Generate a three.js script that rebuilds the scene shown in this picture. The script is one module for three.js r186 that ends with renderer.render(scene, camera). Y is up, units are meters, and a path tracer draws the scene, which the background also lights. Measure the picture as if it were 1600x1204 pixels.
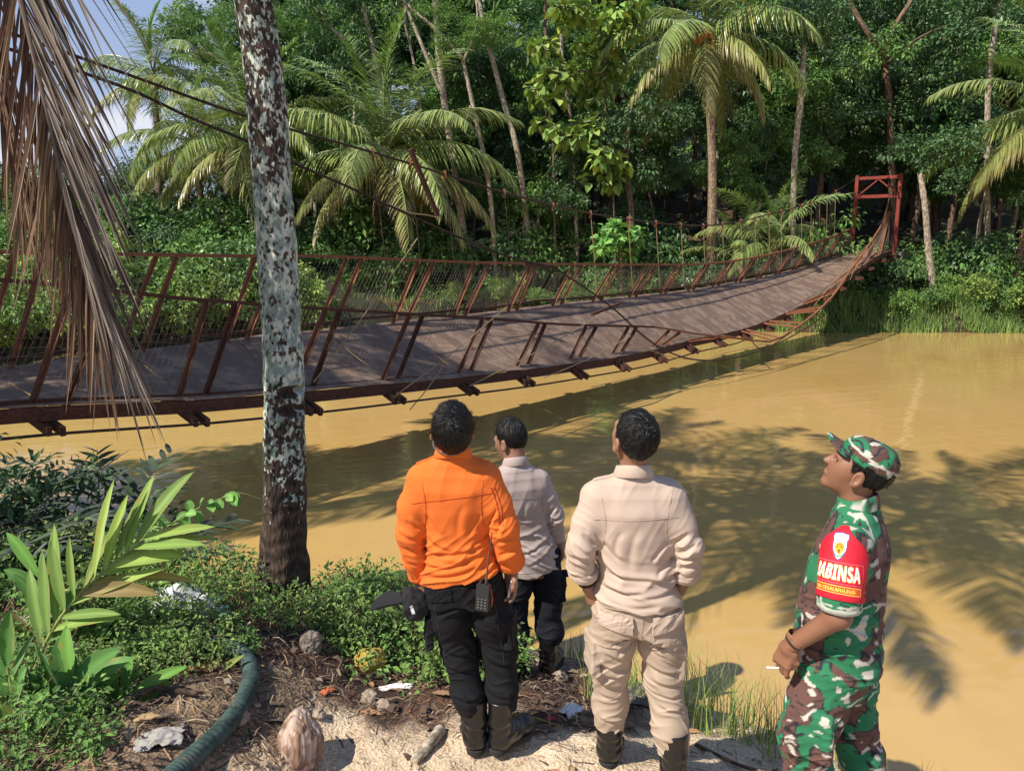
import * as THREE from 'three';
import { mergeGeometries } from 'three/addons/utils/BufferGeometryUtils.js';
import { createNoise3D } from 'simplex-noise';

// ---------------------------------------------------------------- camera, sky, sun, exposure
const scene = new THREE.Scene();
const EYE = 3.3, FOCAL = 1209, TILT = Math.atan(222 / FOCAL);          // eye height above the water; lens in pixels of a 1600 x 1204 picture
const camera = new THREE.PerspectiveCamera(2 * Math.atan(602 / FOCAL) * 180 / Math.PI, 1600 / 1204, 0.1, 900);
camera.position.set(0, EYE, 0);
camera.rotation.set(-TILT, 0, 0);
scene.add(camera);

const renderer = new THREE.WebGLRenderer({ antialias: true });
renderer.setSize(1024, 770);
renderer.toneMapping = THREE.LinearToneMapping;
renderer.toneMappingExposure = 1.43;
renderer.shadowMap.enabled = true;

const SUN_AZ = 33 * Math.PI / 180, SUN_EL = 47 * Math.PI / 180;        // from the left, a little behind the viewer
const sunDir = new THREE.Vector3(-Math.cos(SUN_AZ) * Math.cos(SUN_EL), Math.sin(SUN_EL), Math.sin(SUN_AZ) * Math.cos(SUN_EL));
const sun = new THREE.DirectionalLight(new THREE.Color().setRGB(1, 0.93, 0.82), 4.6);
sun.position.copy(sunDir).multiplyScalar(80).add(new THREE.Vector3(0, 0, -15));
sun.target.position.set(0, 0, -15);
sun.castShadow = true;
sun.shadow.mapSize.set(4096, 4096);
Object.assign(sun.shadow.camera, { left: -45, right: 45, top: 40, bottom: -40, near: 1, far: 200 });
scene.add(sun, sun.target);

// ---------------------------------------------------------------- helpers
function makeRandom(seed) {
  let a = seed >>> 0;
  return () => { a = (a + 0x6D2B79F5) | 0; let t = Math.imul(a ^ (a >>> 15), 1 | a); t = (t + Math.imul(t ^ (t >>> 7), 61 | t)) ^ t; return ((t ^ (t >>> 14)) >>> 0) / 4294967296; };
}
const rnd = makeRandom(7);
const noise3 = createNoise3D(makeRandom(99));
const range = (r, a, b) => a + (b - a) * r();
const V = (x, y, z) => new THREE.Vector3(x, y, z);
const clamp = (x, a, b) => Math.min(b, Math.max(a, x));
const smooth = (a, b, x) => { const t = clamp((x - a) / (b - a), 0, 1); return t * t * (3 - 2 * t); };
const lerp = (a, b, t) => a + (b - a) * t;
const fbm = (x, y, z, n = 4) => { let s = 0, a = 0.5, f = 1; for (let i = 0; i < n; i++) { s += a * noise3(x * f, y * f, z * f); a *= 0.5; f *= 2.03; } return s; };
// a point of the place from its bearing in the survey picture and its distance ahead (metres)
function at(px, py, ahead) {
  const xc = (px - 800) / FOCAL, yc = (602 - py) / FOCAL;
  const k = ahead / (Math.cos(TILT) + yc * Math.sin(TILT));
  return V(xc * k, EYE + (yc * Math.cos(TILT) - Math.sin(TILT)) * k, -ahead);
}
const names = {};
function numbered(name) { const n = names[name] = (names[name] ?? -1) + 1; return n ? `${name}_${String(n).padStart(3, '0')}` : name; }
const bases = new Map();
function shade(o) { o.traverse(c => { if (c.isMesh) { c.castShadow = true; c.receiveShadow = true; } }); return o; }
function thing(name, label, category, base = V(0, 0, 0), group) {
  const o = new THREE.Group(); o.name = numbered(name); o.position.copy(base); o.userData = { label, category };
  if (group) o.userData.group = group;
  bases.set(o, base.clone()); scene.add(o); return o;
}
// part: geometry given in world coordinates, moved into the frame of its thing
function part(name, geo, mat, parent, label) {
  const b = bases.get(parent); if (b) geo.translate(-b.x, -b.y, -b.z);
  return localPart(name, geo, mat, parent, label, b);
}
function localPart(name, geo, mat, parent, label, b) {
  const m = new THREE.Mesh(geo, mat); m.name = name; m.castShadow = m.receiveShadow = true;
  if (label) m.userData.label = label;
  parent.add(m); if (b) bases.set(m, b); return m;
}
function single(name, geo, mat, label, category, base = V(0, 0, 0), group) {     // a thing of one mesh, geometry in world coordinates
  geo.translate(-base.x, -base.y, -base.z);
  const m = new THREE.Mesh(geo, mat); m.name = numbered(name); m.position.copy(base); m.castShadow = m.receiveShadow = true;
  m.userData = { label, category }; if (group) m.userData.group = group;
  scene.add(m); return m;
}
function setting(name, geo, mat, kind = 'structure', label, category) {
  const m = new THREE.Mesh(geo, mat); m.name = name; m.castShadow = m.receiveShadow = true; m.userData = { kind };
  if (label) m.userData.label = label; if (category) m.userData.category = category;
  scene.add(m); return m;
}
function geometry(pos, idx, col, uv) {
  const g = new THREE.BufferGeometry();
  g.setAttribute('position', new THREE.BufferAttribute(Float32Array.from(pos), 3));
  if (col) g.setAttribute('color', new THREE.BufferAttribute(Float32Array.from(col), 3));
  if (uv) g.setAttribute('uv', new THREE.BufferAttribute(Float32Array.from(uv), 2));
  g.setIndex(idx); return g;
}
// smooth tapered tube through points; radii one per point
function tube(pts, radii, sides = 8, steps = 0, cap = true, wobble = 0, colour) {
  const curve = new THREE.CatmullRomCurve3(pts, false, 'centripetal');
  const n = steps || Math.max(2, (pts.length - 1) * 4);
  const pos = [], idx = [], uv = [], col = [];
  let up = V(0.13, 0.2, 1).normalize(), len = 0, last = null;
  for (let i = 0; i <= n; i++) {
    const t = i / n, p = curve.getPoint(t), tan = curve.getTangent(t);
    const f = t * (pts.length - 1), k = Math.min(pts.length - 2, Math.floor(f)), r0 = Array.isArray(radii) ? lerp(radii[k], radii[k + 1], f - k) : radii;
    const side = V(0, 0, 0).crossVectors(tan, up).normalize(); up = V(0, 0, 0).crossVectors(side, tan).normalize();
    if (last) len += p.distanceTo(last); last = p;
    for (let j = 0; j <= sides; j++) {
      const a = j % sides / sides * Math.PI * 2;
      const r = wobble ? r0 * (1 + wobble * noise3(p.x * 3 + Math.cos(a), p.y * 3, p.z * 3 + Math.sin(a))) : r0;
      const q = p.clone().addScaledVector(side, Math.cos(a) * r).addScaledVector(up, Math.sin(a) * r);
      pos.push(q.x, q.y, q.z); uv.push(j / sides * 2 * Math.PI * r0, len);
      if (colour) col.push(...colour(t, a, q));
    }
  }
  const w = sides + 1;
  for (let i = 0; i < n; i++) for (let j = 0; j < sides; j++) { const a = i * w + j; idx.push(a, a + 1, a + w, a + 1, a + w + 1, a + w); }
  if (cap) for (const [ring, flip] of [[0, 1], [n, 0]]) for (let j = 1; j < sides - 1; j++) { const a = ring * w; flip ? idx.push(a, a + j + 1, a + j) : idx.push(a, a + j, a + j + 1); }
  const g = geometry(pos, idx, colour ? col : null, uv); g.computeVertexNormals(); return g;
}
// straight bar of a rectangular section between two points
function bar(p, q, w, h, up = V(0, 1, 0)) {
  const d = q.clone().sub(p), len = d.length(); d.normalize();
  const s = V(0, 0, 0).crossVectors(d, up); if (s.lengthSq() < 1e-4) s.crossVectors(d, V(1, 0, 0)); s.normalize();
  const u = V(0, 0, 0).crossVectors(s, d);
  const g = new THREE.BoxGeometry(w, h, len);
  g.applyMatrix4(new THREE.Matrix4().makeBasis(s, u, d.negate()).setPosition(p.clone().add(q).multiplyScalar(0.5)));
  return g;
}
// an angle iron: two thin bars joined along an edge
function angle(p, q, w, up) {
  const d = q.clone().sub(p).normalize(), s = V(0, 0, 0).crossVectors(d, up).normalize(), u = V(0, 0, 0).crossVectors(s, d);
  const o = u.clone().multiplyScalar(w / 2), e = s.clone().multiplyScalar(w / 2 + 0.0021);
  return mergeGeometries([bar(p.clone(), q.clone(), w, 0.006, up), bar(p.clone().add(o).add(e), q.clone().add(o).add(e), 0.006, w, up)]);
}
const flat = g => { g.deleteAttribute('normal'); return g; };
function dataTexture(w, h, fn, srgb = true, wrap = THREE.RepeatWrapping) {
  const d = new Uint8Array(w * h * 4);
  for (let y = 0; y < h; y++) for (let x = 0; x < w; x++) { const c = fn(x, y), o = (y * w + x) * 4; d[o] = clamp(c[0], 0, 1) * 255; d[o + 1] = clamp(c[1], 0, 1) * 255; d[o + 2] = clamp(c[2], 0, 1) * 255; d[o + 3] = 255; }
  const t = new THREE.DataTexture(d, w, h); t.wrapS = t.wrapT = wrap; t.magFilter = THREE.LinearFilter; t.minFilter = THREE.LinearMipmapLinearFilter; t.generateMipmaps = true;
  if (srgb) t.colorSpace = THREE.SRGBColorSpace; t.needsUpdate = true; return t;
}
// noise that repeats after w x h cells
function tileNoise(u, v, k, seed) { const a = u * 2 * Math.PI, b = v * 2 * Math.PI, r = k / 6.283; return 0.5 * (noise3(Math.cos(a) * r + seed, Math.sin(a) * r, Math.cos(b) * r) + noise3(Math.sin(b) * r + seed, Math.cos(a) * r + 7, Math.sin(a) * r)); }
const lin = (r, g, b) => new THREE.Color().setRGB(r, g, b);

// ---------------------------------------------------------------- sky: clear morning blue with thin bright cloud
{
  const w = 512, h = 256, d = new Float32Array(w * h * 4);
  for (let y = 0; y < h; y++) for (let x = 0; x < w; x++) {
    const el = ((y + 0.5) / h - 0.5) * Math.PI, az = ((x + 0.5) / w - 0.5) * 2 * Math.PI;
    const dir = [Math.cos(el) * Math.cos(az), Math.sin(el), Math.cos(el) * Math.sin(az)];
    const up = Math.max(0, dir[1]), m = Math.pow(1 - up, 2.2);
    let c = [lerp(0.12, 0.62, m), lerp(0.25, 0.74, m), lerp(0.60, 0.95, m)];
    const s = 1 / (up + 0.35), cl = smooth(0.0, 0.55, fbm(dir[0] * s * 1.4 + 3, dir[2] * s * 1.4, 1.7, 5) + 0.08);
    c = c.map((v, i) => lerp(v, [1.05, 1.05, 1.08][i], cl * 0.75));
    const o = (y * w + x) * 4; d[o] = c[0]; d[o + 1] = c[1]; d[o + 2] = c[2]; d[o + 3] = 1;
  }
  const t = new THREE.DataTexture(d, w, h, THREE.RGBAFormat, THREE.FloatType);
  t.mapping = THREE.EquirectangularReflectionMapping; t.magFilter = THREE.LinearFilter; t.colorSpace = THREE.LinearSRGBColorSpace; t.needsUpdate = true;
  scene.background = t; scene.environment = t; scene.backgroundIntensity = 0.65; scene.environmentIntensity = 0.65;
}
// ---------------------------------------------------------------- terrain: near bank, river bed, far bank and wooded slope in one sheet
const edgeLine = [[-40, 8.5], [-14, 8.2], [-8, 7.6], [-4, 6.8], [-2.4, 6.35], [-1.5, 6.15], [-0.6, 5.8], [0.3, 5.3], [1, 4.9], [2, 4.0], [3.2, 2.9], [5, 1.2], [9, -3], [40, -36]];
function edgeAhead(x) { for (let i = 1; i < edgeLine.length; i++) if (x <= edgeLine[i][0]) { const a = edgeLine[i - 1], b = edgeLine[i]; return lerp(a[1], b[1], (x - a[0]) / (b[0] - a[0])); } return -36; }
function farEdge(x) { return 29.2 - 8.6 * smooth(-2, -11.5, x) + 0.5 * noise3(x * 0.21, 3, 0) + 0.18 * noise3(x * 1.1, 8, 0); }
function groundHeight(x, ahead) {
  const d = (edgeAhead(x) - ahead) * 0.84;                    // metres inland of the near water line
  if (d > 0) {
    let h = 0.585 * smooth(-0.05, 0.5, d) + 0.35 * smooth(0.4, 1.9, d) + 0.30 * smooth(1.9, 5, d) + 0.5 * smooth(4.5, 9, d);
    h += 0.26 * smooth(-0.75, -1.5, x) * smooth(0.4, 1.6, d) + 0.5 * smooth(-5, -9, x) * smooth(0.4, 3, d);
    h += (0.035 * noise3(x * 1.7, ahead * 1.7, 1) + 0.014 * noise3(x * 6, ahead * 6, 4) + 0.006 * noise3(x * 19, ahead * 19, 2)) * smooth(0.05, 0.5, d);
    return h;
  }
  const e = ahead - farEdge(x);
  if (e > -2) return -0.8 * smooth(0, -2, e) + 1.15 * smooth(-0.1, 1.3, e) + 0.5 * smooth(1, 6, e) + Math.max(0, e - 3) * 0.10 + Math.max(0, e - 10) * 0.28 * smooth(-26, 2, x) + 0.12 * noise3(x * 0.8, ahead * 0.8, 5) * smooth(0, 1, e);
  return Math.max(-1.4, 0.75 * d * (d > -2 ? 1 : 1));
}
function onGround(px, py) { let a = 2.4, b = 12; for (let k = 0; k < 240; k++) { const d = 2.4 + k * 0.04, p = at(px, py, d); if (p.y < groundHeight(p.x, d)) { b = d; break; } } const p = at(px, py, b); return [p.x, b]; }   // where a sight line meets the bank
const groundPoint = (x, ahead, up = 0) => V(x, groundHeight(x, ahead) + up, -ahead);
{
  const line = (...runs) => { const out = []; for (const [a, b, s] of runs) for (let v = a; v < b - 1e-6; v += s) out.push(v); out.push(runs.at(-1)[1]); return out; };
  const xs = line([-320, -60, 20], [-60, -12, 2], [-12, -4, 0.4], [-4, 3.4, 0.035], [3.4, 12, 0.4], [12, 60, 2], [60, 320, 20]);
  const zs = line([-40, 0, 4], [0, 2.4, 0.3], [2.4, 7.4, 0.035], [7.4, 9, 0.2], [9, 28, 1], [28, 36, 0.25], [36, 70, 1.5], [70, 420, 25]);
  const pos = [], uv = [], col = [], idx = [];
  for (const z of zs) for (const x of xs) {
    pos.push(x, z > 100 ? groundHeight(x, 100) : groundHeight(x, z), -z); const tri = v => Math.abs(v - 2 * Math.round(v / 2));
    if (z < 14) uv.push((x + 4) / 8, (z - 2.2) / 5); else uv.push(0.06 + 0.26 * tri(x / 2.1), 0.05 + 0.12 * tri(z / 0.6));
    const far = smooth(15, 20, z), n = fbm(x * 0.4, z * 0.4, 2, 3);
    col.push(lerp(1, n > 0.12 ? 0.34 : 0.16, far), lerp(1, n > 0.12 ? 0.32 : 0.24, far), lerp(1, 0.16, far));
  }
  const w = xs.length;
  for (let j = 0; j < zs.length - 1; j++) for (let i = 0; i < w - 1; i++) { const a = j * w + i; idx.push(a, a + 1, a + w, a + 1, a + w + 1, a + w); }
  const g = geometry(pos, idx, col, uv); g.computeVertexNormals();

  // soil map over 8 m x 5 m of the bank: pale husky sand, dark rotted fibre, grey-brown earth
  const W = 2048, H = 1280, cv = document.createElement('canvas'); cv.width = W; cv.height = H; const cx = cv.getContext('2d');
  const bump = document.createElement('canvas'); bump.width = W; bump.height = H; const bx = bump.getContext('2d');
  const im = cx.createImageData(W, H), bm = bx.createImageData(W, H), r = makeRandom(5);
  const humus = (x, z) => {
    const n = fbm(x * 1.6, z * 1.6, 3, 5) * 0.5;
    const band = smooth(3.55, 3.85, z + n - 0.12 * x * (x < 0 ? 1 : 0.4)) * smooth(4.95, 4.5, z + n * 0.7 + 0.3 * Math.max(0, -x - 0.8)) * smooth(1.0, 0.5, x + n);
    const left = smooth(-0.85, -1.25, x + n * 0.7);
    return [band, left];
  };
  for (let y = 0; y < H; y++) for (let x = 0; x < W; x++) {
    const wx = x / W * 8 - 4, wz = (H - 1 - y) / H * 5 + 2.2, o = (y * W + x) * 4;
    const [band, left] = humus(wx, wz), n1 = fbm(wx * 3, wz * 3, 9, 4), n2 = noise3(wx * 45, wz * 45, 1), n3 = r() - 0.5;
    let c = [0.735 + 0.10 * n1, 0.655 + 0.10 * n1, 0.55 + 0.09 * n1].map(v => v + 0.05 * n2 + 0.16 * n3);
    const dark = [0.25 + 0.10 * n1, 0.17 + 0.07 * n1, 0.13 + 0.05 * n1].map(v => v + 0.04 * n2 + 0.09 * n3);
    const earth = [0.47 + 0.14 * n1, 0.39 + 0.12 * n1, 0.31 + 0.1 * n1].map(v => v + 0.06 * n2 + 0.12 * n3);
    c = c.map((v, i) => lerp(lerp(v, earth[i], left), dark[i], band));
    for (let i = 0; i < 3; i++) im.data[o + i] = clamp(c[i], 0, 1) * 255; im.data[o + 3] = 255;
    const b = clamp(0.5 + 0.25 * n2 + 0.35 * n3 + 0.2 * n1, 0, 1) * 255; bm.data[o] = bm.data[o + 1] = bm.data[o + 2] = b; bm.data[o + 3] = 255;
  }
  cx.putImageData(im, 0, 0); bx.putImageData(bm, 0, 0);
  const stroke = (x, z, len, wid, style, hi) => {
    const a = r() * Math.PI * 2, px = (x + 4) / 8 * W, py = H - 1 - (z - 2.2) / 5 * H, l = len / 8 * W, b = a + (r() - 0.5) * 1.2;
    for (const [ctx, st] of [[cx, style], [bx, hi]]) { ctx.strokeStyle = st; ctx.lineWidth = wid; ctx.beginPath(); ctx.moveTo(px, py); ctx.quadraticCurveTo(px + Math.cos(a) * l * 0.5, py + Math.sin(a) * l * 0.5, px + (Math.cos(a) + Math.cos(b)) * l * 0.5, py + (Math.sin(a) + Math.sin(b)) * l * 0.5); ctx.stroke(); }
  };
  const tone = (h, s, l) => `hsl(${h},${s}%,${l}%)`;
  for (let k = 0; k < 26000; k++) {
    const x = range(r, -4, 4), z = range(r, 2.2, 7.2), [band, left] = humus(x, z), q = r();
    if (band > 0.4) stroke(x, z, range(r, 0.02, 0.10), range(r, 0.7, 1.6), tone(range(r, 18, 32), range(r, 25, 45), q < 0.45 ? range(r, 28, 50) : range(r, 6, 16)), q < 0.5 ? '#ffffff' : '#777777');
    else if (left > 0.4) stroke(x, z, range(r, 0.03, 0.14), range(r, 0.7, 2), tone(range(r, 25, 40), range(r, 15, 40), q < 0.5 ? range(r, 45, 68) : range(r, 10, 25)), q < 0.5 ? '#ffffff' : '#555555');
    else stroke(x, z, range(r, 0.012, 0.03), range(r, 0.8, 1.7), tone(range(r, 28, 38), range(r, 25, 45), q < 0.6 ? range(r, 68, 84) : range(r, 35, 52)), q < 0.6 ? '#ffffff' : '#555555');
  }
  for (let k = 0; k < 500; k++) { const x = range(r, -2, 3), z = range(r, 2.2, 4.2); stroke(x, z, range(r, 0.03, 0.12), range(r, 0.8, 2), tone(25, 30, range(r, 10, 30)), '#dddddd'); }
  const tex = new THREE.CanvasTexture(cv); tex.colorSpace = THREE.SRGBColorSpace; tex.wrapS = tex.wrapT = THREE.RepeatWrapping; tex.anisotropy = 8;
  const btex = new THREE.CanvasTexture(bump); btex.wrapS = btex.wrapT = THREE.RepeatWrapping;
  setting('ground', g, new THREE.MeshStandardMaterial({ map: tex, bumpMap: btex, bumpScale: 0.012, vertexColors: true, roughness: 0.96 }));
}

// ---------------------------------------------------------------- the river: silty brown water with small ripples
{
  const S = 1024, r = makeRandom(31), waves = [];
  for (let k = 0; k < 46; k++) { const m = Math.pow(range(r, 1, 3.2), 3), a = range(r, -0.9, 0.9); waves.push([Math.round(m * Math.cos(a) * 0.5), Math.round(m * 1.0), r() * 6.283, 1 / (1 + m * 0.55)]); }
  const bump = dataTexture(S, S, (x, y) => {
    const u = x / S, v = y / S, wu = u + 0.012 * tileNoise(u, v, 5, 1), wv = v + 0.012 * tileNoise(u, v, 5, 9); let s = 0;
    for (const [a, b, p, k] of waves) s += k * Math.sin(6.2831853 * (a * wu + b * wv) + p);
    const q = 0.5 + 0.055 * s + 0.10 * tileNoise(u, v, 18, 4); return [q, q, q];
  }, false);
  const tint = dataTexture(512, 512, (x, y) => { const u = x / 512, v = y / 512, n = tileNoise(u, v, 4, 2) + 0.5 * tileNoise(u, v, 11, 5), f = tileNoise(u, v, 60, 8); return [0.715 + 0.02 * n + 0.008 * f, 0.585 + 0.022 * n + 0.008 * f, 0.36 + 0.03 * n]; });
  const g = new THREE.PlaneGeometry(640, 560, 1, 1); g.rotateX(-Math.PI / 2); g.translate(0, 0, -180);
  const p = g.attributes.position, uv = g.attributes.uv; for (let i = 0; i < p.count; i++) uv.setXY(i, p.getX(i) / 6, p.getZ(i) / 4.5);
  tint.repeat.set(0.35, 0.22);
  setting('river', g, new THREE.MeshPhysicalMaterial({ map: tint, roughness: 0.055, ior: 1.33, bumpMap: bump, bumpScale: 0.014 }));
}
// ---------------------------------------------------------------- leaves, fronds and trees
const leafMat = (rough = 0.4, coat = 0.35) => new THREE.MeshPhysicalMaterial({ vertexColors: true, roughness: 0.97, clearcoat: coat, clearcoatRoughness: rough, transmission: 0.3, thickness: 0, side: THREE.DoubleSide });
const M = {
  leafGloss: leafMat(0.32, 0.55), leafSoft: leafMat(0.5, 0.2), frond: leafMat(0.3, 0.65),
  dryLeaf: new THREE.MeshPhysicalMaterial({ vertexColors: true, roughness: 0.97, transmission: 0.15, thickness: 0, side: THREE.DoubleSide }),
};
const barkTexture = (a, b, k, seed) => dataTexture(256, 512, (x, y) => { const u = x / 256, v = y / 512, n = tileNoise(u, v, 14, seed) * 0.6 + tileNoise(u * 1, v, 45, seed + 3) * 0.5, t = smooth(-0.35, 0.35, n + k * tileNoise(u, v, 5, seed + 8)); return [0, 1, 2].map(i => lerp(a[i], b[i], t)); });
const barkMaterial = (a, b, k, seed) => new THREE.MeshStandardMaterial({ map: barkTexture(a, b, k, seed), roughness: 0.9 });
M.barkPale = barkMaterial([0.47, 0.42, 0.36], [0.74, 0.69, 0.61], 0.5, 1);
M.barkBrown = barkMaterial([0.30, 0.23, 0.18], [0.52, 0.42, 0.33], 0.5, 5);
M.barkDark = barkMaterial([0.20, 0.16, 0.12], [0.38, 0.31, 0.24], 0.4, 11);
M.barkPalm = barkMaterial([0.36, 0.29, 0.23], [0.60, 0.52, 0.43], 0.3, 17);

// leaf-sized folded faces scattered in clumps
function leafCloud(clumps, o, r) {
  const pos = [], idx = [], col = [], d = V(0, 0, 0), s = V(0, 0, 0), nrm = V(0, 0, 0), p = V(0, 0, 0);
  for (const { c, rad, n, tone = 0 } of clumps) {
    const tint = range(r, 0.75, 1.25), flat_ = o.flat ?? 0.75;
    for (let k = 0; k < n; k++) {
      const a = r() * Math.PI * 2, e = Math.asin(range(r, -0.85, 1)), q = rad * Math.pow(r(), 0.55);
      d.set(Math.cos(a) * Math.cos(e), Math.sin(e), Math.sin(a) * Math.cos(e));
      p.copy(c).addScaledVector(d, q); p.y = c.y + (p.y - c.y) * flat_;
      d.y -= range(r, 0.2, 0.9) * (o.hang ?? 1); d.x += range(r, -0.5, 0.5); d.z += range(r, -0.5, 0.5); d.normalize();
      nrm.set(range(r, -0.7, 0.7), 1, range(r, -0.7, 0.7)); s.crossVectors(d, nrm).normalize(); nrm.crossVectors(s, d);
      const L = range(r, o.len[0], o.len[1]), W = L * o.ratio * range(r, 0.8, 1.2) * 0.5, f = W * 0.35, b = pos.length / 3;
      const m = 0.42 * L, tip = L;
      if (o.round) {
        const w = o.colours[Math.floor(r() * o.colours.length)], v = tint * range(r, 0.7, 1.3); const put = (a, c, h) => { pos.push(p.x + d.x * a * L + s.x * W * c + nrm.x * f * h, p.y + d.y * a * L + s.y * W * c + nrm.y * f * h - 0.15 * L * a * a, p.z + d.z * a * L + s.z * W * c + nrm.z * f * h); col.push(w[0] * v, w[1] * v, w[2] * v); };
        put(0, 0, 0); put(0.08, 0.7, 0.5); put(0.38, 1, 1); put(0.72, 0.6, 0.6); put(1, 0, 0); put(0.72, -0.6, 0.6); put(0.38, -1, 1); put(0.08, -0.7, 0.5); put(0.45, 0, -0.3);
        for (let i = 0; i < 8; i++) idx.push(b + 8, b + i, b + (i + 1) % 8); continue;
      }
      pos.push(p.x, p.y, p.z,
        p.x + d.x * m + s.x * W + nrm.x * f, p.y + d.y * m + s.y * W + nrm.y * f, p.z + d.z * m + s.z * W + nrm.z * f,
        p.x + d.x * tip, p.y + d.y * tip - 0.12 * L, p.z + d.z * tip,
        p.x + d.x * m - s.x * W + nrm.x * f, p.y + d.y * m - s.y * W + nrm.y * f, p.z + d.z * m - s.z * W + nrm.z * f);
      idx.push(b, b + 1, b + 2, b, b + 2, b + 3);
      const w = o.colours[Math.floor(r() * o.colours.length)], v = tint * range(r, 0.7, 1.3);
      for (let i = 0; i < 4; i++) col.push(w[0] * v, w[1] * v, w[2] * v);
    }
  }
  return geometry(pos, idx, col);
}
function lobeClumps(c, rx, ry, rz, count, rad, n, r) {
  const out = [];
  for (let k = 0; k < count; k++) {
    const a = r() * Math.PI * 2, e = Math.asin(range(r, -0.9, 1)), q = Math.pow(r(), 0.4);
    out.push({ c: V(c.x + rx * q * Math.cos(a) * Math.cos(e), c.y + ry * q * Math.sin(e), c.z + rz * q * Math.sin(a) * Math.cos(e)), rad: rad * range(r, 0.6, 1.35), n: Math.round(n * range(r, 0.6, 1.4)) });
  }
  return out;
}
const GREEN = {
  dark: [[0.05, 0.13, 0.028], [0.065, 0.16, 0.034], [0.09, 0.205, 0.04], [0.045, 0.115, 0.034]],
  mid: [[0.11, 0.24, 0.04], [0.14, 0.29, 0.045], [0.09, 0.20, 0.035], [0.18, 0.31, 0.05]],
  bright: [[0.19, 0.32, 0.045], [0.24, 0.38, 0.05], [0.15, 0.27, 0.04], [0.28, 0.36, 0.05]],
  feather: [[0.14, 0.28, 0.04], [0.18, 0.33, 0.045], [0.11, 0.23, 0.035]],
  shrub: [[0.10, 0.23, 0.04], [0.08, 0.18, 0.03], [0.15, 0.30, 0.045]],
};

// shared crowns for the trees of the thick wood
const crowns = [];
for (let k = 0; k < 6; k++) {
  const r = makeRandom(100 + k), cl = [];
  const lobes = 7 + Math.floor(r() * 4);
  for (let j = 0; j < lobes; j++) {
    const a = r() * 6.283, q = Math.sqrt(r()) * 2.5, c = V(Math.cos(a) * q, range(r, -2.2, 2.4), Math.sin(a) * q);
    cl.push(...lobeClumps(c, 1.5, 1.1, 1.5, 12, 0.48, 85, r));
  }
  crowns.push(leafCloud(cl, { len: [0.15, 0.27], ratio: 0.5, colours: k % 3 === 2 ? GREEN.mid : GREEN.dark }, r));
}
const crownMats = [M.leafGloss, M.leafGloss, M.leafSoft];
function woodTree(px, py, ahead, size, k, r) {
  const c = at(px, py, ahead), gx = c.x + range(r, -0.8, 0.8), ga = ahead + range(r, -0.3, 0.5);
  const base = groundPoint(gx, ga, -0.15);
  const t = thing('forest_tree', 'dark leafy tree in the thick wood on the far bank', 'tree', base, 'trees of the wood across the river');
  const mid = base.clone().lerp(c, 0.55).add(V(range(r, -0.5, 0.5), 0, range(r, -0.3, 0.3)));
  part('trunk', tube([base.clone(), mid, c.clone().add(V(0, 0.5, 0))], [0.17 * size, 0.13 * size, 0.07 * size], 7, 8), [M.barkDark, M.barkBrown, M.barkPale][Math.floor(r() * 3)], t);
  const m = localPart('crown', crowns[k % crowns.length], crownMats[k % 3], t); m.userData.kind = 'stuff';
  m.position.copy(c).sub(base); m.rotation.y = r() * 6.283; m.scale.set(size, size * range(r, 0.85, 1.15), size);
  return t;
}
{
  const r = makeRandom(41);
  let k = 0;
  const rows = [[34, 285, 0.62, 320, 1720, 100], [36.5, 190, 0.85, 350, 1740, 105], [40, 95, 1.0, 330, 1740, 110], [44.5, 10, 1.15, 380, 1760, 110], [49, 120, 1.3, 300, 1780, 125], [50, -70, 1.25, 560, 1760, 125], [47, 215, 1.1, 330, 1780, 110], [38, 245, 0.8, 340, 1760, 115], [56, 20, 1.6, 420, 1780, 150], [35, 335, 0.55, -60, 320, 80], [42, 300, 0.8, -120, 300, 120], [45, 318, 0.75, 180, 700, 90], [39, 345, 0.6, 300, 720, 85]];
  for (const [ahead, py, size, x0, x1, step] of rows) for (let px = x0; px < x1; px += step) {
    const qx = px + range(r, -35, 35), qy = py + range(r, -38, 38);
    if (qx < 330 && qy < 260) continue; if (ahead < 37 && qx > 1285 && qx < 1450 && qy > 225) continue;
    woodTree(qx, qy, ahead + range(r, -1.2, 1.2), size * range(r, 0.85, 1.15), k++, r);
  }
}
// trees that stand out from the wood: own trunk path, limbs and crown
function ownTree(name, label, category, o) {
  const r = makeRandom(o.seed), pts = o.trunk.map(([x, y]) => at(x, y, o.ahead)), base = pts[0].clone();
  base.y = Math.min(base.y, groundHeight(base.x, o.ahead) + 0.05); pts[0].copy(base);
  for (let i = 1; i < pts.length; i++) pts[i].z += range(r, -0.25, 0.25);
  const t = thing(name, label, category, base, o.group);
  const k = o.ahead / FOCAL;
  const trunk = part('trunk', tube(pts, o.width.map(w => w * k * 0.40), 9, pts.length * 5, true, 0.08), o.bark, t);
  for (const limb of o.limbs ?? []) { const lp = limb.path.map(([x, y], i) => at(x, y, o.ahead - (o.front ?? 0.2) * Math.min(1, 0.3 + i) + i * (limb.out ?? 0.15))); part('limb', tube(lp, limb.width.map(w => w * k * 0.40), 6, lp.length * 4, true, 0.08), o.bark, t); }
  if (o.lobes) {
    const cl = [];
    for (const [x, y, rx, ry, count] of o.lobes) cl.push(...lobeClumps(at(x, y, o.ahead + range(r, -0.8, 0.8)), rx * k, ry * k, Math.max(0.5, 0.5 * (rx + ry) * k), count, o.clump ?? 0.4, o.per ?? 50, r));
    const m = part('crown', leafCloud(cl, o.leaf, r), o.leafMat ?? M.leafSoft, t); m.userData.kind = 'stuff';
  }
  return t;
}
const gloss = { len: [0.14, 0.24], ratio: 0.5, colours: GREEN.dark };
const midLeaf = { len: [0.12, 0.22], ratio: 0.5, colours: GREEN.mid };
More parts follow.
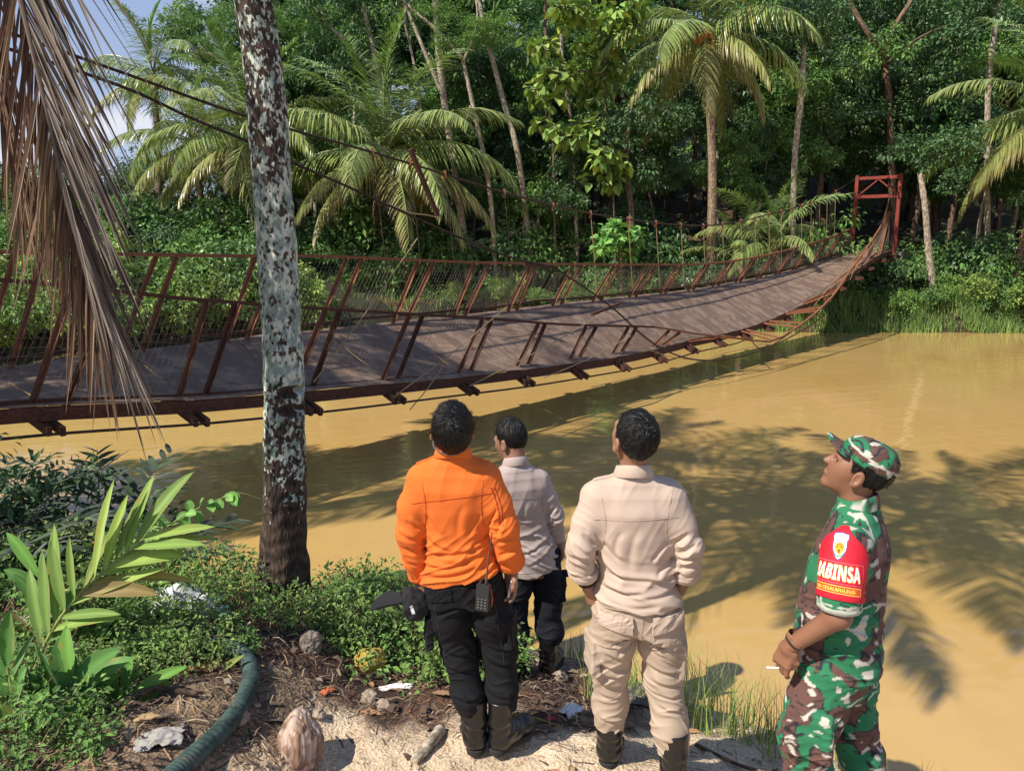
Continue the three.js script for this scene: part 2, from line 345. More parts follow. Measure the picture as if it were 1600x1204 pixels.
const feather = { len: [0.07, 0.15], ratio: 0.28, colours: GREEN.feather, flat: 0.3, hang: 0.3 };
ownTree('pale_tree', 'stout pale trunk with reddish base rising behind the wide palm', 'tree', { seed: 1, ahead: 32, trunk: [[731, 400], [722, 350], [704, 230], [689, 120], [678, -40]], width: [19, 15, 13, 12, 11], bark: M.barkPale, limbs: [{ path: [[692, 150], [655, 60], [622, -20]], width: [9, 7, 5] }], lobes: [[660, -20, 90, 40, 40]], leaf: midLeaf });
ownTree('pale_tree', 'thin pale forked tree leaning left above the middle of the bridge', 'tree', { seed: 2, ahead: 31.5, trunk: [[776, 380], [764, 290], [742, 180], [722, 88]], width: [9, 9, 8, 7], bark: M.barkPale, limbs: [{ path: [[722, 90], [680, 45], [635, 5], [600, -40]], width: [7, 6, 5, 4] }, { path: [[735, 165], [726, 205], [738, 215]], width: [4, 3, 2] }, { path: [[724, 95], [745, 40], [742, -20]], width: [5, 4, 3] }], lobes: [[735, 45, 55, 18, 34], [770, 40, 45, 14, 26], [712, 66, 40, 12, 18], [775, 62, 50, 8, 16], [690, 20, 50, 14, 20]], clump: 0.34, per: 60, leaf: feather });
ownTree('pale_tree', 'long straight bare trunk slanting from centre bank up to the left', 'tree', { seed: 3, ahead: 32.5, trunk: [[834, 330], [808, 235], [785, 150], [764, 70], [741, -30]], width: [11, 11, 10, 9, 8], bark: M.barkPale, lobes: [[740, -40, 60, 30, 20]], leaf: midLeaf });
ownTree('slim_tree', 'slim brown trunk behind hanging light green leaves', 'tree', { seed: 4, ahead: 33, trunk: [[868, 330], [864, 230], [856, 140], [851, -20]], width: [7, 6, 6, 5], bark: M.barkBrown, lobes: [[850, -30, 40, 20, 12]], leaf: midLeaf });
ownTree('slim_tree', 'slim pale trunk just beside the light green climber leaves', 'tree', { seed: 5, ahead: 33, trunk: [[905, 320], [893, 200], [880, 110], [874, -20]], width: [7, 7, 6, 6], bark: M.barkPale, lobes: [[874, -30, 40, 20, 12]], leaf: midLeaf });
ownTree('slim_tree', 'slender tree trunk leaning left above the crown of the wide palm', 'tree', { seed: 6, ahead: 33, trunk: [[612, 330], [600, 180], [580, 70], [556, -30]], width: [9, 9, 9, 8], bark: M.barkPale, limbs: [{ path: [[590, 110], [540, 65], [500, 25], [460, -15]], width: [7, 6, 5, 4] }], lobes: [[555, -20, 70, 30, 30], [490, 10, 40, 25, 14]], leaf: gloss, leafMat: M.leafGloss });
ownTree('slim_tree', 'thin straight stem left of the stout pale trunk', 'tree', { seed: 16, ahead: 34, trunk: [[668, 300], [655, 150], [640, 70], [616, -30]], width: [6, 6, 5, 5], bark: M.barkPale, lobes: [[616, -40, 40, 22, 12]], leaf: midLeaf });
ownTree('brown_tree', 'short brown trunk wrapped by vines under the right-hand palm fronds', 'tree', { seed: 7, ahead: 31, trunk: [[990, 390], [988, 330], [980, 255], [978, 200]], width: [10, 11, 10, 8], bark: M.barkBrown, lobes: [[1000, 190, 50, 40, 26], [960, 215, 30, 25, 14], [1010, 270, 35, 30, 16]], leaf: gloss, leafMat: M.leafGloss });
ownTree('pale_tree', 'bare grey trunk between the tall coconut palm and the bridge tower', 'tree', { seed: 8, ahead: 32, trunk: [[1246, 330], [1245, 240], [1252, 140], [1258, 60]], width: [10, 11, 12, 9], bark: M.barkPale, lobes: [[1230, 60, 60, 45, 40], [1180, 50, 40, 30, 22], [1270, 30, 50, 40, 30]], leaf: gloss, leafMat: M.leafGloss });
ownTree('branching_tree', 'broad dark tree with crooked brown limbs above the bridge tower', 'tree', { seed: 9, ahead: 35.5, front: 1.7, trunk: [[1398, 420], [1396, 260], [1386, 150], [1383, 85]], width: [16, 14, 13, 11], bark: M.barkBrown, limbs: [{ path: [[1384, 90], [1362, 60], [1336, 18], [1322, -10]], width: [11, 9, 8, 6] }, { path: [[1385, 80], [1396, 45], [1420, 8], [1436, -20]], width: [11, 9, 8, 6] }, { path: [[1388, 100], [1412, 75], [1450, 52], [1480, 40]], width: [6, 5, 4, 3] }, { path: [[1386, 105], [1366, 88], [1350, 82]], width: [7, 5, 3] }], lobes: [[1320, 40, 55, 40, 34], [1430, 30, 50, 36, 30], [1380, -10, 80, 30, 36], [1310, 110, 50, 30, 24], [1450, 90, 55, 35, 30], [1480, 20, 50, 40, 26], [1345, 175, 45, 26, 20], [1425, 165, 45, 28, 20], [1400, 230, 50, 30, 22], [1290, 190, 40, 30, 18]], leaf: gloss, leafMat: M.leafGloss });
ownTree('pale_tree', 'leaning pale trunk on the grassy bank right of the bridge tower', 'tree', { seed: 10, ahead: 30.4, trunk: [[1462, 470], [1452, 400], [1441, 320], [1436, 270]], width: [15, 13, 11, 10], bark: M.barkPale, lobes: [[1440, 240, 60, 30, 26], [1490, 220, 40, 30, 16]], leaf: gloss, leafMat: M.leafGloss });
ownTree('pale_tree', 'grey trunk behind the coconut fronds at the picture\'s right edge', 'tree', { seed: 11, ahead: 33, trunk: [[1548, 400], [1543, 240], [1545, 130], [1560, 0]], width: [11, 11, 10, 9], bark: M.barkPale, lobes: [[1560, 0, 60, 50, 34], [1500, 60, 40, 30, 18]], leaf: gloss, leafMat: M.leafGloss });
ownTree('brown_tree', 'leaning brown trunk at the far right of the river bank', 'tree', { seed: 12, ahead: 30.6, trunk: [[1588, 475], [1593, 430], [1602, 380], [1620, 300]], width: [12, 11, 10, 9], bark: M.barkBrown, lobes: [[1630, 300, 60, 40, 20]], leaf: gloss, leafMat: M.leafGloss });
ownTree('feathery_tree', 'feathery light green tree beside the patch of sky', 'tree', { seed: 13, ahead: 38, trunk: [[420, 380], [410, 250], [395, 140], [380, 40]], width: [9, 9, 8, 6], bark: M.barkPale, limbs: [{ path: [[398, 150], [360, 110], [310, 70]], width: [6, 4, 3] }, { path: [[392, 120], [430, 80], [480, 60]], width: [6, 4, 3] }], lobes: [[330, 25, 70, 14, 30], [320, 60, 55, 12, 22], [400, 20, 60, 14, 24], [450, 48, 60, 14, 28], [440, 85, 50, 12, 20], [360, 90, 50, 16, 22], [480, 20, 60, 16, 26], [345, 130, 40, 20, 18], [430, 120, 50, 18, 20]], clump: 0.45, per: 70, leaf: feather });
ownTree('climber', 'light yellow-green broad-leaved climber hanging in front of the dark wood', 'plant', { seed: 14, ahead: 31, trunk: [[966, 400], [958, 300], [948, 200], [944, 90], [930, -20]], width: [4, 4, 4, 4, 3], bark: M.barkDark, limbs: [{ path: [[945, 120], [905, 110], [870, 130], [850, 190]], width: [3, 3, 2, 2] }, { path: [[950, 210], [985, 230], [940, 255]], width: [3, 2, 2] }], lobes: [[900, 20, 42, 26, 15], [960, 40, 30, 30, 10], [925, 75, 40, 22, 12], [880, 110, 34, 24, 11], [850, 150, 25, 26, 9], [860, 198, 18, 12, 5], [925, 140, 30, 24, 9], [860, 130, 30, 16, 6], [950, 115, 22, 20, 7], [920, 190, 24, 16, 6], [905, 215, 22, 12, 5], [930, 245, 28, 14, 6], [960, 260, 18, 12, 4], [940, 285, 26, 10, 4], [990, 20, 25, 22, 6], [845, 60, 20, 22, 5]], clump: 0.42, per: 13, leaf: { len: [0.25, 0.42], ratio: 0.85, round: true, colours: GREEN.bright, hang: 1.2 } });

ownTree('papaya', 'young papaya with large bright leaves behind the handrail under the vined trunk', 'plant', { seed: 21, ahead: 30.3, trunk: [[972, 440], [970, 400], [966, 368]], width: [6, 5, 4], bark: M.barkBrown, lobes: [[966, 358, 22, 14, 7], [990, 372, 20, 14, 6], [948, 380, 18, 14, 6], [975, 392, 26, 12, 7]], clump: 0.3, per: 12, leaf: { len: [0.22, 0.4], ratio: 0.75, round: true, colours: [[0.16, 0.38, 0.06], [0.20, 0.44, 0.08], [0.13, 0.32, 0.05]], hang: 0.6 } });
// ---------------------------------------------------------------- coconut palms
function frondGeometry(o, seed) {
  const r = makeRandom(seed), pos = [], idx = [], col = [];
  const n = 14, rp = [], rt = []; let p = V(0, 0, 0);
  for (let i = 0; i <= n; i++) {
    const t = i / n, a = o.rise - o.droop * Math.pow(t, 1.3); rp.push(p.clone()); const d = V(Math.cos(a), Math.sin(a), (o.sway ?? 0) * t); rt.push(d.clone().normalize()); p = p.clone().addScaledVector(d, o.len / n);
  }
  const curve = new THREE.CatmullRomCurve3(rp), mid = o.mid ?? [0.20, 0.25, 0.05];
  const rach = tube(rp, rp.map((_, i) => lerp(0.035, 0.006, i / n) * (o.len / 4)), 4, n, false, 0, () => mid.map(v => v * 1.15));
  rach.deleteAttribute('normal'); rach.deleteAttribute('uv');
  const leaflet = (base, dir, len, width, c0, c1, seg = 3) => {
    const q = base.clone(), d = dir.clone(); let b = pos.length / 3;
    const s = V(0, 0, 0).crossVectors(d, V(0, 1, 0)); if (s.lengthSq() < 0.01) s.set(0, 0, 1); s.normalize().addScaledVector(V(0, 1, 0), range(r, -0.5, 0.5)).normalize();
    for (let i = 0; i <= seg; i++) {
      const t = i / seg, w = width * (i === 0 ? 0.55 : i === seg ? 0 : 1 - t * 0.45) * 0.5;
      const c = c0.map((v, k) => lerp(v, c1[k], t * t));
      if (i < seg) { pos.push(q.x - s.x * w, q.y - s.y * w, q.z - s.z * w, q.x + s.x * w, q.y + s.y * w, q.z + s.z * w); col.push(...c, ...c); } else { pos.push(q.x, q.y, q.z); col.push(...c); }
      if (i < seg - 1) { const a = b + i * 2; idx.push(a, a + 1, a + 2, a + 1, a + 3, a + 2); } else if (i === seg - 1) { const a = b + i * 2; idx.push(a, a + 1, a + 2); }
      d.y -= (o.limp ?? 0.5) * range(r, 0.6, 1.4) / seg * 1.6; d.normalize(); q.addScaledVector(d, len / seg);
    }
  };
  const pairs = o.pairs ?? 66;
  for (let k = 0; k < pairs; k++) for (const side of [-1, 1]) {
    const t = 0.12 + 0.88 * (k + r() * 0.5) / pairs; if (r() < (o.gaps ?? 0.03)) continue;
    const b = curve.getPoint(t), T = curve.getTangent(t), S = V(0, 0, side), N = V(0, 0, 0).crossVectors(S, T).multiplyScalar(side);
    const fwd = lerp(0.35, 1.1, t), dir = S.clone().multiplyScalar(1).addScaledVector(T, fwd).addScaledVector(N, (o.vee ?? 0.25) + range(r, -0.28, 0.28)).normalize();
    const len = 1.15 * (o.leaf ?? 0.9) * (0.35 + 0.65 * Math.sin(Math.PI * Math.pow(clamp(t * 0.93 + 0.06, 0, 1), 0.7))) * range(r, 0.85, 1.12);
    const v = range(r, 0.75, 1.2), c = o.colours[Math.floor(r() * o.colours.length)].map(x => x * v);
    leaflet(b, dir, len, o.width ?? 0.055, c, (o.tips ?? o.colours)[Math.floor(r() * (o.tips ?? o.colours).length)].map(x => x * v), o.seg ?? 3);
  }
  return mergeGeometries([rach, geometry(pos, idx, col)].map(g => { g.deleteAttribute('uv'); return g; }));
}
const PALM = { fresh: [[0.17, 0.29, 0.045], [0.21, 0.33, 0.05], [0.13, 0.24, 0.04]], old: [[0.28, 0.34, 0.07], [0.34, 0.36, 0.09], [0.23, 0.30, 0.06]], straw: [[0.36, 0.27, 0.10], [0.30, 0.22, 0.09]], dead: [[0.20, 0.11, 0.07], [0.26, 0.16, 0.10]] };
const frondKinds = [];
for (let k = 0; k < 3; k++) frondKinds.push(
  { at: 1.35, g: frondGeometry({ len: 3.6, rise: 1.45, droop: 0.6, leaf: 0.75, limp: 0.25, vee: 0.5, colours: PALM.fresh }, 200 + k) },
  { at: 0.95, g: frondGeometry({ len: 4.3, rise: 1.05, droop: 1.05, leaf: 0.95, limp: 0.5, vee: 0.35, colours: PALM.fresh, sway: 0.1 * (k - 1) }, 210 + k) },
  { at: 0.55, g: frondGeometry({ len: 4.5, rise: 0.70, droop: 1.3, leaf: 1.0, limp: 0.75, vee: 0.2, colours: PALM.fresh.concat(PALM.old), tips: PALM.old, sway: -0.12 * (k - 1) }, 220 + k) },
  { at: 0.1, g: frondGeometry({ len: 4.4, rise: 0.25, droop: 1.45, leaf: 1.0, limp: 0.95, vee: 0.1, colours: PALM.old.concat(PALM.fresh), tips: PALM.old, sway: 0.15 * (k - 1) }, 230 + k) },
  { at: -0.5, g: frondGeometry({ len: 4.0, rise: -0.35, droop: 1.05, leaf: 0.9, limp: 1.0, vee: 0, colours: PALM.old, tips: PALM.straw, sway: 0.1 * (k - 1) }, 240 + k) });
const deadFrond = frondGeometry({ len: 3.0, rise: -1.0, droop: 0.5, leaf: 0.7, limp: 1.2, vee: -0.4, colours: PALM.dead, mid: [0.2, 0.12, 0.08], gaps: 0.2 }, 260);
const nutGeo = (() => { const g = new THREE.SphereGeometry(0.12, 10, 8); g.scale(1, 1.2, 1); return g; })();
const nutMat = new THREE.MeshStandardMaterial({ color: lin(0.40, 0.19, 0.05), roughness: 0.6 });
function palm(label, o) {
  const r = makeRandom(o.seed), top = o.top, base = o.base, t = thing('coconut_palm', label, 'palm tree', base.clone(), o.group);
  const mid = base.clone().lerp(top, 0.5).add(o.bow ?? V(0.15, 0, 0));
  part('trunk', tube([base.clone(), base.clone().lerp(mid, 0.5).add(V(0, 0, 0.02)), mid, top.clone()], [o.rad * 1.5, o.rad * 1.1, o.rad, o.rad * 0.85], 12, 28, true, 0.06), M.barkPalm, t);
  const local = top.clone().sub(base), n = o.fronds ?? 22, s = o.size ?? 1;
  for (let i = 0; i < n; i++) {
    const q = i / (n - 1), want = lerp(1.42, o.low ?? -0.6, Math.pow(q, 0.85)) + range(r, -0.1, 0.1);
    let az = i * 2.39996 + range(r, -0.25, 0.25) + (o.turn ?? 0);
    if (o.skip && o.skip(az % 6.2832, want)) continue;
    let best = frondKinds[0]; const pick = Math.floor(r() * 3); for (let j = 0; j < 5; j++) { const f = frondKinds[pick * 5 + j]; if (Math.abs(f.at - want) < Math.abs(best.at - want)) best = f; }
    const m = localPart('frond', best.g, M.frond, t); m.position.copy(local).add(V(0, -0.25 * q, 0)); m.rotation.order = 'YXZ'; m.rotation.y = az; m.rotation.z = (want - best.at) * 0.7; m.rotation.x = range(r, -0.3, 0.3); m.scale.setScalar(s * range(r, 0.88, 1.08));
  }
  for (let i = 0; i < (o.dead ?? 0); i++) { const m = localPart('dead_frond', deadFrond, M.dryLeaf, t, 'limp brown dead frond'); m.position.copy(local).add(V(0, -0.3, 0)); m.rotation.y = (o.deadTurn ?? 0) + i * 2.1; m.scale.setScalar(s * 0.8); }
  for (let i = 0; i < (o.nuts ?? 0); i++) { const m = localPart('coconut', nutGeo, nutMat, t); const a = i * 2.4; m.position.copy(local).add(V(Math.cos(a) * 0.3, -0.35 - 0.12 * (i % 3), Math.sin(a) * 0.3)); m.scale.setScalar(s * range(r, 0.85, 1.1)); }
  return t;
}
const palmAt = (px, py, ahead) => at(px, py, ahead);
const foot = (px, ahead) => groundPoint((px - 800) / FOCAL * ahead * 1.02, ahead, -0.1);
palm('wide bright coconut palm behind the handrail, nearest the middle of the bridge', { seed: 1, top: palmAt(603, 232, 30.8), base: foot(642, 30.9), rad: 0.15, fronds: 28, size: 1.26, low: -0.75, dead: 1, deadTurn: 2.2, nuts: 5 });
palm('tall coconut palm with long bare trunk and drooping crown near the bridge tower', { seed: 2, top: palmAt(1103, 42, 31.5), base: foot(1104, 31.2), rad: 0.17, fronds: 22, size: 1.14, low: -0.95, nuts: 9, turn: 0.5 });
palm('distant coconut palm with orange nuts against the patch of sky', { seed: 3, top: palmAt(238, 112, 37), base: foot(268, 37), rad: 0.15, fronds: 18, size: 0.95, nuts: 7, turn: 1.1 });
palm('coconut palm half hidden behind the lichen-covered trunk', { seed: 4, top: palmAt(392, 205, 31.5), base: foot(420, 31.5), rad: 0.15, fronds: 24, size: 1.1, low: -0.8, turn: 2 });
palm('coconut palm behind the left end of the bridge rail', { seed: 14, top: palmAt(300, 215, 34), base: foot(330, 34), rad: 0.15, fronds: 20, size: 1.0, low: -0.8, turn: 0.7 });
palm('coconut palm reaching in over the water from the right edge', { seed: 5, top: palmAt(1668, 165, 29.6), base: foot(1720, 31), rad: 0.17, fronds: 24, size: 1.3, low: -0.8, turn: 0.3 });
palm('low young coconut palm left of the bridge tower', { seed: 6, top: palmAt(1207, 372, 30.2), base: foot(1212, 30.2), rad: 0.12, fronds: 13, size: 0.72, low: 0.1 });
palm('small young coconut palm at the foot of the tall palm', { seed: 7, top: palmAt(1150, 395, 30.6), base: foot(1152, 30.6), rad: 0.1, fronds: 9, size: 0.5, low: 0.1, turn: 1 });

// ---------------------------------------------------------------- shrubs, bank grass and low growth across the river
const shrubGeos = [];
for (let k = 0; k < 6; k++) { const r = makeRandom(300 + k); shrubGeos.push(leafCloud(lobeClumps(V(0, 0.75, 0), 1.15, 0.75, 0.9, 34, 0.34, 55, r), { len: [0.09, 0.18], ratio: 0.5, colours: [GREEN.shrub, GREEN.dark, GREEN.mid, GREEN.shrub, GREEN.feather, GREEN.bright][k] }, r)); }
const stemGeo = mergeGeometries([0, 1, 2, 3].map(k => tube([V(0, -0.3, 0), V(0.15 * Math.cos(k * 1.7), 0.4, 0.15 * Math.sin(k * 1.7)), V(0.5 * Math.cos(k * 1.7), 1.0, 0.5 * Math.sin(k * 1.7))], [0.025, 0.02, 0.01], 5, 4)));
function shrub(px, ahead, size, k, r) {
  const b = groundPoint((px - 800) / FOCAL * ahead, ahead, -0.05);
  const t = thing('shrub', 'leafy green shrub in the thicket along the far bank', 'shrub', b, 'shrubs along the far bank');
  localPart('stem', stemGeo, M.barkDark, t).scale.setScalar(size);
  const m = localPart('foliage', shrubGeos[k], k % 2 ? M.leafGloss : M.leafSoft, t); m.userData.kind = 'stuff'; m.scale.set(size, size * range(r, 0.8, 1.25), size); m.rotation.y = r() * 6.28;
}
{
  const r = makeRandom(61); let k = 0;
  for (let px = -60; px < 1700; px += 62) shrub(px + range(r, -20, 20), 32.6 + range(r, -0.6, 0.8), range(r, 1.2, 1.9), k++ % 4, r);
  for (let px = -40; px < 1700; px += 75) { const q = px + range(r, -20, 20); if (q > 660 && q < 930) continue; shrub(q, 31.0 + range(r, -0.3, 0.5), range(r, 0.8, 1.3), k++ % 4, r); }
  for (let px = 1400; px < 1700; px += 36) shrub(px + range(r, -14, 14), 30.0 + range(r, -0.2, 0.3), range(r, 0.5, 0.85), k % 3 ? 4 + (k % 2) : 0, r), k++;
  for (let px = -90; px < 500; px += 34) { let a = 20.5; while (a < 30 && groundHeight((px - 800) / FOCAL * a, a) < 0.35) a += 0.1; shrub(px + range(r, -10, 10), a + range(r, 0.1, 0.5), range(r, 0.75, 1.1), 4 + (k++ % 2), r); }
  for (let px = -90; px < 480; px += 46) { let a = 20.5; while (a < 30 && groundHeight((px - 800) / FOCAL * a, a) < 0.35) a += 0.1; shrub(px + range(r, -14, 14), a + range(r, 1.2, 2.2), range(r, 1.0, 1.5), k % 3 ? 4 + (k % 2) : k % 4, r); k++; }
  for (let px = 560; px < 1000; px += 48) shrub(px + range(r, -14, 14), 30.2 + range(r, -0.2, 0.6), range(r, 0.4, 0.7), 4 + (k++ % 2), r);
}
function grassBlades(spots, o, r) {
  const pos = [], idx = [], col = [];
  for (const [x, ahead, n, spread, h] of spots) for (let k = 0; k < n; k++) {
    const a = r() * 6.283, q = spread * Math.sqrt(r()), gx = x + Math.cos(a) * q, ga = ahead + Math.sin(a) * q * (o.thin ?? 1), L = h * range(r, 0.5, 1.15), b = groundPoint(gx, ga, -0.02);
    const lean = range(r, 0.1, o.lean ?? 0.8), dir = r() * 6.283, w = (o.width ?? 0.008) * range(r, 0.7, 1.3), sx = -Math.sin(dir) * w, sz = Math.cos(dir) * w, i0 = pos.length / 3, seg = 3;
    const c = o.colours[Math.floor(r() * o.colours.length)], v = range(r, 0.7, 1.25);
    for (let i = 0; i <= seg; i++) { const t = i / seg, out = L * lean * t * t, y = b.y + L * (t - 0.35 * lean * t * t), tw = 1 - t; const X = b.x + Math.cos(dir) * out, Z = b.z + Math.sin(dir) * out;
      if (i < seg) { pos.push(X - sx * tw, y, Z - sz * tw, X + sx * tw, y, Z + sz * tw); for (let j = 0; j < 2; j++) col.push(c[0] * v, c[1] * v, c[2] * v); } else { pos.push(X, y, Z); col.push(c[0] * v, c[1] * v, c[2] * v); } }
    for (let i = 0; i < seg - 1; i++) { const q0 = i0 + i * 2; idx.push(q0, q0 + 1, q0 + 2, q0 + 1, q0 + 3, q0 + 2); } const q1 = i0 + (seg - 1) * 2; idx.push(q1, q1 + 1, q1 + 2);
  }
  return geometry(pos, idx, col);
}
{
  const r = makeRandom(71), spots = [];
  for (let k = 0; k < 260; k++) { const px = range(r, 1090, 1700), a = range(r, 28.9, 30.4); spots.push([(px - 800) / FOCAL * a, a, 26, 0.4, range(r, 0.35, 0.8)]); }
  for (let k = 0; k < 160; k++) { const px = range(r, -60, 1090), a = range(r, 28.9, 31.5); spots.push([(px - 800) / FOCAL * a, a, 22, 0.5, range(r, 0.25, 0.6)]); }
  setting('bank_grass', grassBlades(spots, { colours: [[0.17, 0.31, 0.05], [0.22, 0.38, 0.06], [0.12, 0.23, 0.045], [0.28, 0.38, 0.09]], width: 0.016, lean: 0.9 }, r), M.leafSoft, 'stuff', 'long bright grass hanging over the far water line', 'grass');
  const cl = [];
  for (let k = 0; k < 900; k++) { const px = range(r, -100, 1750), a = range(r, 29.6, 34.5), x = (px - 800) / FOCAL * a; if (fbm(x * 0.5, a * 0.8, 7, 2) < -0.12) continue; cl.push({ c: groundPoint(x, a, 0.12), rad: range(r, 0.25, 0.5), n: 34 }); }
  setting('ground_cover', leafCloud(cl, { len: [0.07, 0.15], ratio: 0.6, colours: GREEN.feather.concat(GREEN.mid), flat: 0.6, hang: 0.2 }, r), M.leafSoft, 'stuff', 'low leafy creepers covering the far bank', 'ground cover');
}
// ---------------------------------------------------------------- the collapsed footbridge: bays of 1.55 m, deck twisted down on the near side
const rustTexture = (a, b, c, seed) => dataTexture(256, 256, (x, y) => { const u = x / 256, v = y / 256, n = tileNoise(u, v, 8, seed) + 0.6 * tileNoise(u, v, 26, seed + 2), f = tileNoise(u, v, 70, seed + 4), t = smooth(-0.4, 0.4, n), s = smooth(0.25, 0.6, tileNoise(u, v, 13, seed + 6) + 0.3 * f); return [0, 1, 2].map(i => lerp(lerp(a[i], b[i], t), c[i], s * 0.7) * (1 + 0.14 * f)); });
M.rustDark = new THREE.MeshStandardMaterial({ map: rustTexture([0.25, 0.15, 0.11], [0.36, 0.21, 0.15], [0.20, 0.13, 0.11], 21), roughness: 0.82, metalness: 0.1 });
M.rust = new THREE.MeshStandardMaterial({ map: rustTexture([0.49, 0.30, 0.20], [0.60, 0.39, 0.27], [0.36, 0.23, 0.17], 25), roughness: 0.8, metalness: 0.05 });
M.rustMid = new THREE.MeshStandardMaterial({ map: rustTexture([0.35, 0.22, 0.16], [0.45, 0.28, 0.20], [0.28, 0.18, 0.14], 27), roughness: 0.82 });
M.rustRed = new THREE.MeshStandardMaterial({ map: rustTexture([0.45, 0.15, 0.11], [0.56, 0.21, 0.15], [0.36, 0.20, 0.17], 29), roughness: 0.7 });
M.wire = new THREE.MeshStandardMaterial({ color: lin(0.20, 0.16, 0.12), roughness: 0.6, metalness: 0.3 });
M.wirePale = new THREE.MeshStandardMaterial({ color: lin(0.24, 0.21, 0.16), roughness: 0.6, metalness: 0.2 });
M.rope = new THREE.MeshStandardMaterial({ color: lin(0.30, 0.22, 0.11), roughness: 0.8 });
M.cable = new THREE.MeshStandardMaterial({ map: rustTexture([0.17, 0.12, 0.10], [0.27, 0.19, 0.15], [0.12, 0.10, 0.09], 33), roughness: 0.7, metalness: 0.2 });
const deckTex = dataTexture(512, 512, (x, y) => {
  const u = x / 512, v = y / 512, n = tileNoise(u, v, 5, 41) + 0.5 * tileNoise(u, v, 15, 43), f = tileNoise(u, v, 80, 44), d = smooth(-0.3, 0.35, n), st = smooth(0.15, 0.5, tileNoise(u, v, 9, 47));
  const c = [0, 1, 2].map(i => lerp([0.42, 0.345, 0.295][i], [0.53, 0.445, 0.38][i], d)); return c.map((k, i) => lerp(k, [0.47, 0.35, 0.28][i], st * 0.4) * (1 + 0.10 * f));
});
const deckBump = dataTexture(256, 256, (x, y) => { const k = 0.5 + 0.35 * Math.cos(y / 256 * Math.PI * 2 * 8) + 0.12 * tileNoise(x / 256, y / 256, 20, 3); return [k, k, k]; }, false);
M.deck = new THREE.MeshStandardMaterial({ map: deckTex, bumpMap: deckBump, bumpScale: 0.006, roughness: 0.78, metalness: 0.1 });

const NEAR = { x: -1.9, z: 11.5 }, FAR = { x: -3.04, z: 12.47 }, STEP = { x: 1.006, z: 1.1845 }, OUT = { x: 0.763, z: -0.647 };
const table = rows => i => { if (i <= rows[0][0]) return rows[0][1]; for (let k = 1; k < rows.length; k++) if (i <= rows[k][0]) { const a = rows[k - 1], b = rows[k], p = rows[Math.max(0, k - 2)], q = rows[Math.min(rows.length - 1, k + 1)]; const t = (i - a[0]) / (b[0] - a[0]), m0 = (b[1] - p[1]) / (b[0] - p[0]) * (b[0] - a[0]), m1 = (q[1] - a[1]) / (q[0] - a[0]) * (b[0] - a[0]); return (2 * t ** 3 - 3 * t ** 2 + 1) * a[1] + (t ** 3 - 2 * t ** 2 + t) * m0 + (-2 * t ** 3 + 3 * t ** 2) * b[1] + (t ** 3 - t ** 2) * m1; } return rows.at(-1)[1]; };
const nearY = table([[-8, 2.0], [-6, 1.88], [-4, 1.76], [-3, 1.65], [-2, 1.47], [0, 1.24], [2, 1.06], [4, 0.95], [5, 0.95], [6, 0.99], [8, 1.02], [10, 1.26], [12, 1.7], [14, 2.32], [16, 2.9], [17.2, 3.05]]);
const farY = table([[-8, 2.0], [-6, 1.9], [-4, 1.85], [-3, 1.85], [-2, 1.9], [0, 1.94], [2, 1.94], [4, 1.98], [6, 2.0], [8, 2.02], [10, 2.13], [12, 2.28], [14, 2.5], [16, 2.82], [17.2, 3.05]]);
const nearAt = (i, out = 0, up = 0) => V(NEAR.x + STEP.x * i + OUT.x * out, nearY(i) + up, -(NEAR.z + STEP.z * i + OUT.z * out));
const farAt = (i, out = 0, up = 0) => V(FAR.x + STEP.x * i + OUT.x * out, farY(i) + up, -(FAR.z + STEP.z * i + OUT.z * out));
// where a sight line meets the upright plane over the near or far edge, moved out by some metres
function over(line, px, py, out = 0) {
  const xc = (px - 800) / FOCAL, den = Math.cos(TILT) + (602 - py) / FOCAL * Math.sin(TILT), u = xc / den, x0 = line.x + OUT.x * out, z0 = line.z + OUT.z * out;
  const i = (x0 - u * z0) / (u * STEP.z - STEP.x), p = at(px, py, z0 + STEP.z * i); p.bay = i; return p;
}
function rail(rows, line) {      // a smooth run sampled by bay
  const pts = rows.map(([x, y, o]) => over(line, x, y, o ?? 0)), fx = table(pts.map(p => [p.bay, p.x])), fy = table(pts.map(p => [p.bay, p.y])), fz = table(pts.map(p => [p.bay, p.z]));
  return i => V(fx(i), fy(i), fz(i));
}
const nearRail = rail([[-260, 420], [0, 437], [135, 449], [253, 463], [402, 475], [470, 480], [652, 491], [770, 498], [868, 506], [961, 509], [1025, 511, 0.1], [1079, 520, 0.25], [1119, 525, 0.45], [1153, 528, 0.65], [1205, 533, 0.9], [1250, 508, 0.95], [1281, 483, 0.95], [1305, 458, 0.9], [1324, 429, 0.75], [1349, 395, 0.45], [1372, 361, 0.2], [1390, 330, 0.03]], NEAR);
const farRail = rail([[-260, 386], [0, 393], [200, 397], [402, 400], [470, 399], [600, 404], [720, 409], [850, 412], [1000, 413], [1100, 412], [1180, 402], [1240, 388], [1300, 370], [1333, 356]], FAR);

const bridge = thing('suspension_footbridge', 'rusty collapsed suspension footbridge with twisted deck sagging over brown river', 'bridge', nearAt(0));
const FIRST = -7, LAST = 17;
const perp = V(OUT.x, 0, -OUT.z);
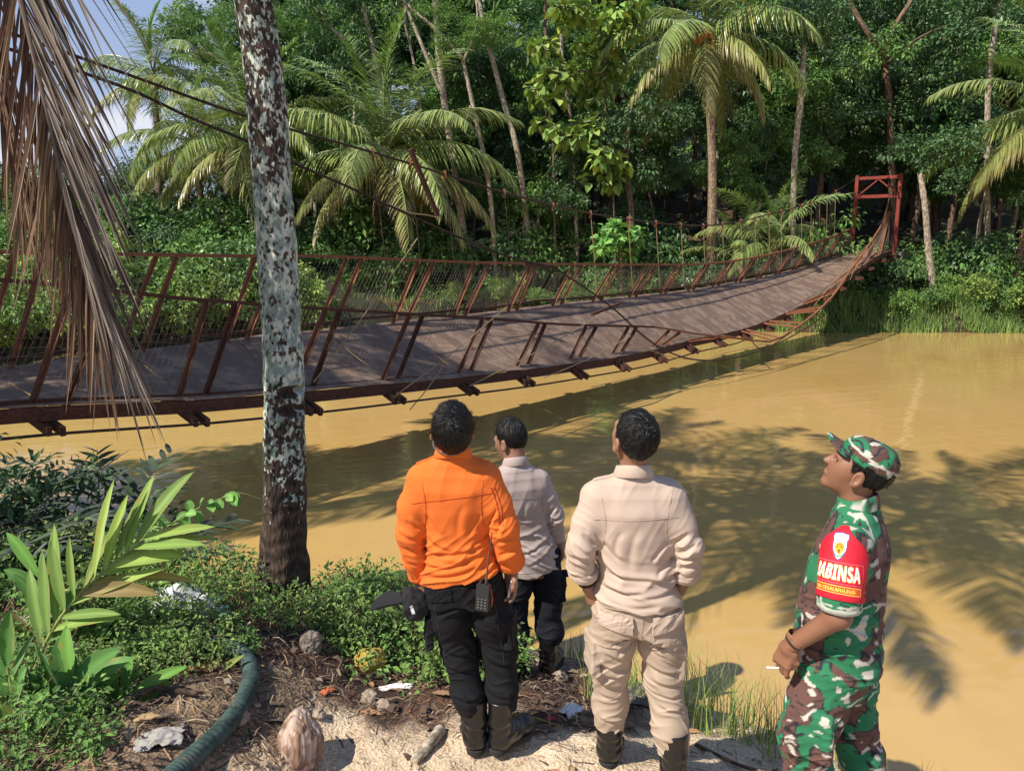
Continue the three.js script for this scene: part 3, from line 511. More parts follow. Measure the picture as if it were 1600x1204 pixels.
// deck plates, one each bay
for (let i = FIRST; i < LAST; i++) {
  const pos = [], uv = [], idx = [], nu = 5, nv = 7, r = makeRandom(500 + i), gap = 0.006;
  for (const low of [0, 1]) for (let a = 0; a <= nu; a++) for (let b = 0; b <= nv; b++) {
    const t = i + gap + (1 - 2 * gap) * a / nu, s = b / nv, p = nearAt(t, 0.13).lerp(farAt(t, -0.05), s);
    p.y += 0.012 * noise3(t * 2.2, s * 3, i) + (i % 2 ? 0.003 : 0) - low * 0.012 - 0.03 * Math.sin(Math.PI * s) * 0.6; pos.push(p.x, p.y, p.z); uv.push(t * 0.6 + r() * 0, s * 0.75 + i * 0.37);
  }
  const w = nv + 1, half = (nu + 1) * w;
  for (let a = 0; a < nu; a++) for (let b = 0; b < nv; b++) { const q = a * w + b; idx.push(q, q + w, q + 1, q + 1, q + w, q + w + 1); const h = q + half; idx.push(h, h + 1, h + w, h + 1, h + w + 1, h + w); }
  const rim = []; for (let b = 0; b < nv; b++) rim.push([b, b + 1], [nu * w + b + 1, nu * w + b]); for (let a = 0; a < nu; a++) rim.push([(a + 1) * w, a * w], [a * w + nv, (a + 1) * w + nv]);
  for (const [a, b] of rim) idx.push(a, b, a + half, b, b + half, a + half);
  const g = geometry(pos, idx, null, uv).toNonIndexed(); g.computeVertexNormals();
  part('deck_plate', g, M.deck, bridge);
}
const sweep = (f, a, b, w, h, n = 2) => { const list = []; for (let k = 0; k < n; k++) { const p = f(lerp(a, b, k / n)), q = f(lerp(a, b, (k + 1) / n)); list.push(bar(p, q.clone().addScaledVector(q.clone().sub(p).normalize(), 0.004), w, h)); } return mergeGeometries(list); };
for (let i = FIRST; i < LAST; i++) {
  part('edge_beam', sweep(t => nearAt(t, 0.10, -0.094), i, i + 1, 0.05, 0.15), M.rustDark, bridge);
  part('edge_beam', sweep(t => farAt(t, -0.04, -0.09), i, i + 1, 0.05, 0.12), M.rustDark, bridge);
  part('kerb_angle', sweep(t => nearAt(t, 0.0, 0.03), i, i + 1, 0.045, 0.045), M.rustDark, bridge);
  part('kerb_angle', sweep(t => farAt(t, 0.0, 0.09 + 0.03 * noise3(t, 1, 2)), i, i + 1, 0.04, 0.045), M.rustDark, bridge);
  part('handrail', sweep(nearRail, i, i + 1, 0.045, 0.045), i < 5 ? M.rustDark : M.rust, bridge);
  if (farRail(i + 1).z > -33.5) part('handrail', sweep(farRail, i, i + 1, 0.05, 0.05), M.rust, bridge);
}
// cross beams: paired channels that stick out on the near side
for (let i = FIRST; i <= LAST; i++) {
  const r = makeRandom(560 + i), e = range(r, 0.28, 0.42);
  for (const s of [-1, 1]) { const t = i + s * 0.055 / 1.55; part('cross_beam', bar(nearAt(t, e + 0.03 * s, -0.20 - 0.06), farAt(t, -0.15, -0.19), 0.05, 0.10), M.rustDark, bridge); }
}
// handrail posts, paired angle irons that lean along the bridge
function lean(i) { return 0.34 + 0.10 * smooth(-3, 1, i) + 0.20 * smooth(2, 8, i) + 0.5 * smooth(8, 14, i); }
for (let i = FIRST; i < LAST; i++) {
  const r = makeRandom(600 + i);
  for (const s of [-0.5, 0.5]) {
    const off = s * 0.20 + range(r, -0.02, 0.02), d = range(r, -0.05, 0.05);
    const low = i >= 6 ? nearAt(i + off, 0.02, -0.02) : nearAt(i + off, 0.0, -0.10);
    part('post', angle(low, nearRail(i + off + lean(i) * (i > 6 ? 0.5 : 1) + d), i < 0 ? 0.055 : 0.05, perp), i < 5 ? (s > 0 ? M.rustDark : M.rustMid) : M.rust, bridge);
    const top = farRail(Math.min(16.9, i + off + lean(i) - d));
    part('post', angle(farAt(i + off, 0, -0.02), top, 0.05, perp), M.rust, bridge);
  }
}
// welded wire mesh in the railings, one sheet each bay
function wireSheet(a, b, c, d, nu, nv, rad, seed, miss = 0, bulge = 0) {
  const pos = [], idx = [], r = makeRandom(seed);
  const P = (u, v) => { const p = a.clone().lerp(b, u).lerp(d.clone().lerp(c, u), v); p.addScaledVector(perp, bulge * Math.sin(Math.PI * v) * Math.sin(Math.PI * u) + 0.012 * noise3(u * 3 + seed, v * 3, 2)); return p; };
  const wire = (p, q) => { const b0 = pos.length / 3, dir = q.clone().sub(p).normalize(), s = V(0, 0, 0).crossVectors(dir, perp).normalize(), n = V(0, 0, 0).crossVectors(s, dir); for (const e of [p, q]) for (let k = 0; k < 3; k++) { const an = k * 2.0944, v = e.clone().addScaledVector(s, Math.cos(an) * rad).addScaledVector(n, Math.sin(an) * rad); pos.push(v.x, v.y, v.z); } for (let k = 0; k < 3; k++) { const m = (k + 1) % 3; idx.push(b0 + k, b0 + m, b0 + k + 3, b0 + m, b0 + m + 3, b0 + k + 3); } };
  for (let k = 1; k < nu; k++) { if (r() < miss) continue; const u = k / nu + range(r, -0.006, 0.006); wire(P(u, 0), P(u, 0.5)); wire(P(u, 0.5), P(u, 1)); }
  for (let k = 1; k < nv; k++) { if (r() < miss) continue; const v = k / nv + range(r, -0.006, 0.006); wire(P(0, v), P(0.5, v)); wire(P(0.5, v), P(1, v)); }
  const g = geometry(pos, idx); g.computeVertexNormals(); return g;
}
for (let i = FIRST; i < LAST; i++) {
  const l = lean(i), l2 = lean(i + 1), k = i > 6 ? 0.5 : 1;
  const fine = i < 1 ? [20, 13] : [22, 15];
  if (i < 6) part('wire_mesh', wireSheet(nearAt(i, 0.005, 0.05), nearAt(i + 1, 0.005, 0.05), nearRail(i + 1 + l2 * k), nearRail(i + l * k), ...fine, 0.0017, 700 + i, 0.04, 0.05), i < -2 ? M.wirePale : M.wire, bridge);
  else if (i >= 11) part('wire_mesh', wireSheet(nearAt(i, 0.005, 0.05), nearAt(i + 1, 0.005, 0.05), nearRail(i + 1 + l2 * k), nearRail(i + l * k), 12, 9, 0.003, 720 + i, 0.3, 0.06), M.wirePale, bridge);
  const b1 = farRail(Math.min(16.9, i + 1 + l2)), b0 = farRail(Math.min(16.9, i + l));
  part('wire_mesh', wireSheet(farAt(i, 0.005, 0.1), farAt(i + 1, 0.005, 0.1), b1, b0, ...fine, 0.0019, 740 + i, 0.05, 0.03), M.wirePale, bridge);
}
// cables
const FC = [[-300, -60], [190, 113], [380, 180], [600, 243], [800, 304], [900, 329], [1000, 345], [1060, 351], [1110, 352], [1160, 345], [1200, 335], [1250, 322], [1292, 307], [1336, 280]];
const farCable = rail(FC.map(([x, y]) => [x, y, -0.04]), FAR);
part('main_cable', tube(FC.map(([x, y]) => over(FAR, x, y, -0.04)), 0.021, 6, 60), M.cable, bridge, 'taut far main cable');
const NC = [[-300, -20, 0], [190, 135, 0], [300, 185, 0], [385, 220, 0], [455, 253, 0], [540, 290, 0], [660, 345, 0], [760, 388, 0], [815, 407, 0.05], [858, 416, 0.1], [900, 440, 0.1], [960, 483, 0.15], [1000, 520, 0.25], [1030, 542, 0.4], [1068, 558, 0.6], [1105, 563, 0.8], [1150, 558, 0.95], [1195, 545, 1.05], [1250, 518, 1.05], [1290, 490, 1.0], [1318, 458, 0.9], [1340, 425, 0.7], [1362, 390, 0.45], [1380, 345, 0.2], [1391, 300, 0.02]];
part('main_cable', tube(NC.map(([x, y, o]) => over(NEAR, x, y, o)), 0.019, 6, 120), M.cable, bridge, 'slack near main cable dipping to the water');
{ const pts = []; for (let i = FIRST; i <= 8; i += 0.5) pts.push(nearAt(i, 0.34, -0.27 + 0.004 * Math.sin(i * 2.3))); pts.push(over(NEAR, 1190, 546, 0.95), over(NEAR, 1235, 520, 1.0)); part('lower_cable', tube(pts, 0.016, 6, 90), M.cable, bridge); }
{ const pts = []; for (let i = 3; i <= 9; i += 1) pts.push(nearAt(i, 0.55, -0.42 + 0.03 * Math.sin(i * 2))); part('loose_rope', tube(pts, 0.008, 5, 40), M.rope, bridge); }
// hangers from the far cable
for (const px of [582, 640, 695, 788, 864, 923, 981, 1025, 1064, 1099, 1129, 1158, 1180, 1202, 1221, 1238, 1253, 1268, 1281, 1293, 1306]) {
  let lo = -3, hi = 17; for (let k = 0; k < 30; k++) { const m = (lo + hi) / 2, p = farCable(m), q = 800 + FOCAL * p.x / (-p.z * Math.cos(TILT) - (p.y - EYE) * Math.sin(TILT)); q < px ? lo = m : hi = m; }
  const top = farCable(lo), bot = farAt(lo + 0.22, -0.04, 0.05);
  const h = part('hanger', tube([top.clone().add(V(0, 0.03, 0)), bot], 0.009, 5, 1), px > 900 ? M.rope : M.cable, bridge);
  part('clamp', bar(top.clone().add(V(0, 0.07, 0)), top.clone().add(V(0.004, -0.10, 0)), 0.05, 0.05), M.rust, h);
}
// hangers torn from the near cable, lying across the near railing
for (const [x0, y0, o0, x1, y1, o1] of [[490, 597, 0.1, 652, 372, 0], [615, 620, 0.3, 793, 478, 0.15], [733, 603, 0.33, 950, 485, 0.2], [640, 640, 0.35, 700, 560, 0.3], [850, 590, 0.35, 985, 525, 0.2], [1010, 545, 0.25, 1090, 562, 0.6]]) part('torn_hanger', tube([over(NEAR, x0, y0, o0), over(NEAR, (x0 + x1) / 2, (y0 + y1) / 2 + 4, (o0 + o1) / 2), over(NEAR, x1, y1, o1)], 0.009, 5, 6), M.rope, bridge);
part('cable_clamp', bar(over(NEAR, 925, 491, 0.12), over(NEAR, 968, 474, 0.12), 0.06, 0.05), M.rustDark, bridge);
part('cable_clamp', bar(over(NEAR, 820, 413, 0.05), over(NEAR, 866, 417, 0.1), 0.05, 0.05), M.rustDark, bridge);
part('dangling_bar', bar(over(FAR, 641, 233, 0.05), over(FAR, 684, 338, 0.05), 0.07, 0.07), M.rustDark, bridge);
part('dangling_rope', tube([over(FAR, 684, 320, 0.05), over(FAR, 686, 338, 0.1), over(FAR, 668, 336, 0.1), over(FAR, 640, 332, 0.1), over(FAR, 606, 318, 0.1)], 0.012, 5, 16), M.rope, bridge);
// slack hangers bunched below the tower's near leg
for (let k = 0; k < 9; k++) { const a = NC[NC.length - 2 - (k % 3)], x = a[0] + 2 - k * 0.6; part('slack_hanger', tube([over(NEAR, 1390 - k * 0.9, 308 + k * 5, 0.02), over(NEAR, 1381 - k * 2.2, 352 + k * 3, 0.1 + 0.02 * k), over(NEAR, 1362 - k * 4.5, 388 + k * 3, 0.3 + 0.03 * k), nearAt(15.6 - k * 0.62, 0.25 + 0.04 * k, 0.02)], 0.009, 5, 14), k % 2 ? M.rust : M.rope, bridge); }
// tower on the far bank
{
  const L = 17.25, a = farAt(L, -0.06), b = nearAt(L, 0.10), topY = over(FAR, 1333, 272, 0).y;
  const up = (p, y) => V(p.x, y, p.z);
  for (const p of [a, b]) { const g = groundHeight(p.x, -p.z) - 0.3; part('tower_post', bar(up(p, g), up(p, topY), 0.14, 0.13, perp), M.rustRed, bridge); part('tower_flange', bar(up(p, topY - 0.95), up(p, topY - 0.72), 0.19, 0.18, perp), M.rustRed, bridge); }
  const y1 = topY - 0.12, y2 = topY - 0.86, ia = a.clone().lerp(b, 0.05), ib = a.clone().lerp(b, 0.95), m = a.clone().lerp(b, 0.5);
  part('tower_crossbeam', bar(up(ia, y1), up(ib, y1), 0.09, 0.12), M.rustRed, bridge); part('tower_crossbeam', bar(up(ia, y2), up(ib, y2), 0.09, 0.13), M.rustRed, bridge);
  part('tower_brace', bar(up(m, y1 - 0.06), up(ia, y2 + 0.06), 0.05, 0.05), M.rustRed, bridge); part('tower_brace', bar(up(m, y1 - 0.06), up(ib, y2 + 0.06), 0.05, 0.05), M.rustRed, bridge);
  const back = V(STEP.x, 0, -STEP.z).normalize();
  const backY = groundHeight(a.x + back.x * 6, -(a.z + back.z * 6));
  for (const p of [a, b]) part('back_stay', tube([up(p, topY), V(p.x + back.x * 6, backY, p.z + back.z * 6)], 0.02, 5, 2), M.cable, bridge);
  const ab = new THREE.BoxGeometry(2.2, 1.9, 1.2); ab.rotateY(Math.atan2(STEP.x, STEP.z) * -1); const c = a.clone().lerp(b, 0.5).addScaledVector(back, 0.75); ab.translate(c.x, 2.0, c.z);
  part('abutment', ab, new THREE.MeshStandardMaterial({ map: rustTexture([0.42, 0.40, 0.36], [0.55, 0.52, 0.46], [0.30, 0.32, 0.25], 71), roughness: 0.95 }), bridge);
}
// ---------------------------------------------------------------- people: fields of distance meshed into skin, clothes, hair and boots
const smin = (a, b, k) => { const h = Math.max(k - Math.abs(a - b), 0) / k; return Math.min(a, b) - h * h * k * 0.25; };
const smax = (a, b, k) => -smin(-a, -b, k);
function capsule(ax, ay, az, ra, bx, by, bz, rb) {
  const dx = bx - ax, dy = by - ay, dz = bz - az, l2 = dx * dx + dy * dy + dz * dz;
  return (x, y, z) => { const px = x - ax, py = y - ay, pz = z - az, t = clamp((px * dx + py * dy + pz * dz) / l2, 0, 1), qx = px - dx * t, qy = py - dy * t, qz = pz - dz * t; return Math.sqrt(qx * qx + qy * qy + qz * qz) - (ra + (rb - ra) * t); };
}
function chain(pts, k = 0.02) { const f = []; for (let i = 1; i < pts.length; i++) f.push(capsule(...pts[i - 1], ...pts[i])); return (x, y, z) => { let d = f[0](x, y, z); for (let i = 1; i < f.length; i++) d = smin(d, f[i](x, y, z), k); return d; }; }
const ellipsoid = (cx, cy, cz, rx, ry, rz) => (x, y, z) => { const a = (x - cx) / rx, b = (y - cy) / ry, c = (z - cz) / rz, k0 = Math.sqrt(a * a + b * b + c * c), a2 = a / rx, b2 = b / ry, c2 = c / rz, k1 = Math.sqrt(a2 * a2 + b2 * b2 + c2 * c2) || 1; return k0 * (k0 - 1) / k1; };
function loft(rows, e = 2.3) {      // rows of [height, centre x, centre z, half width, half depth]
  return (x, y, z) => {
    let i = 1; while (i < rows.length - 1 && y > rows[i][0]) i++;
    const a = rows[i - 1], b = rows[i]; let t = clamp((y - a[0]) / (b[0] - a[0]), 0, 1); t = t * t * (3 - 2 * t) * 0.5 + t * 0.5;
    const hw = lerp(a[3], b[3], t), hd = lerp(a[4], b[4], t), dx = Math.abs(x - lerp(a[1], b[1], t)) / hw, dz = Math.abs(z - lerp(a[2], b[2], t)) / hd;
    const d = (Math.pow(Math.pow(dx, e) + Math.pow(dz, e), 1 / e) - 1) * Math.min(hw, hd);
    return Math.max(d, y - rows.at(-1)[0], rows[0][0] - y);
  };
}
const boxField = (cx, cy, cz, hx, hy, hz, r, turn = 0) => { const c = Math.cos(turn), s = Math.sin(turn); return (x, y, z) => { const ux = x - cx, uz = z - cz, X = Math.abs(ux * c - uz * s) - hx + r, Y = Math.abs(y - cy) - hy + r, Z = Math.abs(ux * s + uz * c) - hz + r, ox = Math.max(X, 0), oy = Math.max(Y, 0), oz = Math.max(Z, 0); return Math.sqrt(ox * ox + oy * oy + oz * oz) + Math.min(Math.max(X, Y, Z), 0) - r; }; };
// naive surface nets
function nets(f, lo, hi, cell, band = 0.02, paint) {
  const nx = Math.ceil((hi[0] - lo[0]) / cell) + 1, ny = Math.ceil((hi[1] - lo[1]) / cell) + 1, nz = Math.ceil((hi[2] - lo[2]) / cell) + 1, B = 4;
  const F = new Float32Array(nx * ny * nz), at3 = (i, j, k) => (k * ny + j) * nx + i;
  for (let k = 0; k < nz; k += B) for (let j = 0; j < ny; j += B) for (let i = 0; i < nx; i += B) {
    const h = cell * (B - 1) / 2, d = f(lo[0] + i * cell + h, lo[1] + j * cell + h, lo[2] + k * cell + h), far = Math.abs(d) > cell * B * 1.25 + band;
    for (let c = k; c < Math.min(nz, k + B); c++) for (let b = j; b < Math.min(ny, j + B); b++) for (let a = i; a < Math.min(nx, i + B); a++) F[at3(a, b, c)] = far ? d : f(lo[0] + a * cell, lo[1] + b * cell, lo[2] + c * cell);
  }
  const id = new Int32Array(nx * ny * nz).fill(-1), pos = [], idx = [];
  const corner = [[0, 0, 0], [1, 0, 0], [0, 1, 0], [1, 1, 0], [0, 0, 1], [1, 0, 1], [0, 1, 1], [1, 1, 1]], edges = [[0, 1], [2, 3], [4, 5], [6, 7], [0, 2], [1, 3], [4, 6], [5, 7], [0, 4], [1, 5], [2, 6], [3, 7]], v = new Float64Array(8);
  for (let k = 0; k < nz - 1; k++) for (let j = 0; j < ny - 1; j++) for (let i = 0; i < nx - 1; i++) {
    let mask = 0; for (let c = 0; c < 8; c++) { v[c] = F[at3(i + corner[c][0], j + corner[c][1], k + corner[c][2])]; if (v[c] < 0) mask |= 1 << c; }
    if (mask === 0 || mask === 255) continue;
    let sx = 0, sy = 0, sz = 0, n = 0;
    for (const [a, b] of edges) { if ((v[a] < 0) === (v[b] < 0)) continue; const t = v[a] / (v[a] - v[b]), A = corner[a], Q = corner[b]; sx += A[0] + (Q[0] - A[0]) * t; sy += A[1] + (Q[1] - A[1]) * t; sz += A[2] + (Q[2] - A[2]) * t; n++; }
    id[at3(i, j, k)] = pos.length / 3; pos.push(lo[0] + (i + sx / n) * cell, lo[1] + (j + sy / n) * cell, lo[2] + (k + sz / n) * cell);
  }
  const quad = (a, b, c, d, flip) => { if (a < 0 || b < 0 || c < 0 || d < 0) return; flip ? idx.push(a, c, b, a, d, c) : idx.push(a, b, c, a, c, d); };
  for (let k = 1; k < nz - 1; k++) for (let j = 1; j < ny - 1; j++) for (let i = 1; i < nx - 1; i++) {
    const s = F[at3(i, j, k)] < 0;
    if (s !== F[at3(i + 1, j, k)] < 0) quad(id[at3(i, j - 1, k - 1)], id[at3(i, j, k - 1)], id[at3(i, j, k)], id[at3(i, j - 1, k)], !s);
    if (s !== F[at3(i, j + 1, k)] < 0) quad(id[at3(i - 1, j, k - 1)], id[at3(i - 1, j, k)], id[at3(i, j, k)], id[at3(i, j, k - 1)], !s);
    if (s !== F[at3(i, j, k + 1)] < 0) quad(id[at3(i - 1, j - 1, k)], id[at3(i, j - 1, k)], id[at3(i, j, k)], id[at3(i - 1, j, k)], !s);
  }
  const nrm = new Float32Array(pos.length), e = cell * 0.6, col = paint ? [] : null;
  for (let q = 0; q < pos.length; q += 3) {
    const x = pos[q], y = pos[q + 1], z = pos[q + 2], c = f(x, y, z), gx = f(x + e, y, z) - c, gy = f(x, y + e, z) - c, gz = f(x, y, z + e) - c, l = Math.hypot(gx, gy, gz) || 1;
    nrm[q] = gx / l; nrm[q + 1] = gy / l; nrm[q + 2] = gz / l; if (paint) col.push(...paint(x, y, z));
  }
  const g = geometry(pos, idx, col); g.setAttribute('normal', new THREE.BufferAttribute(nrm, 3)); return g;
}
function hitSurface(f, o, d, far = 0.6) { const p = o.clone(); let s = 0; for (let k = 0; k < 90 && s < far; k++) { const v = f(p.x, p.y, p.z); if (v < 0.0006) return p; const st = Math.max(0.0015, v * 0.6); p.addScaledVector(d, st); s += st; } return null; }
function fieldNormal(f, p, e = 0.004) { const c = f(p.x, p.y, p.z); return V(f(p.x + e, p.y, p.z) - c, f(p.x, p.y + e, p.z) - c, f(p.x, p.y, p.z + e) - c).normalize(); }
// a seam or edge sewn on the surface, seen from one side
function seamOn(f, pts, dir, rad, lift = 0.0005) { const out = []; for (const p of pts) { const q = hitSurface(f, p.clone().addScaledVector(dir, -0.3), dir, 0.7); if (q) out.push(q.addScaledVector(fieldNormal(f, q), lift)); } return out.length > 1 ? tube(out, rad, 5, out.length * 2) : null; }
function between(a, b, n, bend = V(0, 0, 0)) { const o = []; for (let i = 0; i <= n; i++) { const t = i / n; o.push(a.clone().lerp(b, t).addScaledVector(bend, Math.sin(Math.PI * t))); } return o; }
// a flat piece laid on the surface (pocket, flap, strap, badge) with a real thickness
function patchOn(f, corners, dir, nu, nv, thick) {
  const P = [], pos = [], idx = [], uv = []; let last = null;
  for (let j = 0; j <= nv; j++) for (let i = 0; i <= nu; i++) {
    const u = i / nu, v = j / nv, a = corners[0].clone().lerp(corners[1], u), b = corners[3].clone().lerp(corners[2], u), o = a.lerp(b, v), d = typeof dir === 'function' ? dir(o, u, v) : dir;
    const start = typeof dir === 'function' ? o.clone() : o.clone().addScaledVector(d, -0.3), q = hitSurface(f, start, d, 0.7) ?? (last ? last.clone() : o.clone()); last = q; P.push([q, fieldNormal(f, q, 0.01), u, v]);
  }
  for (const lift of [thick, -0.004]) for (const [q, n, u, v] of P) { pos.push(q.x + n.x * lift, q.y + n.y * lift, q.z + n.z * lift); uv.push(u, 1 - v); }
  const w = nu + 1, half = P.length, top = [];
  for (let j = 0; j < nv; j++) for (let i = 0; i < nu; i++) { const a = j * w + i; idx.push(a, a + w, a + 1, a + 1, a + w, a + w + 1); }
  const rim = []; for (let i = 0; i < nu; i++) rim.push([i, i + 1], [nv * w + i + 1, nv * w + i]); for (let j = 0; j < nv; j++) rim.push([(j + 1) * w, j * w], [j * w + nu, (j + 1) * w + nu]);
  for (const [a, b] of rim) idx.push(a, b, a + half, b, b + half, a + half);
  const g = geometry(pos, idx, null, uv).toNonIndexed(); g.computeVertexNormals(); return g;
}
// head with face; the face looks along -z
function headField() {
  const skull = ellipsoid(0, 0.032, 0.012, 0.074, 0.092, 0.094), jaw = ellipsoid(0, -0.048, -0.030, 0.055, 0.070, 0.060), cheek = ellipsoid(0, -0.012, -0.040, 0.064, 0.055, 0.055);
  const bridgeN = capsule(0, 0.018, -0.088, 0.008, 0, -0.022, -0.108, 0.012), tip = ellipsoid(0, -0.026, -0.106, 0.015, 0.011, 0.014), lips = ellipsoid(0, -0.063, -0.085, 0.024, 0.012, 0.013), chin = ellipsoid(0, -0.098, -0.068, 0.026, 0.022, 0.022), brow = capsule(-0.035, 0.022, -0.078, 0.013, 0.035, 0.022, -0.078, 0.013);
  const ears = [-1, 1].map(s => { const o = ellipsoid(s * 0.081, -0.012, 0.012, 0.011, 0.034, 0.021), i = ellipsoid(s * 0.091, -0.010, 0.006, 0.008, 0.020, 0.011), l = ellipsoid(s * 0.077, -0.040, 0.004, 0.008, 0.012, 0.010); return (x, y, z) => smin(smax(o(x, y, z), -i(x, y, z), 0.006), l(x, y, z), 0.008); });
  const eyes = [-1, 1].map(s => ellipsoid(s * 0.031, 0.002, -0.090, 0.017, 0.010, 0.014));
  return (x, y, z) => {
    let d = smin(skull(x, y, z), smin(jaw(x, y, z), cheek(x, y, z), 0.03), 0.035);
    d = smin(d, brow(x, y, z), 0.02); for (const e of eyes) d = smax(d, -e(x, y, z), 0.012);
    d = smin(d, bridgeN(x, y, z), 0.014); d = smin(d, tip(x, y, z), 0.008); d = smin(d, lips(x, y, z), 0.010); d = smin(d, chin(x, y, z), 0.02);
    for (const e of ears) d = smin(d, e(x, y, z), 0.006); return d;
  };
}
const hairLine = table([[-0.12, 0.085], [-0.085, 0.072], [-0.06, 0.055], [-0.035, 0.03], [-0.02, -0.005], [0.0, 0.014], [0.025, 0.010], [0.04, -0.04], [0.06, -0.062], [0.12, -0.068]]);
function hairField(o) {
  const shell = ellipsoid(0, 0.036, 0.014, 0.074 + (o.side ?? 0.010), 0.092 + (o.top ?? 0.016), 0.094 + (o.back ?? 0.010));
  return (x, y, z) => {
    const a = Math.atan2(x, z - 0.06), n = noise3(a * (o.fine ?? 9), y * 9, z * 9 + (o.seed ?? 0)) * 0.0035 + noise3(a * 3, y * 22, (o.seed ?? 0)) * 0.0025;
    const line = hairLine(z) - y + 0.006 * noise3(x * 60, z * 60, 5); return smax(shell(x, y, z) + n, line, 0.012);
  };
}
// a hand hanging along -y from the wrist, back of the hand towards +z, thumb on the +x side; curl bends the fingers towards -z
function handGeometry(o, cell = 0.0035) {
  const palm = (x, y, z) => { const a = boxField(0, -0.048, 0, 0.039, 0.046, 0.014, 0.013)(x, y, z); return a; };
  const f = [palm, capsule(0, 0.05, 0, 0.031, 0, -0.01, 0, 0.028)], c = o.curl;
  [[0.030, 0.070, 0.0], [0.010, 0.079, 0.05], [-0.011, 0.074, 0.1], [-0.030, 0.058, 0.2]].forEach(([x, L, extra], k) => {
    let px = x, py = -0.088 + (k === 3 ? 0.008 : 0), pz = 0, a = (c[k] ?? 0.4) * 0.5 + extra * 0.3; const seg = [0.46, 0.30, 0.24], rad = [0.0098, 0.0092, 0.0085, 0.0072], fan = x * (o.fan ?? 1.6); const pts = [[px, py + 0.012, pz, 0.011]];
    seg.forEach((s, i) => { px += fan * L * s; py -= Math.cos(a) * L * s; pz -= Math.sin(a) * L * s; pts.push([px, py, pz, rad[i + 1]]); a += (c[k] ?? 0.4) * 0.75; });
    f.push(chain(pts, 0.003));
  });
  const tx = o.thumbIn ?? 0; f.push(chain([[0.026, -0.022, -0.004, 0.014], [0.049 - tx * 0.3, -0.050, -0.014, 0.012], [0.057 - tx * 0.8, -0.078, -0.022, 0.0100], [0.054 - tx * 1.2, -0.098, -0.030, 0.0082]], 0.006));
  const field = (x, y, z) => { let d = smin(f[0](x, y, z), f[1](x, y, z), 0.02); for (let i = 2; i < 6; i++) d = smin(d, f[i](x, y, z), 0.005); return smin(d, f[6](x, y, z), 0.012); };
  return nets(field, [-0.075, -0.19, -0.12], [0.085, 0.06, 0.04], cell, 0.006);
}
function placedHand(o) {   // o: wrist, along (direction of the fingers), back (direction the back of the hand faces), mirror
  const y = o.along.clone().normalize().negate(), z = o.back.clone().addScaledVector(y, -o.back.dot(y)).normalize(), x = V(0, 0, 0).crossVectors(y, z);
  const g = handGeometry(o); if (o.mirror) { g.scale(-1, 1, 1); const i = g.index.array; for (let k = 0; k < i.length; k += 3) { const t = i[k]; i[k] = i[k + 1]; i[k + 1] = t; } const n = g.attributes.normal; for (let k = 0; k < n.count; k++) n.setX(k, n.getX(k)); }
  g.applyMatrix4(new THREE.Matrix4().makeBasis(x, y, z).setPosition(o.wrist)); return g;
}
// boot: heel under the ankle, toe along -z
function bootGeometry() {
  const shaft = chain([[0, 0.07, 0.012, 0.052], [0, 0.16, 0.016, 0.054], [0, 0.27, 0.01, 0.060]]), footF = chain([[0, 0.062, 0.02, 0.048], [0, 0.062, -0.06, 0.050], [0, 0.052, -0.15, 0.044], [0, 0.050, -0.175, 0.038]], 0.03);
  const bands = (y, z) => 0.0025 * Math.sin(y * 130 + z * 40) * smooth(0.06, 0.10, y) * smooth(0.2, 0.15, y);
  const upper = (x, y, z) => smax(smax(smin(shaft(x, y, z), footF(x, y, z), 0.04) + bands(y, z), 0.022 - y, 0.004), y - 0.262, 0.006);
  const plan = chain([[0, 0, 0.03, 0.045], [0, 0, -0.05, 0.043], [0, 0, -0.13, 0.050], [0, 0, -0.18, 0.038]], 0.03);
  const sole = (x, y, z) => { const d = plan(x, 0, z), tread = 0.003 * (Math.sin(z * 260) > 0 ? 1 : 0) * (y < 0.012 ? 1 : 0); const arch = z < 0 && z > -0.05 && y < 0.012 ? 0.01 : 0; return smax(d + tread, Math.abs(y - 0.015) - 0.015, 0.004) + arch; };
  return [nets(upper, [-0.075, 0.0, -0.235], [0.075, 0.28, 0.09], 0.006, 0.01), nets(sole, [-0.075, -0.01, -0.245], [0.075, 0.045, 0.1], 0.005, 0.008)];
}
const [bootUpper, bootSole] = bootGeometry();
const cuffGeo = new THREE.TorusGeometry(0.054, 0.007, 8, 24); cuffGeo.rotateX(Math.PI / 2); cuffGeo.translate(0, 0.258, 0.01);
const weave = dataTexture(128, 128, (x, y) => { const k = 0.5 + 0.25 * Math.sin(x * 0.785) * Math.sin(y * 0.785) + 0.2 * tileNoise(x / 128, y / 128, 30, 2); return [k, k, k]; }, false);
const cloth = (r, g, b, o = {}) => new THREE.MeshPhysicalMaterial({ color: lin(r, g, b), roughness: 0.9, sheen: 0.25, sheenRoughness: 0.6, sheenColor: lin(0.5 + r * 0.5, 0.5 + g * 0.5, 0.5 + b * 0.5), ...o });
M.leather = new THREE.MeshPhysicalMaterial({ color: lin(0.006, 0.006, 0.0065), roughness: 0.34, clearcoat: 0.3, clearcoatRoughness: 0.3 });
M.rubber = new THREE.MeshStandardMaterial({ color: lin(0.02, 0.019, 0.018), roughness: 0.9 });
M.hair = new THREE.MeshPhysicalMaterial({ color: lin(0.006, 0.0055, 0.0055), roughness: 0.5, specularIntensity: 0.55, side: THREE.DoubleSide });
const skinMat = (r, g, b) => new THREE.MeshPhysicalMaterial({ color: lin(r, g, b), roughness: 0.52, sheen: 0.1, sheenRoughness: 0.5 });
const P3 = a => V(a[0], a[1], a[2]);
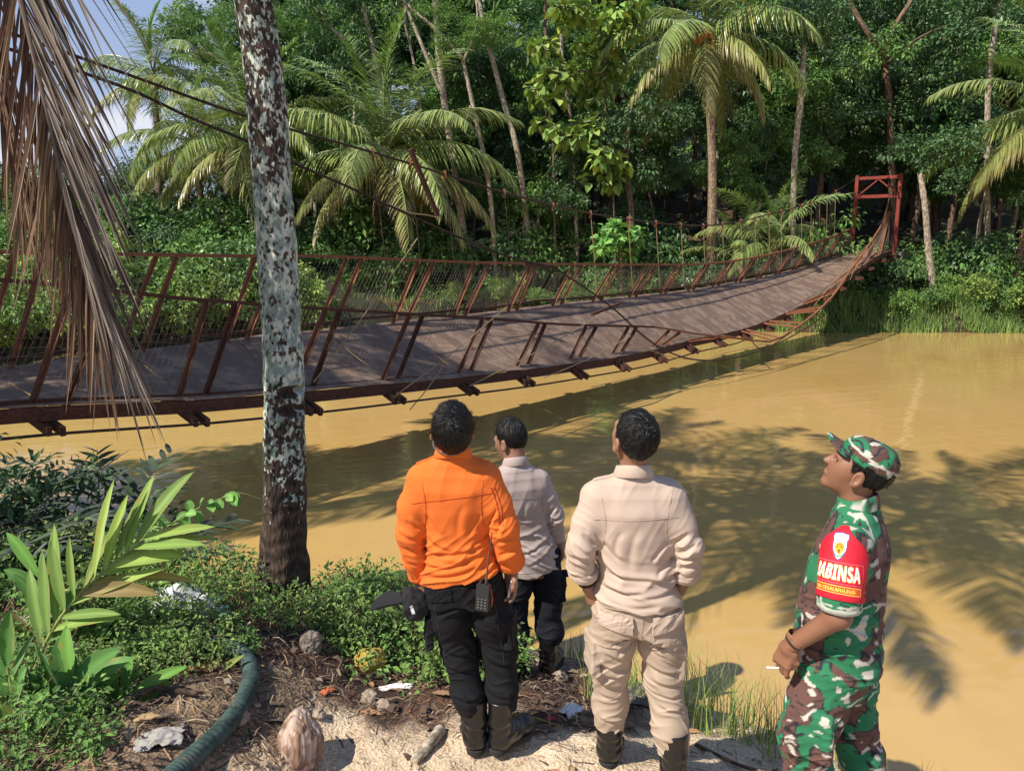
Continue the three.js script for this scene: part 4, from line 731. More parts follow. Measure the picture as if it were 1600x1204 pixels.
// strands lying on the hair, combed away from the whorl
function strands(f, o, r) {
  const pos = [], idx = [], whorl = o.whorl;
  for (let k = 0; k < o.n; k++) {
    const a = r() * 6.283, e = Math.asin(range(r, -0.75, 1)), d = V(Math.cos(a) * Math.cos(e), Math.sin(e), Math.sin(a) * Math.cos(e));
    const c = V(0, 0.036, 0.014), p = hitSurface(f, c.clone().addScaledVector(d, 0.2), d.clone().negate(), 0.25); if (!p || hairLine(p.z) > p.y - 0.004) continue;
    const n = fieldNormal(f, p, 0.01), away = p.clone().sub(whorl), flow = away.clone().addScaledVector(n, -away.dot(n)).normalize(); const sw = V(0, 0, 0).crossVectors(n, flow); flow.addScaledVector(sw, range(r, 0.1, 0.7)).normalize();
    const L = range(r, o.len[0], o.len[1]), s = V(0, 0, 0).crossVectors(flow, n).multiplyScalar(range(r, 0.0009, 0.0018)), lift = range(r, o.lift[0], o.lift[1]), b = pos.length / 3;
    for (let i = 0; i <= 3; i++) { const t = i / 3, q = p.clone().addScaledVector(flow, L * t).addScaledVector(n, -0.003 + lift * Math.sin(t * 2.2) - L * L * t * t * 4.2), w = 1 - 0.75 * t; pos.push(q.x - s.x * w, q.y - s.y * w, q.z - s.z * w, q.x + s.x * w, q.y + s.y * w, q.z + s.z * w); if (i < 3) idx.push(b + i * 2, b + i * 2 + 1, b + i * 2 + 2, b + i * 2 + 1, b + i * 2 + 3, b + i * 2 + 2); }
  }
  const g = geometry(pos, idx); g.computeVertexNormals(); return g;
}
const wrinkle = (x, y, z, s) => { const n = noise3(x, y, z + s); const q = 1 - Math.sqrt(n * n + 0.004); return q * q * q; };
// pressed-in folds across the back of a garment: [x0, y0, x1, y1, depth, width], a groove with a raised lip
function creaseField(list) {
  const c = list.map(([x0, y0, x1, y1, dep = 0.007, w = 0.009]) => { const l = Math.hypot(x1 - x0, y1 - y0); return [x0, y0, (x1 - x0) / l, (y1 - y0) / l, l, dep, w]; });
  return (x, y, z) => {
    if (z < -0.06) return 0; let s = 0; const k = smooth(-0.06, 0.0, z);
    for (const [x0, y0, dx, dy, l, dep, w] of c) { const px = x - x0, py = y - y0, t = (px * dx + py * dy) / l; if (t < -0.1 || t > 1.1) continue; const q = (-px * dy + py * dx) + 0.012 * Math.sin(t * 3.1) * (l > 0.12 ? 1 : 0.4); if (q > 5 * w || q < -3 * w) continue; const e = smooth(-0.1, 0.25, t) * smooth(1.1, 0.75, t), a = q / w, b = (q - 2.1 * w) / (1.5 * w); s += dep * e * (Math.exp(-a * a) - 0.75 * Math.exp(-b * b)); }
    return s * k;
  };
}
// builds one person from joints; returns the fields so that pockets, seams and bands can be laid on
function person(label, o) {
  const root = thing('person', label, 'person', o.base); root.rotation.y = o.yaw ?? 0; bases.delete(root);
  const A = Object.fromEntries(Object.entries(o.arms).map(([k, a]) => [k, a])), hp = o.head, hm = new THREE.Matrix4().makeRotationFromEuler(new THREE.Euler(hp.pitch, hp.yaw, hp.roll ?? 0, 'YXZ')).setPosition(P3(hp.c)), hi = hm.clone().invert(), he = hi.elements;
  const inHead = (f, s = hp.size ?? 1) => (x, y, z) => f((he[0] * x + he[4] * y + he[8] * z + he[12]) / s, (he[1] * x + he[5] * y + he[9] * z + he[13]) / s, (he[2] * x + he[6] * y + he[10] * z + he[14]) / s) * s;
  const HF = headField(), headW = inHead(HF), nk = o.neck;
  const nb = P3([0, -0.055, 0.030]).applyMatrix4(hm), neckF = capsule(nb.x, nb.y, nb.z, 0.054, nk[0], nk[1], nk[2], 0.060);
  const sink = d => d + 0.022;
  // skin: torso and limbs under the clothes, arms, neck; finer grids for head and hands
  const limbs = [];
  for (const k of ['L', 'R']) { const a = A[k]; limbs.push(chain(a.bone, 0.03)); }
  const legsF = ['L', 'R'].map(k => chain(o.legs[k].map(p => [p[0], p[1], p[2], p[3] - 0.022]).concat([[...o.boots[k].slice(0, 1), 0.08, o.boots[k][1], 0.035]]), 0.04));
  const torsoF = loft(o.torso.map(r => [r[0], r[1], r[2], Math.max(0.03, r[3] - 0.028 - 0.03 * smooth(1.0, 0.85, r[0])), Math.max(0.03, r[4] - 0.028 - 0.03 * smooth(1.0, 0.85, r[0]))]), 2.2), pelvis = loft(o.pelvis.map(r => [r[0], r[1], r[2], r[3] - 0.025, r[4] - 0.025]), 2.2);
  const bodyF = (x, y, z) => { let d = smin(torsoF(x, y, z), pelvis(x, y, z), 0.05); for (const l of legsF) d = smin(d, l(x, y, z), 0.03); for (const l of limbs) d = smin(d, l(x, y, z), 0.02); return smin(d, neckF(x, y, z), 0.02); };
  const top = o.torso.at(-1)[0];
  const bg = nets(bodyF, [-0.62, 0.02, -0.45], [0.62, top + 0.05, 0.42], 0.014, 0.03);
  const hc = P3(hp.c), headAll = (x, y, z) => smin(headW(x, y, z), smax(neckF(x, y, z), nk[1] - 0.01 - y, 0.01), 0.03);
  const hg = nets(headAll, [hc.x - 0.15, hc.y - 0.19, hc.z - 0.17], [hc.x + 0.15, hc.y + 0.16, hc.z + 0.17], 0.0045, 0.008);
  const hands = ['L', 'R'].filter(k => A[k].hand).map(k => placedHand({ ...A[k].hand, mirror: A[k].hand.mirror ?? (k === 'R') }));
  const body = localPart('body', mergeGeometries([bg, hg, ...hands]), o.skin, root);
  // shirt
  const sleeves = ['L', 'R'].map(k => chain(A[k].sleeve, 0.03)), torsoS = loft(o.torso, 2.35), foldK = o.fold ?? 1;
  const hem = o.hem, cuts = ['L', 'R'].map(k => { const s = A[k].sleeve, e = s.at(-1), p = s.at(-2), d = V(e[0] - p[0], e[1] - p[1], e[2] - p[2]).normalize(); return [d, e]; });
  const shoulder = o.shoulderBlend ?? 0.05;
  const shirtCrease = creaseField(o.creases ?? []), trouserCrease = creaseField(o.trouserCreases ?? []);
  const shirtF = (x, y, z) => {
    let t = torsoS(x, y, z); t = smax(t, hem[0] + hem[1] * x + 0.006 * noise3(x * 14, z * 14, 3) - y, 0.006);
    const w = smooth(1.16, 0.98, y), up = smooth(1.0, 1.2, y);
    const fold = 0.015 * w * wrinkle(x * 2.6, y * 14 + x * (o.drape ?? 5) + 0.5 * noise3(x * 3, y * 3, 2), z * 3, o.seed) + 0.0032 * up * wrinkle(x * 7 - y * 3, y * 2.2, z * 3, o.seed + 4) + 0.004 * noise3(x * 5, y * 5, z * 5 + o.seed);
    t -= foldK * (fold - 0.006);
    let d = t;
    for (let q = 0; q < 2; q++) {
      const [dir, e] = cuts[q]; let s = sleeves[q](x, y, z); const along = (x - e[0]) * dir.x + (y - e[1]) * dir.y + (z - e[2]) * dir.z;
      if (s < 0.06) s -= foldK * (0.009 * wrinkle(x * 3 + z * 3, y * 11 + (q ? -9 : 9) * x + 0.6 * noise3(x * 4, y * 4, z * 4), z * 4, o.seed + 9 + q) * (0.35 + 0.65 * smooth(1.28, 1.1, y)) + 0.003 * noise3(x * 7, y * 7, z * 7) - 0.003);
      s = smax(s, along, 0.004); d = smin(d, s, shoulder * smooth(0.95, 1.25, y) + 0.006);
    }
    return d < 0.03 && d > -0.03 ? d + shirtCrease(x, y, z) : d;
  };
  const shirt = localPart('shirt', nets(shirtF, [-0.56, hem[0] - 0.12, -0.34], [0.56, top + 0.03, 0.36], o.cell ?? 0.0075, 0.03, o.paintShirt), o.shirtMat, root);
  // trousers
  const pel = loft(o.pelvis, 2.3), legs = ['L', 'R'].map(k => chain(o.legs[k], 0.05)), pockets = (o.cargo ?? []).map(c => boxField(...c));
  const legCut = ['L', 'R'].map(k => o.legs[k].at(-1)[1] - 0.01), dl = o.legs.L, dr = o.legs.R;
  const trouserF = (x, y, z) => {
    const knee = smooth(0.75, 0.45, y);
    const fold = (0.0025 + 0.0065 * knee) * wrinkle(x * 3, y * 12 + 0.7 * noise3(x * 4, y * 4, z * 4) + Math.abs(x - o.pelvis[0][1]) * 9, z * 4, o.seed + 20) + 0.004 * noise3(x * 6, y * 5, z * 6 + o.seed) + 0.007 * smooth(0.72, 0.82, y) * smooth(0.95, 0.85, y) * wrinkle(x * 3, y * 10 - Math.abs(x - (o.pelvis[0][1])) * 12, z * 3, o.seed + 31);
    let d = 1; for (let q = 0; q < 2; q++) { const e = q ? dr.at(-1) : dl.at(-1); d = smin(d, smax(legs[q](x, y, z), legCut[q] + 0.006 * noise3(x * 25, z * 25, 1) - y, 0.006), 0.012); }
    d = smin(d, pel(x, y, z), 0.05); for (const p of pockets) d = smin(d, p(x, y, z), 0.007); d += 0.006 - fold; return d < 0.03 && d > -0.03 ? d + trouserCrease(x, y, z) : d;
  };
  const trousers = localPart('trousers', nets(trouserF, [-0.45, 0.08, -0.36], [0.45, o.pelvis.at(-1)[0] + 0.02, 0.34], o.cell ?? 0.0075, 0.03, o.paintTrousers), o.trouserMat, root);
  // boots
  for (const k of ['L', 'R']) { const [bx, bz, turn, lift = 0, roll = 0] = o.boots[k]; const b = localPart('boot', bootUpper, M.leather, root); b.position.set(bx, lift, bz); b.rotation.set(roll, turn, 0, 'YXZ'); localPart('sole', bootSole, M.rubber, b); localPart('boot_collar', cuffGeo, M.leather, b); }
  // hair
  let hairW = null;
  if (o.hair) { const hf = hairField(o.hair), r = makeRandom(o.seed + 50), s = hp.size ?? 1; const hg2 = nets(hf, [-0.11, -0.09, -0.13], [0.11, 0.16, 0.13], 0.0045, 0.01); const sg = strands(hf, o.hair.strands, r); const g = mergeGeometries([hg2, sg]); g.scale(s, s, s); const h = localPart('hair', g, M.hair, root); h.applyMatrix4(hm); hairW = inHead(hf); }
  return { root, body, shirt, trousers, shirtF, trouserF, headW, headAll, hm, inHead };
}
const ORANGE = cloth(0.74, 0.15, 0.018), BLACKCLOTH = cloth(0.008, 0.008, 0.010, { sheen: 0.02, specularIntensity: 0.5 }), TAUPE = cloth(0.40, 0.325, 0.295), TAN = cloth(0.50, 0.385, 0.305), TANDARK = cloth(0.42, 0.325, 0.245);
const threadMat = (r, g, b) => new THREE.MeshStandardMaterial({ color: lin(r, g, b), roughness: 0.9 });
const BACK = V(0, 0, -1);       // looking at a back from behind
function sew(p, name, pts, rad, mat, dir = BACK, f = p.shirtF, parent = p.shirt) { const g = seamOn(f, pts, dir, rad); if (g) localPart(name, g, mat, parent); }
function lay(p, name, corners, thick, mat, dir = BACK, f = p.trouserF, parent = p.trousers, nu = 8, nv = 8) { const m = localPart(name, patchOn(f, corners, dir, nu, nv, thick), mat, parent); return m; }
function collar(p, o, mat, paint) {   // a folded collar: ring round the neck, higher at the back
  const pos = [], idx = [], n = 36, prof = [[0.0, 0], [0.004, 0.022], [0.0, 0.040], [0.008, 0.042], [0.016, 0.020], [0.022, -0.008], [0.014, -0.012]];
  for (let i = 0; i <= n; i++) { const a = i / n * 6.2832, open = smooth(-0.6, -1, Math.cos(a)); for (const [e, y] of prof) { const rx = o.rx + e, rz = o.rz + e; pos.push(o.c[0] + Math.sin(a) * rx, o.c[1] + (y + 0.003) * (1 - 0.3 * open) + 0.020 * Math.cos(a) - 0.018 * open, o.c[2] + Math.cos(a) * rz); } }
  const w = prof.length; for (let i = 0; i < n; i++) for (let j = 0; j < w - 1; j++) { const a = i * w + j; idx.push(a, a + 1, a + w, a + 1, a + w + 1, a + w); }
  const col = []; if (paint) for (let k = 0; k < pos.length; k += 3) col.push(...paint(pos[k], pos[k + 1], pos[k + 2])); const g = geometry(pos, idx, paint ? col : null); g.computeVertexNormals(); localPart('collar', g, mat, p.shirt);
}
function ring(c, axis, r, tubeR, mat, name, parent, sq = 1) { const g = new THREE.TorusGeometry(r, tubeR, 8, 28); g.scale(1, sq, 1); const m = localPart(name, g, mat, parent); m.position.copy(c); m.quaternion.setFromUnitVectors(V(0, 0, 1), axis.clone().normalize()); return m; }
function cuff(c, axis, r, len, mat, parent, rolls = 1) {
  const prof = []; for (let k = 0; k <= 10; k++) { const t = k / 10; prof.push(new THREE.Vector2(r + 0.006 * Math.sin(Math.PI * t) + (rolls > 1 ? 0.004 * Math.abs(Math.sin(Math.PI * t * rolls)) : 0), (t - 0.5) * len)); }
  prof.unshift(new THREE.Vector2(r - 0.02, -len / 2 + 0.004)); const g = new THREE.LatheGeometry(prof, 28); const p = g.attributes.position; for (let i = 0; i < p.count; i++) { const n = 1 + 0.05 * noise3(p.getX(i) * 30, p.getY(i) * 30, p.getZ(i) * 30 + r * 50); p.setX(i, p.getX(i) * n); p.setZ(i, p.getZ(i) * n); } g.computeVertexNormals();
  const m = localPart('cuff', g, mat, parent); m.material = mat; m.position.copy(c); m.quaternion.setFromUnitVectors(V(0, 1, 0), axis.clone().normalize()); return m;
}
// ---- in orange, black trousers, looking up
{
  const base = groundPoint(-0.12, 3.3);
  const p = person('person in orange long-sleeved shirt and black trousers, seen from behind looking up', {
    base, seed: 3, skin: skinMat(0.27, 0.135, 0.08), cell: 0.0062, shirtMat: ORANGE, trouserMat: BLACKCLOTH, drape: -6,
    creases: [[-0.27, 1.0, -0.01, 1.035, 0.007], [-0.265, 0.935, -0.02, 0.99, 0.009], [-0.25, 0.895, 0.0, 0.955, 0.008], [-0.18, 0.965, 0.0, 1.01, 0.007], [-0.26, 1.075, -0.13, 1.02, 0.006], [0.02, 1.08, -0.06, 1.04, 0.007], [-0.25, 1.19, -0.19, 1.09, 0.005, 0.011], [-0.02, 1.19, -0.07, 1.09, 0.005, 0.011], [-0.09, 1.24, -0.11, 1.08, 0.004, 0.014], [-0.34, 1.16, -0.28, 1.11, 0.007], [-0.38, 1.10, -0.29, 1.06, 0.007], [-0.37, 1.03, -0.28, 1.0, 0.007], [-0.35, 0.95, -0.26, 0.93, 0.006], [0.06, 1.22, 0.02, 1.13, 0.008, 0.007], [0.09, 1.18, 0.05, 1.08, 0.008, 0.007], [0.13, 1.09, 0.05, 1.05, 0.007], [0.14, 1.02, 0.06, 0.985, 0.007]],
    trouserCreases: [[-0.10, 0.75, -0.22, 0.70, 0.008], [-0.10, 0.75, 0.01, 0.70, 0.008], [-0.2, 0.52, -0.06, 0.49, 0.007], [-0.19, 0.44, -0.06, 0.42, 0.007], [0.0, 0.54, 0.13, 0.51, 0.007], [0.0, 0.46, 0.14, 0.43, 0.007], [-0.15, 0.30, -0.02, 0.29, 0.007], [0.01, 0.31, 0.15, 0.30, 0.007]],
    head: { c: [-0.140, 1.548, 0.045], pitch: 0.62, yaw: 0.10, roll: -0.04, size: 1.06 }, neck: [-0.137, 1.40, 0.02],
    torso: [[0.78, -0.11, -0.005, 0.186, 0.140], [0.90, -0.112, -0.003, 0.176, 0.135], [1.0, -0.120, 0.0, 0.152, 0.118], [1.1, -0.125, 0.01, 0.157, 0.118], [1.2, -0.130, 0.02, 0.170, 0.122], [1.29, -0.135, 0.026, 0.178, 0.118], [1.35, -0.136, 0.026, 0.172, 0.10], [1.395, -0.137, 0.024, 0.135, 0.082], [1.43, -0.137, 0.022, 0.085, 0.070], [1.46, -0.137, 0.020, 0.062, 0.060]],
    hem: [0.895, 0.26],
    arms: {
      L: { bone: [[-0.285, 1.32, 0.02, 0.045], [-0.335, 1.09, 0.04, 0.038], [-0.308, 0.84, -0.02, 0.028]], sleeve: [[-0.275, 1.315, 0.022, 0.070], [-0.318, 1.20, 0.03, 0.064], [-0.338, 1.08, 0.04, 0.056], [-0.318, 0.96, 0.015, 0.052], [-0.303, 0.845, -0.02, 0.047]], hand: { wrist: V(-0.303, 0.835, -0.02), along: V(-0.02, -1, -0.05), back: V(-0.9, 0, 0.45), curl: [0.9, 0.9, 0.9, 0.9], thumbIn: 0.015 } },
      R: { bone: [[0.01, 1.33, 0.02, 0.045], [0.085, 1.10, 0.06, 0.038], [0.112, 0.89, -0.01, 0.028]], sleeve: [[0.002, 1.325, 0.022, 0.070], [0.055, 1.21, 0.04, 0.065], [0.088, 1.10, 0.06, 0.060], [0.102, 1.0, 0.03, 0.056], [0.114, 0.905, -0.01, 0.056]], hand: { wrist: V(0.114, 0.895, -0.01), along: V(0.02, -1, 0.02), back: V(0.75, 0, -0.65), curl: [0.55, 0.7, 0.75, 0.8], thumbIn: 0.02 } },
    },
    pelvis: [[0.74, -0.10, -0.005, 0.170, 0.120], [0.86, -0.105, 0.0, 0.170, 0.122], [0.97, -0.11, -0.005, 0.148, 0.108]],
    legs: { L: [[-0.185, 0.83, 0.0, 0.096], [-0.165, 0.66, 0.0, 0.090], [-0.125, 0.47, -0.02, 0.078], [-0.085, 0.28, 0.015, 0.072], [-0.068, 0.20, 0.02, 0.064]], R: [[-0.02, 0.83, 0.0, 0.096], [0.025, 0.66, -0.01, 0.092], [0.058, 0.49, -0.04, 0.081], [0.072, 0.29, 0.0, 0.073], [0.078, 0.21, 0.01, 0.066]] },
    boots: { L: [-0.055, 0.015, 0.18], R: [0.075, 0.02, -0.75] },
    cargo: [[-0.262, 0.60, 0.0, 0.022, 0.085, 0.075, 0.012, 0.15], [0.118, 0.60, -0.01, 0.020, 0.085, 0.075, 0.012, -0.15]],
    hair: { top: 0.020, side: 0.010, back: 0.011, seed: 1, strands: { n: 2600, len: [0.022, 0.045], lift: [0.001, 0.006], whorl: V(-0.005, 0.115, 0.062) } },
  });
  const dark = threadMat(0.40, 0.05, 0.008);
  sew(p, 'yoke_seam', between(V(-0.315, 1.235, 0.3), V(0.03, 1.285, 0.3), 22, V(0, 0.008, 0)), 0.0014, dark);
  sew(p, 'armhole_seam', between(V(-0.265, 1.33, 0.3), V(-0.262, 1.12, 0.3), 12, V(0.012, 0, 0)), 0.0012, dark);
  sew(p, 'armhole_seam', between(V(0.0, 1.345, 0.3), V(0.0, 1.13, 0.3), 12, V(-0.012, 0, 0)), 0.0012, dark);
  for (const dx of [0.028, 0.042]) sew(p, 'sleeve_seam', between(V(dx, 1.31, 0.3), V(dx + 0.04, 1.14, 0.3), 10, V(0.01, 0, 0)), 0.0022, dark);
  collar(p, { c: [-0.138, 1.425, 0.022], rx: 0.064, rz: 0.062 }, ORANGE);
  for (const [a, b] of [[V(-0.215, 1.5, 0.0), V(-0.30, 1.5, 0.01)], [V(-0.06, 1.5, 0.0), V(0.025, 1.5, 0.01)]]) localPart('shoulder_strap', patchOn(p.shirtF, [a.clone().add(V(0, 0, -0.02)), b.clone().add(V(0, 0, -0.02)), b.clone().add(V(0, 0, 0.022)), a.clone().add(V(0, 0, 0.022))], V(0, -1, 0), 8, 4, 0.004), ORANGE, p.shirt);
  localPart('sleeve_badge', patchOn(p.shirtF, [V(-0.8, 1.27, 0.0), V(-0.8, 1.27, 0.055), V(-0.8, 1.19, 0.055), V(-0.8, 1.19, 0.0)], V(1, 0, 0), 6, 6, 0.003), cloth(0.03, 0.03, 0.05), p.shirt, 'dark badge on the left sleeve');
  cuff(V(-0.302, 0.865, -0.018), V(0.06, 1, 0.14), 0.050, 0.06, ORANGE, p.shirt); cuff(V(0.113, 0.93, -0.008), V(-0.1, 1, 0.2), 0.060, 0.065, ORANGE, p.shirt);
  const btn = threadMat(0.5, 0.09, 0.01); for (const dx of [-0.012, 0.012]) { const b = localPart('button', new THREE.SphereGeometry(0.005, 8, 6), btn, p.shirt); b.position.set(-0.302 + dx, 0.862, 0.036); b.scale.z = 0.5; }
  // back pockets and flaps
  for (const [x, s] of [[-0.20, -1], [-0.01, 1]]) { lay(p, 'pocket_flap', [V(x - 0.05, 0.84 + s * 0.012, 0.3), V(x + 0.05, 0.84 - s * 0.006, 0.3), V(x + 0.055, 0.785 - s * 0.01, 0.3), V(x - 0.05, 0.785 + s * 0.012, 0.3)], 0.006, BLACKCLOTH); }
  for (const s of [-1, 1]) sew(p, 'leg_seam', between(V(s < 0 ? -0.225 : 0.045, 0.76, 0.3), V(s < 0 ? -0.185 : 0.085, 0.45, 0.3), 14), 0.0016, threadMat(0.03, 0.03, 0.034), BACK, p.trouserF, p.trousers);
  localPart('mask_strap', tube([V(-0.225, 1.50, -0.02), V(-0.215, 1.478, 0.07), V(-0.165, 1.462, 0.118), V(-0.115, 1.462, 0.118), V(-0.07, 1.485, 0.075), V(-0.052, 1.53, 0.01)], 0.0032, 6, 24), threadMat(0.12, 0.11, 0.10), p.root, 'thin mask strap round the back of the head');
  // handheld radio on the belt, with its long whip
  const w = q => q.clone().add(base);
  const radio = thing('handheld_radio', 'black handheld radio with long thin antenna clipped to the orange-shirted person\'s belt', 'radio', w(V(-0.005, 0.80, 0.155)));
  const rb = new THREE.BoxGeometry(0.058, 0.115, 0.034, 2, 2, 2); localPart('radio_body', rb, M.rubber, radio).rotation.set(-0.1, -0.3, -0.06); radio.position.y += 0.03;
  const key = new THREE.BoxGeometry(0.007, 0.004, 0.003), keyMat = threadMat(0.16, 0.15, 0.13); for (let i = 0; i < 12; i++) { const k = localPart('key', key, keyMat, radio.children[0]); k.position.set(-0.016 + (i % 3) * 0.016, -0.005 - Math.floor(i / 3) * 0.013, 0.0185); }
  localPart('knob', new THREE.CylinderGeometry(0.007, 0.008, 0.016, 10), M.rubber, radio.children[0]).position.set(-0.014, 0.064, 0);
  localPart('antenna', tube([V(0.012, 0.06, 0), V(0.022, 0.16, 0.0), V(0.04, 0.30, 0.012)], [0.0055, 0.004, 0.003], 6, 8), threadMat(0.10, 0.06, 0.04), radio);
  localPart('strap', tube([V(0.03, 0.05, 0.0), V(0.04, 0.0, 0.01), V(0.036, -0.04, 0.012)], 0.003, 5, 8), threadMat(0.45, 0.06, 0.02), radio);
  // cigarette and cap
  single('cigarette', tube([w(V(0.118, 0.845, 0.022)), w(V(0.103, 0.775, 0.045))], 0.004, 8, 2), threadMat(0.75, 0.73, 0.7), 'white cigarette between the fingers of the orange-shirted person', 'cigarette', w(V(0.11, 0.81, 0.03)));
  const cap = thing('cap', 'black cap with a small white mark held in the orange-shirted person\'s left hand', 'cap', w(V(-0.335, 0.735, 0.03)));
  const crownF = (x, y, z) => { const d = ellipsoid(0, 0, 0, 0.085, 0.075, 0.07)(x, y, z) + 0.006 * noise3(x * 22, y * 22, z * 22); return smax(d, -0.02 - y * 0.4 - x * 0.5, 0.01); };
  const cg = nets(crownF, [-0.11, -0.1, -0.1], [0.11, 0.1, 0.1], 0.006); cg.rotateZ(-0.5); localPart('crown', cg, cloth(0.01, 0.01, 0.012, { sheen: 0.05 }), cap);
  const br = nets((x, y, z) => smax(ellipsoid(-0.06, 0, 0, 0.08, 0.2, 0.075)(x, y, z), Math.abs(y - 0.4 * z * z / 0.07) - 0.004, 0.003), [-0.15, -0.02, -0.09], [0.03, 0.05, 0.09], 0.005); br.rotateZ(0.25); br.translate(-0.055, 0.012, 0.0); localPart('brim', br, cloth(0.01, 0.01, 0.012, { sheen: 0.05 }), cap);
  localPart('white_mark', patchOn(crownFRot(crownF), [V(0.0, 0.02, 0.2), V(0.012, 0.028, 0.2), V(0.024, -0.012, 0.2), V(0.010, -0.018, 0.2)], BACK, 4, 6, 0.002), threadMat(0.7, 0.7, 0.72), cap);
}
function crownFRot(f) { const c = Math.cos(0.5), s = Math.sin(0.5); return (x, y, z) => f(x * c - y * s, x * s + y * c, z); }
// ---- in taupe shirt at the water's edge, head turned and bowed
{
  const base = groundPoint(0.125, 4.5);
  const p = person('person in taupe shirt and black cargo trousers at the water\'s edge, head bowed aside', {
    base, yaw: 0.35, seed: 11, skin: skinMat(0.26, 0.135, 0.085), shirtMat: TAUPE, trouserMat: cloth(0.009, 0.010, 0.015, { sheen: 0.02, specularIntensity: 0.5 }), drape: 7,
    creases: [[-0.12, 0.85, 0.12, 0.97, 0.008], [-0.06, 0.79, 0.14, 0.91, 0.008], [-0.18, 0.95, 0.05, 1.02, 0.007], [0.0, 0.98, 0.1, 1.05, 0.007], [0.12, 1.14, 0.06, 1.08, 0.006], [0.17, 1.08, 0.09, 1.03, 0.006], [0.2, 1.0, 0.12, 0.96, 0.006], [-0.09, 1.2, -0.1, 1.05, 0.004, 0.014]],
    head: { c: [-0.130, 1.535, -0.035], pitch: -0.20, yaw: 0.55, roll: 0.0, size: 1.0 }, neck: [-0.115, 1.38, 0.01],
    torso: [[0.68, 0.0, -0.015, 0.184, 0.140], [0.76, 0.0, -0.015, 0.180, 0.137], [0.86, -0.01, -0.012, 0.168, 0.128], [0.96, -0.03, -0.005, 0.142, 0.105], [1.06, -0.06, 0.005, 0.150, 0.108], [1.17, -0.085, 0.015, 0.168, 0.115], [1.27, -0.10, 0.02, 0.178, 0.112], [1.33, -0.108, 0.02, 0.168, 0.095], [1.375, -0.112, 0.018, 0.125, 0.078], [1.41, -0.113, 0.012, 0.08, 0.066], [1.44, -0.114, 0.008, 0.058, 0.056]],
    hem: [0.715, 0.05],
    arms: {
      L: { bone: [[-0.25, 1.30, 0.02, 0.045], [-0.30, 1.06, 0.02, 0.036], [-0.26, 0.84, -0.08, 0.028]], sleeve: [[-0.24, 1.295, 0.02, 0.066], [-0.29, 1.08, 0.025, 0.054], [-0.26, 0.86, -0.07, 0.045]], hand: { wrist: V(-0.258, 0.85, -0.075), along: V(0.05, -1, -0.2), back: V(-1, 0, 0), curl: [0.5, 0.6, 0.7, 0.7] } },
      R: { bone: [[0.035, 1.29, 0.02, 0.045], [0.12, 1.08, 0.05, 0.036], [0.165, 0.86, -0.01, 0.028]], sleeve: [[0.03, 1.285, 0.02, 0.066], [0.085, 1.17, 0.035, 0.058], [0.122, 1.07, 0.05, 0.053], [0.163, 0.885, 0.0, 0.045]], hand: { wrist: V(0.165, 0.875, -0.005), along: V(0.05, -1, -0.1), back: V(0.8, 0, -0.6), curl: [0.4, 0.6, 0.7, 0.75] } },
    },
    pelvis: [[0.70, 0.01, -0.01, 0.162, 0.115], [0.82, 0.0, -0.01, 0.160, 0.115], [0.92, -0.015, -0.01, 0.135, 0.10]],
    legs: { L: [[-0.07, 0.78, -0.01, 0.090], [-0.085, 0.60, -0.03, 0.085], [-0.095, 0.44, -0.05, 0.076], [-0.098, 0.27, -0.03, 0.078], [-0.10, 0.215, -0.02, 0.062]], R: [[0.085, 0.78, -0.01, 0.092], [0.11, 0.60, -0.01, 0.092], [0.115, 0.44, -0.02, 0.082], [0.115, 0.28, 0.01, 0.084], [0.112, 0.22, 0.01, 0.062]] },
    boots: { L: [-0.10, -0.01, 0.1], R: [0.108, 0.02, -0.75] },
    cargo: [[0.195, 0.58, 0.0, 0.022, 0.085, 0.075, 0.012, -0.2], [-0.165, 0.57, -0.02, 0.018, 0.08, 0.07, 0.012, 0.2]],
    hair: { top: 0.018, side: 0.008, back: 0.010, seed: 4, strands: { n: 1800, len: [0.015, 0.032], lift: [0.001, 0.005], whorl: V(0.0, 0.115, 0.055) } },
  });
  const dark = threadMat(0.24, 0.19, 0.17);
  sew(p, 'yoke_seam', between(V(-0.27, 1.225, 0.3), V(0.07, 1.215, 0.3), 20), 0.0012, dark);
  sew(p, 'armhole_seam', between(V(0.022, 1.32, 0.3), V(0.03, 1.12, 0.3), 12, V(-0.012, 0, 0)), 0.0012, dark);
  sew(p, 'hem_seam', between(V(-0.13, 0.745, 0.3), V(0.14, 0.752, 0.3), 20), 0.0014, dark);
  collar(p, { c: [-0.114, 1.400, 0.008], rx: 0.060, rz: 0.060 }, TAUPE);
  cuff(V(0.160, 0.91, 0.005), V(-0.2, 1, 0.15), 0.047, 0.055, TAUPE, p.shirt);
  lay(p, 'pocket_flap', [V(0.03, 0.70, 0.3), V(0.12, 0.70, 0.3), V(0.125, 0.645, 0.3), V(0.03, 0.65, 0.3)], 0.006, p.trousers.material);
  localPart('pocket_flap', patchOn(p.trouserF, [V(0.6, 0.675, 0.07), V(0.6, 0.675, -0.075), V(0.6, 0.61, -0.075), V(0.6, 0.60, 0.07)], V(-1, 0, 0), 8, 6, 0.007), p.trousers.material, p.trousers);
}
